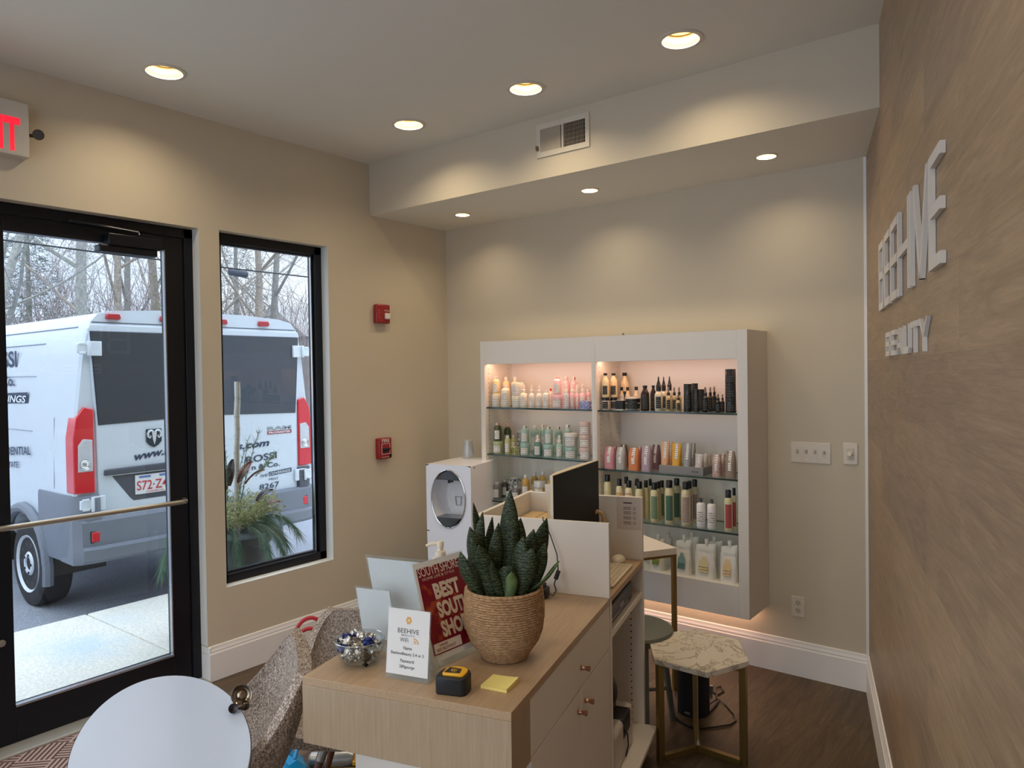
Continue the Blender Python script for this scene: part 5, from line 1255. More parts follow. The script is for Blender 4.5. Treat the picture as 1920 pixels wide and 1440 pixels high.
('can2',1.687,-0.140,0.811,0.0179,0.222,'plain','cream bottle in the back row, second of the rear row, right unit third shelf'),
('can2',1.762,-0.250,0.811,0.0253,0.226,'plain','plain cream bottle at the right edge of the desk panel, right unit third shelf'),
('can2',1.780,-0.200,0.811,0.0175,0.228,'plain','plain tall cream bottle just right of the desk panel, right unit third shelf'),
('can2',1.772,-0.130,0.811,0.0145,0.228,'plain','cream bottle in the back row before the first green label, right unit third shelf'),
('can2',1.860,-0.250,0.811,0.0250,0.228,'green','cream bottle with green label, left one of the two, right unit third shelf'),
('can2',1.862,-0.200,0.811,0.0157,0.228,'plain','cream bottle squeezed behind the left green labelled bottle, right unit third shelf'),
('can2',1.855,-0.140,0.811,0.0175,0.226,'green','cream bottle in the back row between the two green labelled bottles, right unit third shelf'),
('can2',1.954,-0.247,0.811,0.0277,0.248,'greend','cream bottle with dark green label, right one of the two, right unit third shelf'),
('can2',1.951,-0.140,0.811,0.0236,0.246,'greend','cream bottle behind, right of the dark green labelled bottle, right unit third shelf'),
('can2',2.056,-0.248,0.811,0.0273,0.247,'mauve','cream bottle with mauve grey label in the front row, right unit third shelf'),
('can2',2.059,-0.200,0.811,0.0168,0.247,'mauve','cream bottle directly behind the mauve labelled bottle, right unit third shelf'),
('can2',2.063,-0.140,0.811,0.0217,0.249,'mauve','cream bottle in the back row left of the two white cans, right unit third shelf'),
('aerosol',2.147,-0.250,0.811,0.0254,0.167,'white','white spray can with grey nozzle, left one of the two, right unit third shelf'),
('aerosol',2.210,-0.250,0.811,0.0252,0.167,'white','white spray can with grey nozzle, right one of the two, right unit third shelf'),
('can2',2.307,-0.252,0.811,0.0234,0.224,'redl','cream bottle with long red label, front one at the right end, right unit third shelf'),
('can2',2.319,-0.200,0.811,0.0133,0.230,'redl','cream bottle with long red label, rear one at the right end, right unit third shelf'),
('refill',1.875,-0.240,0.530,0.0469,0.205,'lime','white refill pouch with lime green bottle print, left of the table corner, right unit floor'),
('refill',2.037,-0.240,0.530,0.0504,0.223,'tealr','white refill pouch with teal bottle print, right unit floor'),
('refill',2.169,-0.240,0.530,0.0614,0.218,'creamr','white refill pouch with pale cream bottle print, right unit floor'),
('refill',2.304,-0.240,0.530,0.0484,0.227,'peachr','white refill pouch with peach bottle print, rightmost on the right unit floor'),
('refill',1.881,-0.120,0.530,0.0287,0.190,'none','plain white refill pouch standing behind the lime green one, right unit floor'),
('refill',2.031,-0.120,0.530,0.0469,0.215,'none','plain white refill pouch standing behind the teal one, right unit floor'),
('refill',2.165,-0.120,0.530,0.0552,0.207,'none','plain white refill pouch standing behind the pale cream one, right unit floor'),
]
for it in ITEMS: product(*it)

# ================================================================== RECEPTION DESK  (local: x to the working side, y away from the front)
DO = Vector((2.316, -1.266, 0)); ZC = .868
def D(e1, e2, z=0.0):            # e1 along the desk, e2 towards the customer side
    return Vector((DO.x-SA*e1-CA*e2, DO.y+CA*e1-SA*e2, z))
def oak(name, stretch, vs=2.2, ca=(186, 158, 126), cb=(160, 132, 104)):
    m = mat(name, ca, .42, vscale=vs, col2=cb, stretch=stretch, spec=.45)
    r = m.node_tree.nodes['Color Ramp']; r.color_ramp.elements[0].position = .2; r.color_ramp.elements[1].position = .8
    n = [q for q in m.node_tree.nodes if q.type == 'TEX_NOISE'][0]; n.inputs['Detail'].default_value = 6; n.inputs['Roughness'].default_value = .7
    return m
OAK_TOP = oak('light_oak_top', (60, 3, 60)); OAK_FRONT = oak('light_oak_front', (60, 60, 2.5), 2.2, (176, 155, 128), (154, 132, 107))
M_DW = mat('desk_white', (226, 218, 208), .5, var=.015, vscale=5)
M_COPPER = mat('copper_knob', (176, 130, 108), .3, metal=.9)
desk = thing('reception_desk', 'light oak and white reception desk with drawers and raised white screens', 'desk', DO, ANG)
W2 = -.624
b = MB(); b.box(W2, 0, -1.524, -.57, ZC-.022, ZC); obj('countertop', b, OAK_TOP, desk, bevel=.001)
b = MB(); b.box(W2, 0, -1.525, -1.395, .684, ZC-.0222); b.box(W2, W2+.022, -1.395, -.57, .684, ZC-.0222); obj('front_apron', b, OAK_FRONT, desk, bevel=.001)
b = MB(); b.box(-.506, -.022, -1.45, -.56, .0, .684); b.box(-.60, -.022, -1.39, -.56, .684, ZC-.023); base = obj('cabinet_body', b, M_DW, desk, bevel=.0015)
def knob(par, y, z):
    b = MB(); b.T = Matrix.Translation((0, y, z)) @ Matrix.Rotation(pi/2, 4, 'Y'); b.lathe([(.0075, 0), (.0085, .003), (.0055, .010), (.0075, .020), (.0095, .026), (.0085, .028)], 14)
    return obj('knob', b, M_COPPER, par)
b = MB(); b.box(-.020, -.001, -1.392, -.573, .690, ZC-.024); dr = obj('drawer', b, M_DW, desk, bevel=.001); knob(dr, -.934, .753)
b = MB(); b.box(-.020, -.001, -1.392, -.9365, .06, .686); d1 = obj('cabinet_door', b, M_DW, desk, bevel=.001); knob(d1, -.974, .628)
b = MB(); b.box(-.020, -.001, -.9345, -.573, .06, .686); d2 = obj('cabinet_door', b, M_DW, desk, bevel=.001); knob(d2, -.897, .632)
# screens around the working side
b = MB(); b.box(-.522, 0, -.572, -.556, ZC+.0005, 1.142); obj('front_screen', b, M_DW, desk, bevel=.0008)
b = MB(); b.box(-.540, -.522, -.572, .045, 0, 1.142); obj('side_screen', b, M_DW, desk, bevel=.0008)
b = MB(); b.box(-.522, 0, .0, .024, 0, 1.142); b.box(-.02, 0, -.556, -.54, 0, ZC-.0005); b.box(-.522, -.02, -.558, -.545, 0, ZC-.03); bk = obj('end_panel', b, M_DW, desk, bevel=.0008)
b = MB()
for xx in (-.43, -.055):
    for i in range(19):
        z = .16+i*.0277; b.add([(xx-.003, -.0006, z-.003), (xx+.003, -.0006, z-.003), (xx+.003, -.0006, z+.003), (xx-.003, -.0006, z+.003)], [(0, 1, 2, 3)])
obj('pin_holes', b, M_DARK, bk, smooth=0)
b = MB(); b.box(-.522, 0, -.555, .0, ZC-.022, ZC); obj('work_surface', b, OAK_TOP, desk, bevel=.0008)
b = MB(); b.box(-.52, -.004, -.545, -.0005, .706, .728); obj('inner_shelf', b, M_DW, desk, bevel=.0008)
b = MB(); b.box(-.50, .055, -.54, -.0005, .128, .146); b.box(-.5, .053, -.54, -.52, .05, .13); obj('slide_out_shelf', b, M_DW, desk, bevel=.0008)

def dk(e1, e2, z): return D(e1, e2, z)
# ---- devices inside the desk
rt_ = thing('network_router', 'black slotted network box on the desk inner shelf', 'electronics', D(-.30, .165, .7285), ANG)
b = MB(); b.box(-.14, .14, -.20, .20, 0, .075); obj('casing', b, M_DARK, rt_, bevel=.006)
b = MB(); b.box(.139, .1415, -.19, .12, .012, .020); b.box(.139, .1415, -.02, .04, .024, .040); obj('silver_trim', b, mat('router_silver', (150, 150, 156), .3, metal=.6), rt_, smooth=0)
rs = thing('red_stapler', 'small red object beside the black box on the desk inner shelf', 'stapler', D(-.05, .09, .7285), ANG)
b = MB(); b.box(-.02, .02, -.035, .03, 0, .008); b.box(-.015, .015, -.03, .025, .012, .024); obj('stapler_body', b, mat('dark_red_plastic', (120, 30, 28), .4), rs, bevel=.003)
pr = thing('label_printer', 'white printer with dark paper slot on the slide out shelf', 'printer', D(-.33, .13, .1465), ANG)
b = MB(); b.box(-.13, .12, -.17, .16, 0, .17); obj('printer_body', b, mat('printer_white', (196, 188, 180), .45), pr, bevel=.02, bseg=3)
b = MB(); b.box(.02, .1215, -.02, .10, .09, .172); obj('paper_slot', b, M_DARK, pr, bevel=.006)
b = MB(); b.tube([(.122, -.02, .14), (.128, .02, .10), (.128, .03, .05), (.122, .01, .012)], .003, 6); obj('cable', b, M_DARK, pr)
fn_ = thing('black_fan_unit', 'round black device standing on the printer inside the desk', 'electronics', D(-.38, .14, .3170), ANG)
b = MB(); b.T = Matrix.Translation((0, 0, .115)) @ Matrix.Rotation(pi/2, 4, 'X'); b.lathe([(.105, -.03), (.112, -.02), (.112, .02), (.105, .03)], 32); b.T = None; b.box(-.06, .06, -.03, .03, 0, .01); obj('round_housing', b, M_DARK, fn_)
rb = thing('brown_roll', 'small reddish brown roll on the printer inside the desk', 'tape roll', D(-.235, .10, .3170), ANG)
b = MB(); b.lathe([(.022, 0), (.032, 0), (.032, .035), (.022, .035), (.022, 0)], 24, cap=False); obj('roll_body', b, mat('roll_brown', (110, 66, 52), .6), rb)

# ---- monitor, keyboard, mouse
mo = thing('desktop_monitor', 'all in one computer with black screen seen from the side behind the desk screen', 'monitor', D(-.262, .214, ZC), ANG-math.radians(4.2))
M_CREAM = mat('monitor_shell', (222, 206, 176), .4, var=.01)
b = MB()
prof_ = []
rows = []
for zz, dd in ((.085, .016), (.10, .05), (.25, .085), (.38, .062), (.432, .024)):
    rows.append([(0, -.252, zz), (-.012, -.250, zz), (-dd*.7-.01, -.15, zz), (-dd-.008, 0, zz), (-dd*.7-.01, .15, zz), (-.012, .250, zz), (0, .252, zz)])
b.grid(rows, close=True); b.f.append(tuple(range(7))); b.m.append(0); b.f.append(tuple(4*7+i for i in range(7))); b.m.append(0)
obj('monitor_shell', b, M_CREAM, mo, smooth=50)
b = MB(); b.box(.0005, .006, -.2515, .2515, .088, .4315); obj('screen', b, mat('black_screen', (9, 9, 10), .45, var=.05, spec=.25), mo, bevel=.002)
b = MB(); b.box(-.05, -.035, -.05, .05, .004, .2); b.box(-.11, .06, -.09, .09, 0, .006); obj('stand', b, mat('stand_aluminium', (196, 190, 180), .35, metal=.6), mo, bevel=.003)
b = MB(); b.box(-.02, .0015, -.245, -.12, .25, .262); 
kb = thing('keyboard', 'pale keyboard lying along the right edge of the desk work surface', 'keyboard', D(-.235, .072, ZC+.0005), ANG)
b = MB(); b.box(-.055, .055, -.215, .12, 0, .010); obj('keyboard_base', b, mat('keyboard_shell', (214, 200, 178), .45), kb, bevel=.004)
b = MB()
for i in range(5):
    for j in range(14): b.box(-.045+i*.0185, -.030+i*.0185, -.207+j*.0226, -.188+j*.0226, .0095, .0125)
obj('keys', b, mat('key_caps', (202, 186, 164), .5), kb, smooth=0)
ms = thing('computer_mouse', 'pale domed mouse at the far end of the keyboard', 'mouse', D(-.055, .095, ZC+.0005), ANG)
b = MB(); rows = []
for i in range(7):
    tt = i/6*pi/2; rows.append([(.032*math.cos(tt)*math.cos(a), .045*math.cos(tt)*math.sin(a), .003+.026*math.sin(tt)) for a in [2*pi*k/20 for k in range(20)]])
b.grid(rows, close=True); b.f.append(tuple(range(20))); b.m.append(0); obj('mouse_shell', b, mat('mouse_shell', (222, 212, 194), .35), ms)
# tan box, paper, arch, notice
bx = thing('cardboard_box', 'tan cardboard box tucked in the corner of the desk screens', 'box', D(-.105, .435, ZC+.0005), ANG)
b = MB(); b.box(-.072, .072, -.085, .085, 0, .19); obj('box_body', b, mat('cardboard', (196, 166, 122), .7, var=.05, vscale=40), bx, bevel=.002)
b = MB(); b.box(-.073, .073, -.0855, -.0845, .185, .191); b.box(-.002, .002, -.085, .085, .1895, .1908); obj('lid_seam', b, mat('cardboard_edge', (150, 120, 84), .7), bx, smooth=0)
bd_ = thing('card_reader', 'black card reader in front of the cardboard box', 'card reader', D(-.29, .40, ZC+.0005), ANG)
b = MB(); b.box(-.05, .05, -.03, .03, 0, .012); b.add([(-.045, -.028, .012), (.045, -.028, .012), (.045, .028, .012), (-.045, .028, .012), (-.045, -.01, .115), (.045, -.01, .115), (.045, .01, .115), (-.045, .01, .115)], [(0, 1, 5, 4), (1, 2, 6, 5), (2, 3, 7, 6), (3, 0, 4, 7), (4, 5, 6, 7)]); obj('reader_body', b, M_DARK, bd_, bevel=.003)
wp = thing('white_card', 'blank white card propped above the tan box', 'card', D(-.02, .405, 1.06), ANG)
b = MB(); b.box(-.035, .035, -.004, .004, 0, .125); obj('card_sheet', b, mat('card_white', (222, 214, 204), .6), wp, smooth=0)
ah = thing('wooden_holder', 'tan curved holder right beside the monitor', 'holder', D(-.055, .185, ZC+.0005), ANG)
b = MB(); pts = [(-.03, 0, .0), (-.03, 0, .17), (-.022, 0, .20), (0, 0, .213), (.018, 0, .205), (.026, 0, .185), (.028, 0, 0)]
b.tube(pts, .009, 8); b.box(-.045, .045, -.03, .03, 0, .012); obj('bent_frame', b, mat('bent_wood', (190, 152, 104), .5, var=.08, vscale=20, stretch=(1, 1, .2)), ah)
nt_ = thing('price_notice', 'printed price notice taped on the desk end panel', 'notice', D(-.001, .06, 1.07), ANG)
b = MB(); b.box(-.052, .055, -.0015, 0, -.072, .072); obj('paper_sheet', b, mat('notice_paper', (208, 194, 184), .6), nt_, smooth=0)
MI = mat('notice_ink', (120, 104, 98), .6)
b = MB(); b.box(-.022, .016, -.0021, -.0015, .043, .049); obj('heading_line', b, mat('notice_ink_dark', (84, 70, 66), .6), nt_, smooth=0)
for i, z in enumerate((.026, .006, -.016, -.038)):
    b = MB()
    for j in range(3): b.box(-.022, .012, -.0021, -.0015, z-j*.005, z-j*.005+.0024); b.box(.02, .034, -.0021, -.0015, z-j*.005, z-j*.005+.0018)
    obj('price_lines', b, MI, nt_, smooth=0)

# ---- things on the counter
M_ACR = glass('clear_acrylic', (.93, .95, .95), haze=.05)
M_PAPER = mat('sign_paper', (224, 222, 220), .6, var=.01)
def quad_plate(par, name, bl, br, tl_, tr_, thick, m, off=0.0):
    bl, br, tl_, tr_ = [Vector(p) for p in (bl, br, tl_, tr_)]
    n = (br-bl).cross(tl_-bl).normalized()
    vs = [p+n*off for p in (bl, br, tr_, tl_)]+[p+n*(off+thick) for p in (bl, br, tr_, tl_)]
    b = MB(); b.add(vs, [(0, 3, 2, 1), (4, 5, 6, 7), (0, 1, 5, 4), (1, 2, 6, 5), (2, 3, 7, 6), (3, 0, 4, 7)])
    return obj(name, b, m, par, smooth=0), n
def inset(bl, br, tl_, tr_, u0, v0, u1, v1):
    bl, br, tl_, tr_ = [Vector(p) for p in (bl, br, tl_, tr_)]
    f = lambda u, v: bl.lerp(br, u).lerp(tl_.lerp(tr_, u), v)
    return f(u0, v0), f(u1, v0), f(u0, v1), f(u1, v1)
# wifi sign
wf = thing('wifi_sign', 'small acrylic sign with the WiFi name and password', 'sign', D(-1.43, .335, ZC+.0005), ANG)
BL, BR, TL, TR = (-.068, -.020, .001), (.066, -.020, .001), (-.068, .004, .188), (.066, .004, .188)
quad_plate(wf, 'acrylic_front', BL, BR, TL, TR, .002, M_ACR)
b = MB(); b.box(-.068, .066, -.02, .055, 0, .002); obj('acrylic_foot', b, M_ACR, wf, smooth=0)
b = MB(); b.add([(-.068, .055, .001), (.066, .055, .001), (.066, .004, .10), (-.068, .004, .10), (-.068, .057, .001), (.066, .057, .001), (.066, .006, .10), (-.068, .006, .10)], [(0, 3, 2, 1), (4, 5, 6, 7), (0, 1, 5, 4), (2, 3, 7, 6), (0, 4, 7, 3), (1, 2, 6, 5)]); obj('acrylic_back', b, M_ACR, wf, smooth=0)
q = inset(BL, BR, TL, TR, .02, .07, .98, .99)
pp, nn_ = quad_plate(wf, 'printed_sheet', *q, .0004, M_PAPER, off=.0024)
upv = (Vector(TL)-Vector(BL)).normalized(); rv = Vector((1, 0, 0)); nn_ = rv.cross(upv)
def on(u, v, off=.0032): return Vector(BL).lerp(Vector(BR), u).lerp(Vector(TL).lerp(Vector(TR), u), v)+nn_*off
INK = mat('sign_ink', (70, 72, 76), .6); GOLD = mat('sign_gold', (222, 160, 74), .5)
def wt(name, s_, u, v, h, w=None, m=INK, bold=.0): return text(name, s_, m, pp, on(u, v), rv, upv, h, w, .0001, align='CENTER', bold=bold)
wt('beehive_lettering', 'BEEHIVE', .5, .655, .0125, .066); wt('beauty_lettering', 'BEAUTY', .5, .615, .0042, .042); wt('wifi_lettering', 'WiFi', .41, .53, .0115, .026)
wt('name_lettering', 'Name', .5, .425, .009, .026, bold=.01); wt('network_lettering', 'BeehiveBeauty 2.4 or 5', .5, .335, .0105, .102, bold=.01); wt('password_heading', 'Password', .5, .245, .009, .042, bold=.01); wt('password_lettering', '289george', .5, .155, .0105, .047, bold=.01)
b = MB()
for i in range(6):
    a = i*pi/3; c = on(.5, .84, .0034); ctr = c+rv*.006*math.cos(a)+upv*.007*math.sin(a)
    b.add([ctr+rv*.0036*math.cos(k*pi/3)+upv*.0042*math.sin(k*pi/3) for k in range(6)], [(0, 1, 2, 3, 4, 5)])
obj('hive_emblem', b, GOLD, pp, smooth=0, fixn=False)
b = MB(); c = on(.63, .52, .0034)
for r_ in (.003, .009, .0155):
    vs = []; n_ = 8
    for i in range(n_+1):
        a = pi/2*i/n_; vs += [c+rv*(r_-.0032)*math.cos(a)+upv*(r_-.0032)*math.sin(a), c+rv*r_*math.cos(a)+upv*r_*math.sin(a)]
    b.add(vs, [(2*i, 2*i+1, 2*i+3, 2*i+2) for i in range(n_)])
obj('wifi_waves', b, GOLD, pp, smooth=0, fixn=False)
# magazine stand
mg = thing('magazine_stand', 'slanted acrylic stand holding a red BEST SOUTH SHORE magazine cover', 'magazine stand', D(-1.27, .28, ZC+.0005), ANG)
def L_(e1, e2, z): return Vector((-(e2-.28), e1+1.27, z-ZC))
BL, BR, TL, TR = L_(-1.372, .298, .869), L_(-1.172, .232, .869), L_(-1.305, .402, 1.144), L_(-1.105, .336, 1.144)
# front faces the working side (+x)
quad_plate(mg, 'acrylic_front', BL, BR, TL, TR, .0022, M_ACR)
b = MB(); fb = Vector((-.075, 0, 0)); b.add([BL, BR, BR+fb, BL+fb, BL+Vector((0, 0, .002)), BR+Vector((0, 0, .002)), BR+fb+Vector((0, 0, .002)), BL+fb+Vector((0, 0, .002))], [(0, 3, 2, 1), (4, 5, 6, 7), (0, 1, 5, 4), (1, 2, 6, 5), (2, 3, 7, 6), (3, 0, 4, 7)]); obj('acrylic_foot', b, M_ACR, mg, smooth=0)
q = inset(BL, BR, TL, TR, .01, .06, .99, .985); sh_, nM = quad_plate(mg, 'white_sheet', *q, .0005, M_PAPER, off=.0026)
cov = mat('magazine_cover', (122, 18, 36), .35, vscale=26, col2=(176, 84, 40), coat=.2)
cov.node_tree.nodes['Color Ramp'].color_ramp.elements[0].position = .56; cov.node_tree.nodes['Color Ramp'].color_ramp.elements[1].position = .72
q2 = inset(BL, BR, TL, TR, .06, .115, .96, .93); cv, _ = quad_plate(mg, 'cover_sheet', *q2, .0005, cov, off=.0034)
rM = (BR-BL).normalized(); uM = (TL-BL).normalized(); uM = (uM-rM*uM.dot(rM)).normalized()
def onM(u, v, off=.0044): return BL.lerp(BR, u).lerp(TL.lerp(TR, u), v)+nM*off
CW = mat('cover_white', (226, 216, 206), .5); CT = mat('cover_cream', (214, 196, 176), .5)
def mt_(name, s_, u, v, h, w, m=CW, bold=.03): return text(name, s_, m, cv, onM(u, v), rM, uM, h, w, .0001, bold=bold)
mt_('title_lettering', 'SOUTH SHORE', .08, .845, .026, .165, bold=.0); mt_('subtitle_lettering', 'HOME LIFE & STYLE', .13, .805, .008, .13, CT, .0)
mt_('best_lettering', 'BEST', .30, .60, .047, .105, CT, .05); mt_('south_lettering', 'SOUTH', .30, .42, .047, .13, CT, .05); mt_('shore_lettering', 'SHORE', .30, .24, .047, .13, CT, .05)
q3 = inset(BL, BR, TL, TR, .09, .125, .60, .215); quad_plate(mg, 'winner_panel', *q3, .0003, CW, off=.0042)
text('winner_lettering', 'WINNER', mat('cover_print_red', (140, 30, 44), .5), cv, onM(.18, .178, .0048), rM, uM, .007, .035, .0001, bold=.01)
text('winner_lettering', 'BEST BLOWOUT', mat('cover_print_red', (140, 30, 44), .5), cv, onM(.13, .140, .0048), rM, uM, .008, .075, .0001, bold=.01)
# two signs seen from behind
def back_sign(label, e1b, e1t, e2a, e2b, zt, nm='sign_holder'):
    s_ = thing(nm, label, 'sign', D(e1b, (e2a+e2b)/2, ZC+.0005), ANG); hw = (e2a-e2b)/2; dy = e1t-e1b; h = zt-ZC
    A, B_, C_, E_ = (-hw, 0, .001), (hw, 0, .001), (-hw, dy, h), (hw, dy, h)
    quad_plate(s_, 'acrylic_plate', A, B_, C_, E_, .002, M_ACR)
    b = MB(); b.box(-hw, hw, -.06 if dy < 0 else -.06, 0, 0, .002); obj('acrylic_foot', b, M_ACR, s_, smooth=0)
    quad_plate(s_, 'paper_back', *inset(A, B_, C_, E_, .02, .05, .98, .955), .0006, mat('backlit_paper', (246, 244, 244), .6, var=.01), off=-.002)
    q = inset(A, B_, C_, E_, .04, .07, .96, .94)
    b = MB(); A_, B2, C2, E2_ = [Vector(p) for p in q]
    r_ = random.Random(int(zt*100))
    n = (B2-A_).cross(C2-A_).normalized()
    for i in range(26):
        u0 = .12+.76*r_.random()*.6; v0 = .1+.8*i/26; w_ = .1+.2*r_.random()
        pA, pB, pC, pD = inset(A, B_, C_, E_, min(u0, .85), v0, min(u0+w_, .93), v0+.012)
        b.add([p+n*.0024-n*.0042 if False else p-n*.0024 for p in (pA, pB, pD, pC)]+[], [(0, 1, 2, 3)])
    obj('show_through_print', b, mat('faint_print', (206, 204, 212), .6), s_, smooth=0, fixn=False)
    return s_
back_sign('larger white acrylic sign seen from behind, at the left of the magazine', -1.15, -1.22, .615, .400, 1.135)
back_sign('smaller white acrylic sign seen from behind, in front of the larger one', -1.235, -1.275, .618, .495, 1.052)
# candy bowl
BX = D(-1.385, .53, ZC+.0005)
bw = thing('glass_bowl', 'round clear glass bowl of foil wrapped candies', 'bowl', BX)
M_BOWL = glass('bowl_glass', (.90, .92, .92), ior=1.9)
b = MB(); b.lathe([(.036, 0), (.040, .001), (.055, .012), (.068, .035), (.0735, .062), (.0735, .070), (.0715, .070), (.0710, .062), (.0655, .036), (.053, .015), (.038, .005), (0, .005)], 48, cap=False); obj('bowl_body', b, M_BOWL, bw)
b = MB(); b.lathe([(.0715, .0695), (.0725, .0712), (.0735, .0695)], 48, cap=False); obj('rim', b, mat('glass_rim', (190, 192, 190), .1, metal=.5), bw)
FOIL = [mat('silver_foil', (206, 202, 196), .22, metal=.95, bump=1.0, bscale=90), mat('blue_foil', (52, 62, 120), .22, metal=.9, bump=1.0, bscale=90), mat('dark_foil', (70, 68, 74), .2, metal=.9, bump=1.0, bscale=90)]
protos = []
for k_ in range(3):
    r_ = random.Random(k_+3); bm_ = MB(); rows = []
    for i in range(9):
        tt = i/8*pi; rows.append([((.0135*math.sin(tt)+.001)*math.cos(a)*r_.uniform(.55, 1.35), (.0135*math.sin(tt)+.001)*math.sin(a)*r_.uniform(.55, 1.35), .0165*math.cos(tt)*r_.uniform(.9, 1.1)) for a in [2*pi*j/10 for j in range(10)]])
    bm_.grid(rows, close=True)
    tw = MB()
    for s_ in (-1, 1):
        n_ = 9; ctr = (0, 0, s_*.014); rim = [(.013*math.cos(pi*(j/(n_-1)-.5)*1.2)*r_.uniform(.6, 1.1) if False else (j/(n_-1)-.5)*.026, r_.uniform(-.005, .005), s_*(.030+r_.uniform(-.003, .003))) for j in range(n_)]
        tw.add([ctr]+rim, [(0, j+1, j+2) for j in range(n_-1)])
    protos.append((bm_, tw))
r_ = random.Random(11); cn = 0; placed = []
whr = ['at the bottom front', 'at the bottom left', 'at the bottom right', 'at the bottom rear', 'at mid height left', 'at mid height front left', 'at mid height front', 'at mid height front right', 'at mid height right', 'at mid height rear', 'on top at the left', 'on top at the front', 'on top at the right', 'on top at the rear', 'topmost in the centre', 'on top front left']
cpos = [(-.002, -.028, .022), (-.03, 0, .022), (.03, -.002, .022), (0, .028, .022), (-.047, -.006, .044), (-.03, -.036, .044), (.004, -.046, .044), (.036, -.030, .044), (.047, .008, .044), (.0, .045, .044), (-.040, .012, .066), (-.012, -.030, .066), (.040, .0, .068), (.012, .034, .066), (.006, .002, .076), (-.030, -.020, .070)]
cams = {}
for i, (px, py, pz) in enumerate(cpos):
    k_ = i % 3; ci = 1 if i in (5, 12, 15) else (2 if i in (2, 9) else 0)
    if (k_, ci) not in cams:
        c_ = thing('wrapped_candy', 'x', 'candy', (0, 0, 0)); o1 = obj('candy_wrapper', protos[k_][0], FOIL[ci], c_, smooth=0); o2 = obj('twisted_end', protos[k_][1], FOIL[ci], c_, smooth=0, fixn=False); cams[(k_, ci)] = c_
    else:
        c_ = cams[(k_, ci)].copy(); COL.objects.link(c_)
        for ch in list(cams[(k_, ci)].children): d_ = ch.copy(); COL.objects.link(d_); d_.parent = c_
    c_.location = BX+Vector((px, py, pz)); c_.rotation_euler = (r_.uniform(.6, 2.4), r_.uniform(-.8, .8), r_.uniform(0, 6.2)); c_.scale = (.92, .92, .92)
    c_['label'] = '%s foil wrapped candy in the bowl, %s' % (('silver', 'blue', 'dark')[ci], whr[i]); c_['group'] = 'foil candies in the glass bowl'; c_['category'] = 'candy'
# tape measure
tm = thing('tape_measure', 'black tape measure with a yellow top beside the magazine stand', 'tape measure', D(-1.458, .187, ZC+.0005), ANG+.1)
outl = [(-.042, -.030), (-.036, -.036), (.030, -.036), (.040, -.028), (.043, -.010), (.042, .012), (.034, .028), (.018, .037), (-.004, .039), (-.026, .034), (-.040, .020), (-.043, 0)]
b = MB(); b.prism(outl, lambda a, c, h: (a, c, h), 0, .046); obj('rubber_body', b, mat('black_rubber', (20, 22, 24), .55, var=.1, bump=.1), tm, smooth=50, bevel=.006, bseg=3)
b = MB(); b.prism([(x*.72+.004, y*.72+.002) for x, y in outl], lambda a, c, h: (a, c, h), .045, .052); yl = obj('yellow_cover', b, mat('yellow_plastic', (236, 176, 30), .35, coat=.3), tm, smooth=50, bevel=.002)
b = MB(); b.prism([(-.022, -.016), (.020, -.014), (.016, .012), (-.018, .016)], lambda a, c, h: (a, c, h), .0515, .0535); lbp = obj('brand_plate', b, M_DARK, yl, bevel=.0005)
b = MB(); b.box(-.008, -.005, -.004, .006, .0536, .0539); b.box(-.002, .001, -.002, .006, .0536, .0539); b.box(.004, .007, -.004, .003, .0536, .0539); b.box(-.006, .006, -.009, -.0065, .0536, .0539); obj('plate_marks', b, mat('mark_yellow', (220, 170, 60), .5), lbp, smooth=0)
# sticky notes
sn = thing('sticky_note_pad', 'pad of yellow sticky notes near the right counter corner', 'sticky notes', D(-1.388, .088, ZC+.0005), ANG-.05)
b = MB(); b.box(-.038, .038, -.038, .038, 0, .008); obj('note_pad', b, mat('yellow_paper', (240, 220, 130), .7, var=.02), sn, smooth=0)
b = MB(); rows = [[(-.038+.076*i/6, -.038+.076*j/6, .0084+.0035*(i/6)**2*(j/6)**2+.001*(i/6)**4) for j in range(7)] for i in range(7)]; b.grid(rows); obj('top_note', b, mat('yellow_paper_top', (244, 226, 138), .7, var=.02), sn, fixn=False)
# snake plant
SPX = D(-1.20, .152, ZC+.0005)
sp = thing('snake_plant', 'snake plant in a round woven rope pot on the counter', 'potted plant', SPX)
b = MB(); R0 = [(0, .062), (.02, .074), (.05, .096), (.085, .110), (.12, .115), (.16, .115), (.19, .113), (.205, .111)]
def rp(z):
    for (z0, r0), (z1, r1) in zip(R0, R0[1:]):
        if z0 <= z <= z1: return r0+(r1-r0)*(z-z0)/(z1-z0)
    return R0[-1][1]
NC = 30; pf = [(.04, 0.0)]
for i in range(NC):
    for j in range(4):
        z = (i+j/4)*.205/NC; pf.append((rp(z)+.0038*abs(math.sin(pi*j/4)), z))
pf += [(.111, .205), (.108, .207), (.104, .203), (.102, .15)]
rows = []
for r_, z in pf: rows.append([(r_*(1+.004*math.sin(a*9+z*60))*math.cos(a), r_*(1+.004*math.sin(a*9+z*60))*math.sin(a), z) for a in [2*pi*k/64 for k in range(64)]])
b.grid(rows, close=True); b.f.append(tuple(range(64))); b.m.append(0)
ROPE = mat('seagrass_rope', (186, 150, 110), .85, vscale=90, col2=(150, 116, 82), bump=.8, bscale=110, stretch=(1, 1, 2.5))
obj('woven_pot', b, ROPE, sp, smooth=60)
b = MB(); b.lathe([(.104, .188), (.06, .192), (0, .194)], 32, cap=False); obj('potting_moss', b, mat('moss', (84, 86, 66), .95, vscale=90, col2=(44, 46, 36), bump=1, bscale=120), sp)
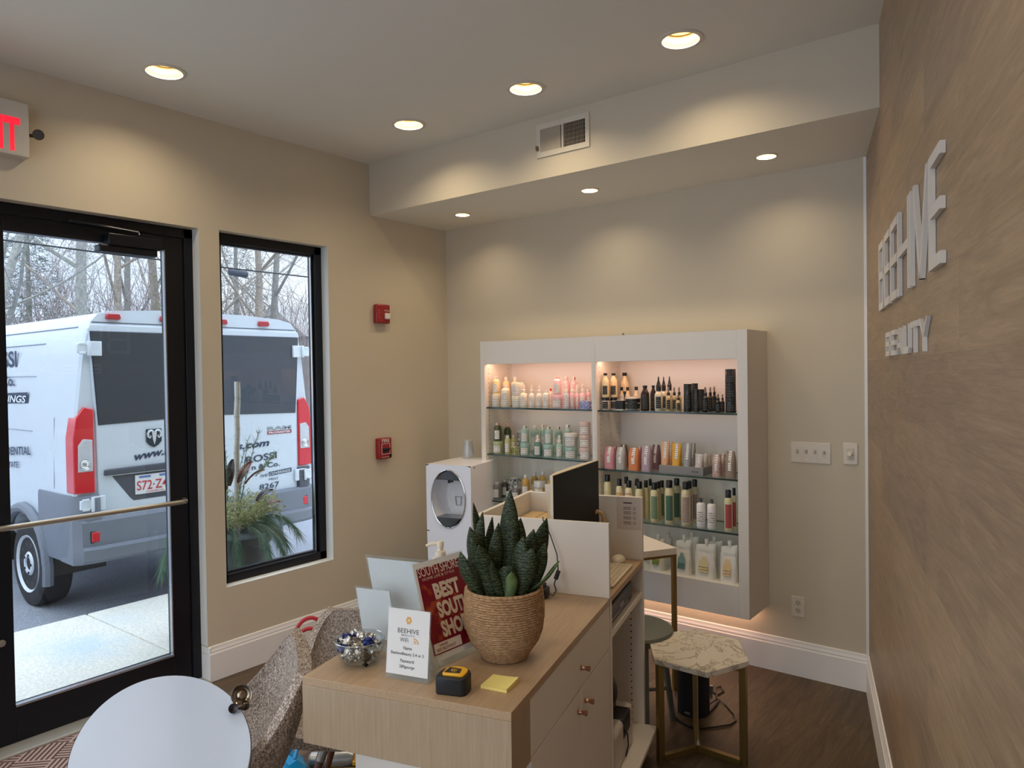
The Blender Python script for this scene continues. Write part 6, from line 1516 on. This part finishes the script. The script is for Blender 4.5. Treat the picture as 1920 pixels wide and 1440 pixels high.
def snake_mat():
    m = bpy.data.materials.new('snake_leaf'); m.use_nodes = True; n = m.node_tree; L = n.links; b = n.nodes['Principled BSDF']; b.inputs['Roughness'].default_value = .5; b.inputs['Specular IOR Level'].default_value = .3
    tcn = n.nodes.new('ShaderNodeTexCoord'); wv = n.nodes.new('ShaderNodeTexWave'); wv.bands_direction = 'Z'; wv.inputs['Scale'].default_value = 38; wv.inputs['Distortion'].default_value = 9; wv.inputs['Detail'].default_value = 3; wv.inputs['Detail Scale'].default_value = 3
    mp = n.nodes.new('ShaderNodeMapping'); mp.inputs['Scale'].default_value = (.7, .7, 1); L.new(tcn.outputs['Object'], mp.inputs[0]); L.new(mp.outputs[0], wv.inputs[0])
    cr = n.nodes.new('ShaderNodeValToRGB'); e = cr.color_ramp.elements; e[0].color = lin((30, 38, 22)); e[1].color = lin((82, 92, 62)); e[0].position = .35; e[1].position = 1
    q = e.new(.7); q.color = lin((44, 56, 34)); L.new(wv.outputs['Fac'], cr.inputs[0]); L.new(cr.outputs[0], b.inputs['Base Color']); return m
SNK = snake_mat(); SNK2 = mat('snake_leaf_underside', (96, 116, 66), .4, vscale=30, col2=(66, 88, 48))
def blade(base, tip, w, bend, twist, m=SNK, ww=.55):
    base = Vector(base); tip = Vector(tip); ax = tip-base; s_ = ax.cross(Vector((0, 1, 0.2))).normalized(); s_ = Matrix.Rotation(twist, 3, ax.normalized()) @ s_; nrm = s_.cross(ax).normalized()
    rows = []; n_ = 16
    for i in range(n_+1):
        t = i/n_; k = (t/.55)**.6*.45+.55 if t < .55 else max(0.015, (1-((t-.55)/.45)**2.2)); c = base+ax*t+nrm*bend*math.sin(pi*t*.9)*ax.length
        sr = Matrix.Rotation(.5*t, 3, ax.normalized()) @ s_; nr = sr.cross(ax).normalized(); hw = w*k*(1 if t > .1 else .8)
        rows.append([c-sr*hw+nr*.35*hw, c-sr*hw*.55+nr*.08*hw, c-nr*.05*hw, c+sr*hw*.55+nr*.08*hw, c+sr*hw+nr*.35*hw])
    b = MB(); b.grid(rows); o = obj('leaf_blade', b, m, sp, smooth=80, fixn=False); so = o.modifiers.new('t', 'SOLIDIFY'); so.thickness = .0032; so.offset = 0
# view frame of the pot: right = (.789,.614), towards camera = (.614,-.789)
VR = Vector((.77, .637, 0)); VF = Vector((.637, -.77, 0))
def PV(r, f, z): return VR*r+VF*f+Vector((0, 0, z))
BL_ = [((-.005, -.01), (.022, -.01, .485), .030, .02, 0), ((.025, -.02), (.052, -.02, .40), .026, .03, .3), ((-.03, 0), (-.012, .01, .395), .022, -.05, .5), ((-.03, -.02), (-.085, 0, .450), .016, .10, .8), ((.03, .03), (.06, .045, .36), .030, -.05, -.3), ((-.035, .045), (-.07, .075, .345), .028, .05, .4), ((.06, .03), (.118, .045, .34), .020, .10, .1), ((-.07, -.02), (-.055, -.03, .42), .018, -.10, .2),
       ((-.05, .01), (-.095, .01, .385), .026, -.03, .1), ((-.055, .02), (-.092, .05, .36), .020, .02, -.3), ((.045, .01), (.088, .02, .375), .028, .03, .2), ((.06, 0), (.128, -.01, .40), .026, .14, .4),
       ((.02, .045), (.085, .06, .33), .034, -.02, 0), ((-.01, .05), (.015, .065, .285), .036, .03, .1), ((-.06, .03), (-.118, .05, .325), .024, -.12, -.2), ((.0, .06), (-.035, .075, .30), .014, .05, .9),
       ((-.04, -.03), (-.03, -.045, .40), .020, .04, 1.0), ((.03, -.045), (.035, -.055, .41), .016, -.03, .6), ((-.075, .0), (-.100, -.01, .30), .022, .05, .3), ((.05, -.04), (.095, -.05, .34), .02, .04, -.4)]
for (br_, bf_), (tr_, tf_, tz_), w_, bn_, tw_ in BL_: blade(PV(br_, bf_, .17), PV(tr_, tf_, tz_), w_, bn_, tw_)
blade(PV(.07, .02, .19), PV(.158, .03, .287), .020, -.10, 1.5, SNK2); blade(PV(.01, .075, .18), PV(.02, .085, .27), .018, .1, .2, SNK2)
# lotion pump
lo = thing('lotion_pump_bottle', 'cream lotion pump bottle half hidden behind the acrylic signs', 'pump bottle', D(-.83, .555, ZC+.0005))
LM = mat('lotion_plastic', (226, 216, 198), .4)
b = MB(); b.lathe([(.034, 0), (.036, .004), (.036, .15), (.030, .165), (.018, .172), (.016, .176)], 28); obj('bottle_body', b, LM, lo)
b = MB(); b.lathe([(.019, .172), (.019, .19), (.011, .193), (.010, .205), (.013, .207), (.013, .222), (.010, .226)], 20); b.tube([(0, 0, .216), (-.025, -.018, .217), (-.042, -.030, .209)], [.008, .007, .005], 10); obj('pump_head', b, LM, lo)
# power adapter and its lead
pa = thing('power_adapter', 'black power adapter with a thin lead hanging over the front desk screen', 'power adapter', D(-.63, .245, ZC+.0005), ANG)
b = MB(); b.box(-.040, .030, -.04, .02, 0, .038); b.box(-.03, .02, -.035, .015, .036, .052); obj('adapter_block', b, M_DARK, pa, bevel=.008, bseg=3)
b = MB(); b.tube([(.03, -.015, .02), (.055, -.02, .014), (.062, -.008, .03), (.052, .0, .05), (.056, .015, .072), (.058, .030, .10)], .0026, 7); b.tube([(.058, .030, .10), (.052, .038, .15), (.025, .042, .22), (-.005, .050, .272), (-.012, .066, .279), (-.016, .09, .25)], .0022, 7); ld = obj('lead', b, M_DARK, pa)
b = MB(); b.T = Matrix.Translation((.056, .024, .078)) @ Matrix.Rotation(.35, 4, 'Y'); b.box(-.008, .008, -.006, .006, -.018, .018); obj('ferrite_block', b, M_DARK, ld, bevel=.003)

# ================================================================== FURNITURE
# ---- water cooler
wc = thing('water_cooler', 'white floor standing water cooler with an oval dispensing niche', 'water cooler', (.582, -.64, 0), .212)
M_COOL = mat('cooler_white', (236, 238, 248), .25, var=.01, coat=.3)
w_, zt_, zb_ = .168, 1.10, .03; za, ra, rz = .878, .126, .186
N = 56; outer = []; inner = []
for i in range(N):
    a = 2*pi*i/N; c, s_ = math.cos(a), math.sin(a); k = min(w_/max(abs(c), 1e-6), .22/max(abs(s_), 1e-6)); outer.append((c*k, za+s_*k)); inner.append((ra*c, za+rz*s_))
b = MB(); b.add([(a, 0, c) for a, c in outer]+[(a, 0, c) for a, c in inner], [(i, (i+1) % N, N+(i+1) % N, N+i) for i in range(N)])
b.add([(-w_, 0, za-.22), (w_, 0, za-.22), (w_*.90, 0, zb_), (-w_*.90, 0, zb_)], [(0, 1, 2, 3)])
b.add([(-w_, 0, za+.22), (w_, 0, za+.22), (w_, .0, zt_), (-w_, .0, zt_)], [(0, 1, 2, 3)])
rows = []
for y_, kx in ((0, 1), (.25, .97), (.42, .86)):
    rows.append([(-w_*.90*kx, y_, zb_), (-w_*kx, y_, za-.22), (-w_*kx, y_, zt_), (w_*kx, y_, zt_), (w_*kx, y_, za-.22), (w_*.90*kx, y_, zb_)])
b.grid(rows, close=True); b.add(rows[-1], [(0, 1, 4, 5), (1, 2, 3, 4)])
obj('cooler_body', b, M_COOL, wc, smooth=20, bevel=.004)
b = MB(); rows = []
for k, y_ in ((1, 0), (.98, .06), (.92, .12), (.8, .15), (.0, .155)): rows.append([(ra*k*math.cos(2*pi*i/N), y_, za+rz*k*math.sin(2*pi*i/N)) for i in range(N)])
b.grid(rows, close=True); obj('niche', b, mat('niche_shell', (236, 236, 240), .25, coat=.3), wc)
b = MB(); b.tube([(ra*1.01*math.cos(2*pi*i/N), -.002, za+rz*1.01*math.sin(2*pi*i/N)) for i in range(N+1)], .0045, 8, cap=False); obj('chrome_ring', b, M_CHROME, wc)
b = MB(); pts = [(ra*.98*math.cos(t), za+rz*.98*math.sin(t)) for t in [math.radians(d) for d in range(42, 139, 6)]]; b.prism(pts, lambda a, c, h: (a, h, c), .004, .12); obj('spout_hood', b, mat('hood_dark', (58, 60, 66), .3, coat=.3), wc, bevel=.003)
b = MB(); b.tube([(-.01, .03, za+.118), (-.01, .03, za+.10)], .010, 10); b.tube([(.012, .03, za+.118), (.012, .03, za+.105)], .008, 10); obj('spout', b, M_DARK, wc)
b = MB(); pts = [(ra*.97*math.cos(t), za+rz*.97*math.sin(t)) for t in [math.radians(d) for d in range(222, 319, 6)]]; b.prism(pts, lambda a, c, h: (a, h, c), -.012, .11); obj('drip_tray', b, mat('tray_dark', (44, 46, 50), .2, coat=.4), wc, bevel=.003)
b = MB(); b.ring([(-.028, .81), (.008, .81), (.016, .87), (-.036, .87)], [(-.024, .814), (.004, .814), (.011, .866), (-.031, .866)], lambda a, c, h: (a, h, c), .145, .150)
obj('cup_icon', b, mat('icon_print', (160, 160, 166), .5), wc, smooth=0)
b = MB(); b.box(w_*.5, w_*.5+.02, .1, .11, zt_-.01, zt_+.004) if False else b.box(-.12, .12, .02, .38, 0, .03); obj('base_foot', b, M_DARK, wc, bevel=.004)
b = MB(); b.box(.1655, .1685, .045, .055, zt_-.022, zt_-.014); obj('side_latch', b, M_DARK, wc, smooth=0)
cu = thing('cup_stack', 'stack of clear plastic cups upside down on the water cooler', 'cups', (.448, -.286, 1.1035))
GCUP = glass('cup_plastic', (.84, .87, .9), haze=.22, ior=1.6)
for k in range(4):
    b = MB(); o = k*.012; b.lathe([(.040, o), (.0415, o+.002), (.030, o+.088), (0, o+.088)], 28, cap=False); obj('clear_cup', b, GCUP, cu)

# ---- marble stool
mst = thing('marble_stool', 'hexagonal marble topped stool with brass frame legs', 'stool', (2.47, -1.062, 0))
HX = [(-.247, .017), (-.097, -.219), (.148, -.222), (.241, -.005), (.115, .210), (-.111, .219)]
M_MARB = mat('marble', (214, 206, 190), .25, coat=.2, vscale=3.4, col2=(158, 144, 126))
n = M_MARB.node_tree; tn = [q for q in n.nodes if q.type == 'TEX_NOISE'][0]; tn.inputs['Detail'].default_value = 9; tn.inputs['Distortion'].default_value = 2.6; tn.inputs['Roughness'].default_value = .62
cr_ = n.nodes['Color Ramp'].color_ramp; cr_.elements[0].position = .47; cr_.elements[1].position = .535; e_ = cr_.elements.new(.505); e_.color = (1, 1, 1, 1); cr_.elements[-1].color = (.08, .08, .08, 1); cr_.elements[0].color = (.0, .0, .0, 1)
b = MB(); b.prism(HX, lambda a, c, h: (a, c, h), .428, .452); obj('stone_top', b, M_MARB, mst, bevel=.002)
BRASS = mat('aged_brass', (140, 116, 66), .35, metal=.75, var=.1, vscale=15)
hub = Vector((.012, -.018, 0))
for vx_, vy_ in ((-.088, -.205), (.232, -.020), (-.098, .205)):
    b = MB(); d = (Vector((vx_, vy_, 0))-hub); L = d.length; d.normalize(); s_ = Vector((-d.y, d.x, 0))*.012
    def bar_(p0, p1, w=.0125):
        p0 = Vector(p0); p1 = Vector(p1); t_ = (p1-p0).normalized(); u_ = t_.cross(s_).normalized()*w
        b.add([p0-s_-u_, p0+s_-u_, p0+s_+u_, p0-s_+u_, p1-s_-u_, p1+s_-u_, p1+s_+u_, p1-s_+u_], [(0, 1, 2, 3), (4, 7, 6, 5), (0, 4, 5, 1), (1, 5, 6, 2), (2, 6, 7, 3), (3, 7, 4, 0)])
    e_ = hub+d*(L-.012)
    bar_(e_+Vector((0, 0, .0)), e_+Vector((0, 0, .4275)), .014); bar_(hub+Vector((0, 0, .013)), e_+Vector((0, 0, .013)), .0125); bar_(hub+d*L*.55+Vector((0, 0, .417)), e_+Vector((0, 0, .417)), .010)
    obj('frame_leg', b, BRASS, mst, smooth=0)
b = MB(); b.lathe([(.012, .026), (.013, .03), (.006, .04), (.003, .06), (.003, .425)], 12, c=tuple(hub)); obj('centre_rod', b, mat('thin_rod', (150, 140, 120), .3, metal=.7), mst)
# ---- grey metal stool behind
gs = thing('metal_stool', 'grey metal stool with round seat behind the marble stool', 'stool', (2.125, -1.02, -.045))
GM = mat('galvanised_grey', (112, 116, 110), .45, metal=.35, var=.08, vscale=12)
b = MB(); b.lathe([(.19, .490), (.195, .50), (.19, .512), (.16, .516), (0, .512)], 40, cap=False); b.lathe([(.19, .49), (.185, .47)], 40, cap=False); obj('round_seat', b, GM, gs)
for a in (pi/4, 3*pi/4, 5*pi/4, 7*pi/4):
    b = MB(); c_, s_ = math.cos(a), math.sin(a)
    P0 = Vector((c_*.15, s_*.15, .495)); P1 = Vector((c_*.215, s_*.215, 0)); tv = Vector((-s_, c_, 0))
    b.add([P0-tv*.035, P0+tv*.035, P1+tv*.016, P1-tv*.016, P0-tv*.035-Vector((c_, s_, 0))*.02, P0+tv*.035-Vector((c_, s_, 0))*.02, P1+tv*.016-Vector((c_, s_, 0))*.02, P1-tv*.016-Vector((c_, s_, 0))*.02],
          [(0, 1, 2, 3), (4, 7, 6, 5), (0, 4, 5, 1), (1, 5, 6, 2), (2, 6, 7, 3), (3, 7, 4, 0)])
    obj('leg', b, GM, gs, bevel=.004)
b = MB()
for a in (0, pi/2): b.tube([(math.cos(a+pi/4)*.17, math.sin(a+pi/4)*.17, .2), (-math.cos(a+pi/4)*.17, -math.sin(a+pi/4)*.17, .2)], .009, 8)
obj('cross_brace', b, GM, gs)
# ---- speaker under the marble stool, with its cord
spk = thing('cylinder_speaker', 'black cylindrical speaker with grey top on the floor beyond the marble stool', 'speaker', (2.31, -.74, 0))
b = MB(); b.lathe([(.074, 0), (.078, .004), (.078, .235)], 40, cap=False); b.lathe([(.074, 0), (0, 0)], 40, cap=False); obj('mesh_body', b, mat('speaker_mesh', (10, 10, 11), .8, var=.1, bump=.3, bscale=400), spk)
b = MB(); b.lathe([(.078, .235), (.078, .262), (.07, .268), (0, .27)], 40, cap=False); obj('top_ring', b, mat('speaker_top', (128, 118, 108), .4), spk)
b = MB(); b.box(-.0155+.005, .0155, -.0805, -.0775, .018, .026); obj('nameplate', b, mat('nameplate_grey', (120, 116, 112), .4), spk, smooth=0)
cd = thing('floor_cable', 'black power cord looping over the floor beside the cylindrical speaker', 'cord', (2.42, -.80, 0))
b = MB(); base = Vector((2.42, -.80, 0))
def cord(p, r=.0045): b.tube([Vector(q)-base for q in p], r, 7)
cord([(2.37, -.70, .07), (2.290, -0.481, .006), (2.339, -0.508, .006), (2.348, -0.446, .006), (2.315, -0.399, .006), (2.299, -0.434, .006), (2.334, -0.511, .006), (2.367, -0.556, .006), (2.379, -0.621, .006), (2.381, -0.713, .006)])
cord([(2.385, -.72, .05), (2.355, -0.550, .006), (2.420, -0.592, .006), (2.490, -0.668, .006), (2.519, -0.728, .006), (2.510, -0.780, .006), (2.461, -0.842, .006), (2.411, -0.897, .006), (2.362, -0.908, .006), (2.307, -0.889, .006), (2.249, -0.843, .006), (2.15, -.62, .006), (2.05, -.4, .006)])
obj('cord_run', b, M_DARK, cd)
b = MB(); b.tube([(-.03, .09, .075), (-.03, .09, .10)], .006, 8); b.cbox((-.028, .088, .12), (.016, .016, .04)); obj('plug_end', b, mat('plug_metal', (150, 146, 140), .3, metal=.7), cd)
# ---- side table
ct = thing('side_table', 'white topped table with brass legs between the desk and the shelves', 'table', (2.149, -.569, 0), math.atan2(.855, .518))
# local x towards (.518,.855)... top spans x -.45..0, y 0..+.52
TA = math.atan2(.855, .518)
ct.rotation_euler = (0, 0, TA)
b = MB(); b.box(-.46, 0, 0, .50, .725, .760); obj('table_top', b, M_WHITE, ct, bevel=.0015)
for x_, y_ in ((-.012, .012), (-.448, .012), (-.012, .488), (-.448, .488)):
    b = MB(); b.cbox((x_, y_, .3575), (.022, .022, .715)); obj('leg', b, BRASS, ct, smooth=0, bevel=.001)
b = MB(); b.box(-.46, 0, .001, .023, .713, .7248); b.box(-.46, 0, .477, .499, .713, .7248); b.box(-.023, -.001, 0, .5, .713, .7248); b.box(-.459, -.437, 0, .5, .713, .7248); obj('leg_frame', b, BRASS, ct, smooth=0)

# ---- cafe table
tb = thing('oval_table', 'oval white pedestal table in front of the glass door', 'table', (1.88, -3.171, 0), math.atan2(-.42, .91))
M_TABLE = mat('table_laminate', (188, 200, 222), .32, var=.008, vscale=4, coat=.15)
b = MB(); b.lathe([(.285, .700), (.293, .704), (.293, .716), (.290, .720), (0, .720)], 96, cap=False, sx=1.648, sy=.744); b.lathe([(.285, .70), (0, .70)], 96, cap=False, sx=1.648, sy=.744); obj('table_top', b, M_TABLE, tb)
b = MB(); b.lathe([(.2935, .7025), (.2945, .706), (.2945, .714), (.2935, .7175)], 96, cap=False, sx=1.648, sy=.744); obj('edge_band', b, mat('edge_dark', (70, 68, 70), .4), tb)
b = MB(); b.lathe([(.19, 0), (.19, .006), (.05, .022), (.024, .05), (.022, .66), (.05, .69), (.10, .6995)], 40); obj('pedestal', b, mat('pedestal_metal', (90, 88, 88), .35, metal=.6), tb)
# ---- shiny two ended fitting on the table edge
M_NICK = mat('tarnished_nickel', (150, 136, 118), .18, metal=1, var=.15, vscale=25)
kn = thing('door_knob_fitting', 'shiny metal fitting with a flared cup and small dark end on the table edge', 'door fitting', (1.854, -2.919, .7205), 0)
b = MB(); FW = Vector((.80, -.50, .33)).normalized(); FQ = Vector((0, 0, 1)).rotation_difference(FW).to_matrix().to_4x4()
b.T = Matrix.Translation((.0, .0, .030)) @ FQ
b.lathe([(.006, -.02), (.012, -.012), (.016, -.002), (.027, .004), (.030, .012), (.029, .018), (.026, .016), (.022, .010), (.014, .006), (.012, .010), (.006, .012), (.0, .012)], 36, cap=False); obj('flared_cup', b, M_NICK, kn)
b = MB(); b.tube([(.0, .0, .022), (.024, -.004, .010), (.034, -.02, .010), (.031, -.040, .012)], [.007, .0075, .006, .006], 12); b.lathe([(.011, 0), (.013, .006), (.011, .018), (.006, .020)], 18, c=(.030, -.008, 0)); obj('shaft', b, mat('dark_nickel', (90, 80, 72), .25, metal=1), kn)
b = MB(); b.T = Matrix.Translation((.031, -.046, .015)) @ FQ; b.lathe([(.006, -.006), (.012, -.003), (.014, .003), (.013, .006), (.008, .004), (0, .003)], 24, cap=False); obj('small_end_cap', b, mat('dark_cup_metal', (58, 54, 58), .3, metal=.9), kn)

# ---- upholstered shell chairs
def tweed():
    m = bpy.data.materials.new('tweed_fabric'); m.use_nodes = True; n = m.node_tree; L = n.links; b = n.nodes['Principled BSDF']; b.inputs['Roughness'].default_value = .95; b.inputs['Specular IOR Level'].default_value = .15
    tcn = n.nodes.new('ShaderNodeTexCoord'); outs = []
    for sc_ in ((260, 60, 260), (60, 260, 260), (240, 240, 60)):
        mp = n.nodes.new('ShaderNodeMapping'); mp.inputs['Scale'].default_value = sc_; L.new(tcn.outputs['Object'], mp.inputs[0])
        t = n.nodes.new('ShaderNodeTexNoise'); t.inputs['Scale'].default_value = 1; t.inputs['Detail'].default_value = 2; L.new(mp.outputs[0], t.inputs[0]); outs.append(t.outputs['Fac'])
    a = n.nodes.new('ShaderNodeMath'); a.operation = 'ADD'; L.new(outs[0], a.inputs[0]); L.new(outs[1], a.inputs[1])
    a2 = n.nodes.new('ShaderNodeMath'); a2.operation = 'ADD'; L.new(a.outputs[0], a2.inputs[0]); L.new(outs[2], a2.inputs[1])
    r = n.nodes.new('ShaderNodeMapRange'); r.inputs['From Min'].default_value = 1.15; r.inputs['From Max'].default_value = 1.85; L.new(a2.outputs[0], r.inputs['Value'])
    cr = n.nodes.new('ShaderNodeValToRGB'); e = cr.color_ramp.elements; e[0].color = lin((86, 76, 70)); e[1].color = lin((204, 192, 182)); q = e.new(.5); q.color = lin((150, 136, 126)); L.new(r.outputs[0], cr.inputs[0]); L.new(cr.outputs[0], b.inputs['Base Color'])
    bp = n.nodes.new('ShaderNodeBump'); bp.inputs['Strength'].default_value = .6; bp.inputs['Distance'].default_value = .002; L.new(r.outputs[0], bp.inputs['Height']); L.new(bp.outputs[0], b.inputs['Normal']); return m
TWEED = tweed(); WALNUT = mat('walnut_leg', (96, 58, 38), .4, vscale=8, var=.2, stretch=(6, 6, 1))
def shell_chair(label, loc, rotz, group):
    c = thing('upholstered_chair', label, 'chair', loc, rotz, group)
    # rows: centre (y,z) and edge (halfwidth,y,z); sitter faces +y
    R = [((.25,.445),(.20,.235,.455)),((.19,.430),(.235,.19,.462)),((.08,.420),(.25,.12,.475)),((-.04,.418),(.262,.04,.50)),((-.14,.435),(.27,-.045,.54)),((-.215,.50),(.27,-.115,.595)),((-.255,.59),(.262,-.175,.655)),((-.28,.68),(.248,-.225,.72)),((-.298,.755),(.22,-.262,.775)),((-.306,.800),(.185,-.285,.808))]
    rows = []
    for (cy, cz), (hw, ey, ez) in R:
        row = []
        for j in range(13):
            u = -1+2*j/12; k = abs(u)**2.3; row.append((hw*math.sin(u*pi/2)*(.999), cy+(ey-cy)*k, cz+(ez-cz)*k))
        rows.append(row)
    b = MB(); b.grid(rows); o = obj('shell_seat', b, TWEED, c, smooth=80)
    so = o.modifiers.new('pad', 'SOLIDIFY'); so.thickness = .042; so.offset = 0
    bv = o.modifiers.new('round', 'BEVEL'); bv.width = .010; bv.segments = 2; bv.limit_method = 'ANGLE'; bv.angle_limit = math.radians(50)
    su = o.modifiers.new('sub', 'SUBSURF'); su.levels = 2; su.render_levels = 2
    b = MB(); b.lathe([(.07, .368), (.09, .372), (.09, .385), (.05, .395)], 24); b.box(-.13, .13, -.012, .012, .366, .378); b.box(-.012, .012, -.13, .13, .366, .378); obj('metal_bracket', b, mat('bracket_metal', (140, 136, 132), .3, metal=.8), c, bevel=.002)
    for sx in (-1, 1):
        for sy in (-1, 1):
            b = MB(); b.tube([(sx*.10, sy*.09, .375), (sx*.22, sy*.20, .0)], [.018, .011], 14); lg = obj('leg', b, WALNUT, c)
            b = MB(); b.tube([(sx*.098, sy*.088, .383), (sx*.122, sy*.11, .31)], [.020, .0195], 14); obj('leg_cap', b, mat('bracket_metal', (140, 136, 132), .3, metal=.8), lg)
    return c
# chair 1 faces the table, chair 2 turned away behind the desk corner
c1 = shell_chair('grey brown tweed chair pushed against the oval table, nearest the camera', (1.72, -2.99, 0), 2.567, 'tweed chairs by the oval table')
c1.scale = (1.032, 1.032, 1.032)
c2 = dup(c1, (1.65, -2.32, 0), 3.75, 'grey brown tweed chair behind the left end of the desk, partly hidden by the counter', 'tweed chairs by the oval table')
c2.scale = (.9, .9, .9)

# ---- bags and tools on the floor
rb_ = thing('red_tote_bag', 'red and white bag with looped red handles on the floor behind the chairs', 'bag', (.64, -1.78, 0), .9)
RC = mat('red_bag_fabric', (176, 34, 44), .6, var=.1, vscale=20)
b = MB(); rows = []
for z, k in ((0, 1), (.02, 1.04), (.12, 1.06), (.22, .98), (.25, .92)): rows.append([(.16*k*math.copysign(abs(math.cos(a))**.6, math.cos(a)), .10*k*math.copysign(abs(math.sin(a))**.6, math.sin(a)), z) for a in [2*pi*i/24 for i in range(24)]])
b.grid(rows, close=True); b.f.append(tuple(range(24))); b.m.append(0); b.f.append(tuple(4*24+i for i in range(24))); b.m.append(0)
obj('bag_body', b, RC, rb_, smooth=60)
b = MB(); b.lathe([(.01, .25), (.01, .262)], 8); b.box(-.13, .13, -.07, .07, .248, .262); obj('white_contents', b, mat('white_cloth', (214, 208, 204), .8, bump=.5, bscale=30), rb_, bevel=.01)
for s_ in (-1, 1):
    b = MB(); b.tube([(-.095*math.cos(pi*k/20), s_*.085, .235+.165*math.sin(pi*k/20)) for k in range(21)], .010, 10); obj('handle', b, RC, rb_)
bb_ = thing('blue_plastic_bag', 'bright blue plastic bag under the tweed chair', 'bag', (1.17, -2.36, 0), .3)
b = MB(); rr = random.Random(4); rows = []
for i, (z, k) in enumerate(((0.002, 1), (.03, 1.1), (.07, 1.0), (.11, .7), (.13, .3))): rows.append([(.15*k*math.cos(a)*rr.uniform(.85, 1.12), .10*k*math.sin(a)*rr.uniform(.8, 1.15), z+rr.uniform(-.008, .012)*(i > 0)) for a in [2*pi*j/18 for j in range(18)]])
b.grid(rows, close=True); b.f.append(tuple(range(18))); b.m.append(0); b.f.append(tuple(4*18+j for j in range(18))); b.m.append(0)
obj('bag_film', b, mat('blue_film', (20, 150, 214), .25, var=.15, vscale=15, coat=.3), bb_, smooth=25)
b = MB(); b.tube([(.05, 0, .11), (.08, .03, .16), (.11, .02, .17), (.12, -.02, .13)], .008, 8); obj('bag_handle', b, mat('blue_film', (20, 150, 214), .25), bb_)
tl__ = thing('cordless_tool', 'silver and black cordless tool with yellow trim on the floor by the chair leg', 'power tool', (1.29, -2.14, 0), math.radians(40))
b = MB(); b.tube([(-.11, 0, .04), (-.10, 0, .04), (.06, 0, .045), (.08, 0, .045)], [.025, .034, .036, .028], 16); obj('motor_housing', b, mat('tool_silver', (176, 178, 180), .3, metal=.6), tl__)
b = MB(); b.box(.02, .10, -.035, .035, .0, .03); b.box(-.05, .02, -.02, .02, .0, .02); obj('battery', b, M_DARK, tl__, bevel=.005)
b = MB(); b.ring([(.08, -.035), (.125, -.03), (.135, .0), (.125, .03), (.08, .035)], [(.088, -.025), (.117, -.022), (.124, 0), (.117, .022), (.088, .025)], lambda a, c, h: (a, c, h), .028, .046); b.box(-.04, .10, -.038, -.030, .004, .022); obj('yellow_guard', b, mat('tool_yellow', (228, 170, 40), .4), tl__, bevel=.002)
gl_ = thing('glass_jar', 'small clear glass on the floor below the desk front', 'glass', (1.43, -1.93, 0))
b = MB(); b.lathe([(.03, .0), (.036, .004), (.038, .08), (.035, .08), (.033, .008), (0, .006)], 24, cap=False); obj('jar_glass', b, glass('jar_clear', (.8, .84, .84), haze=.1), gl_)
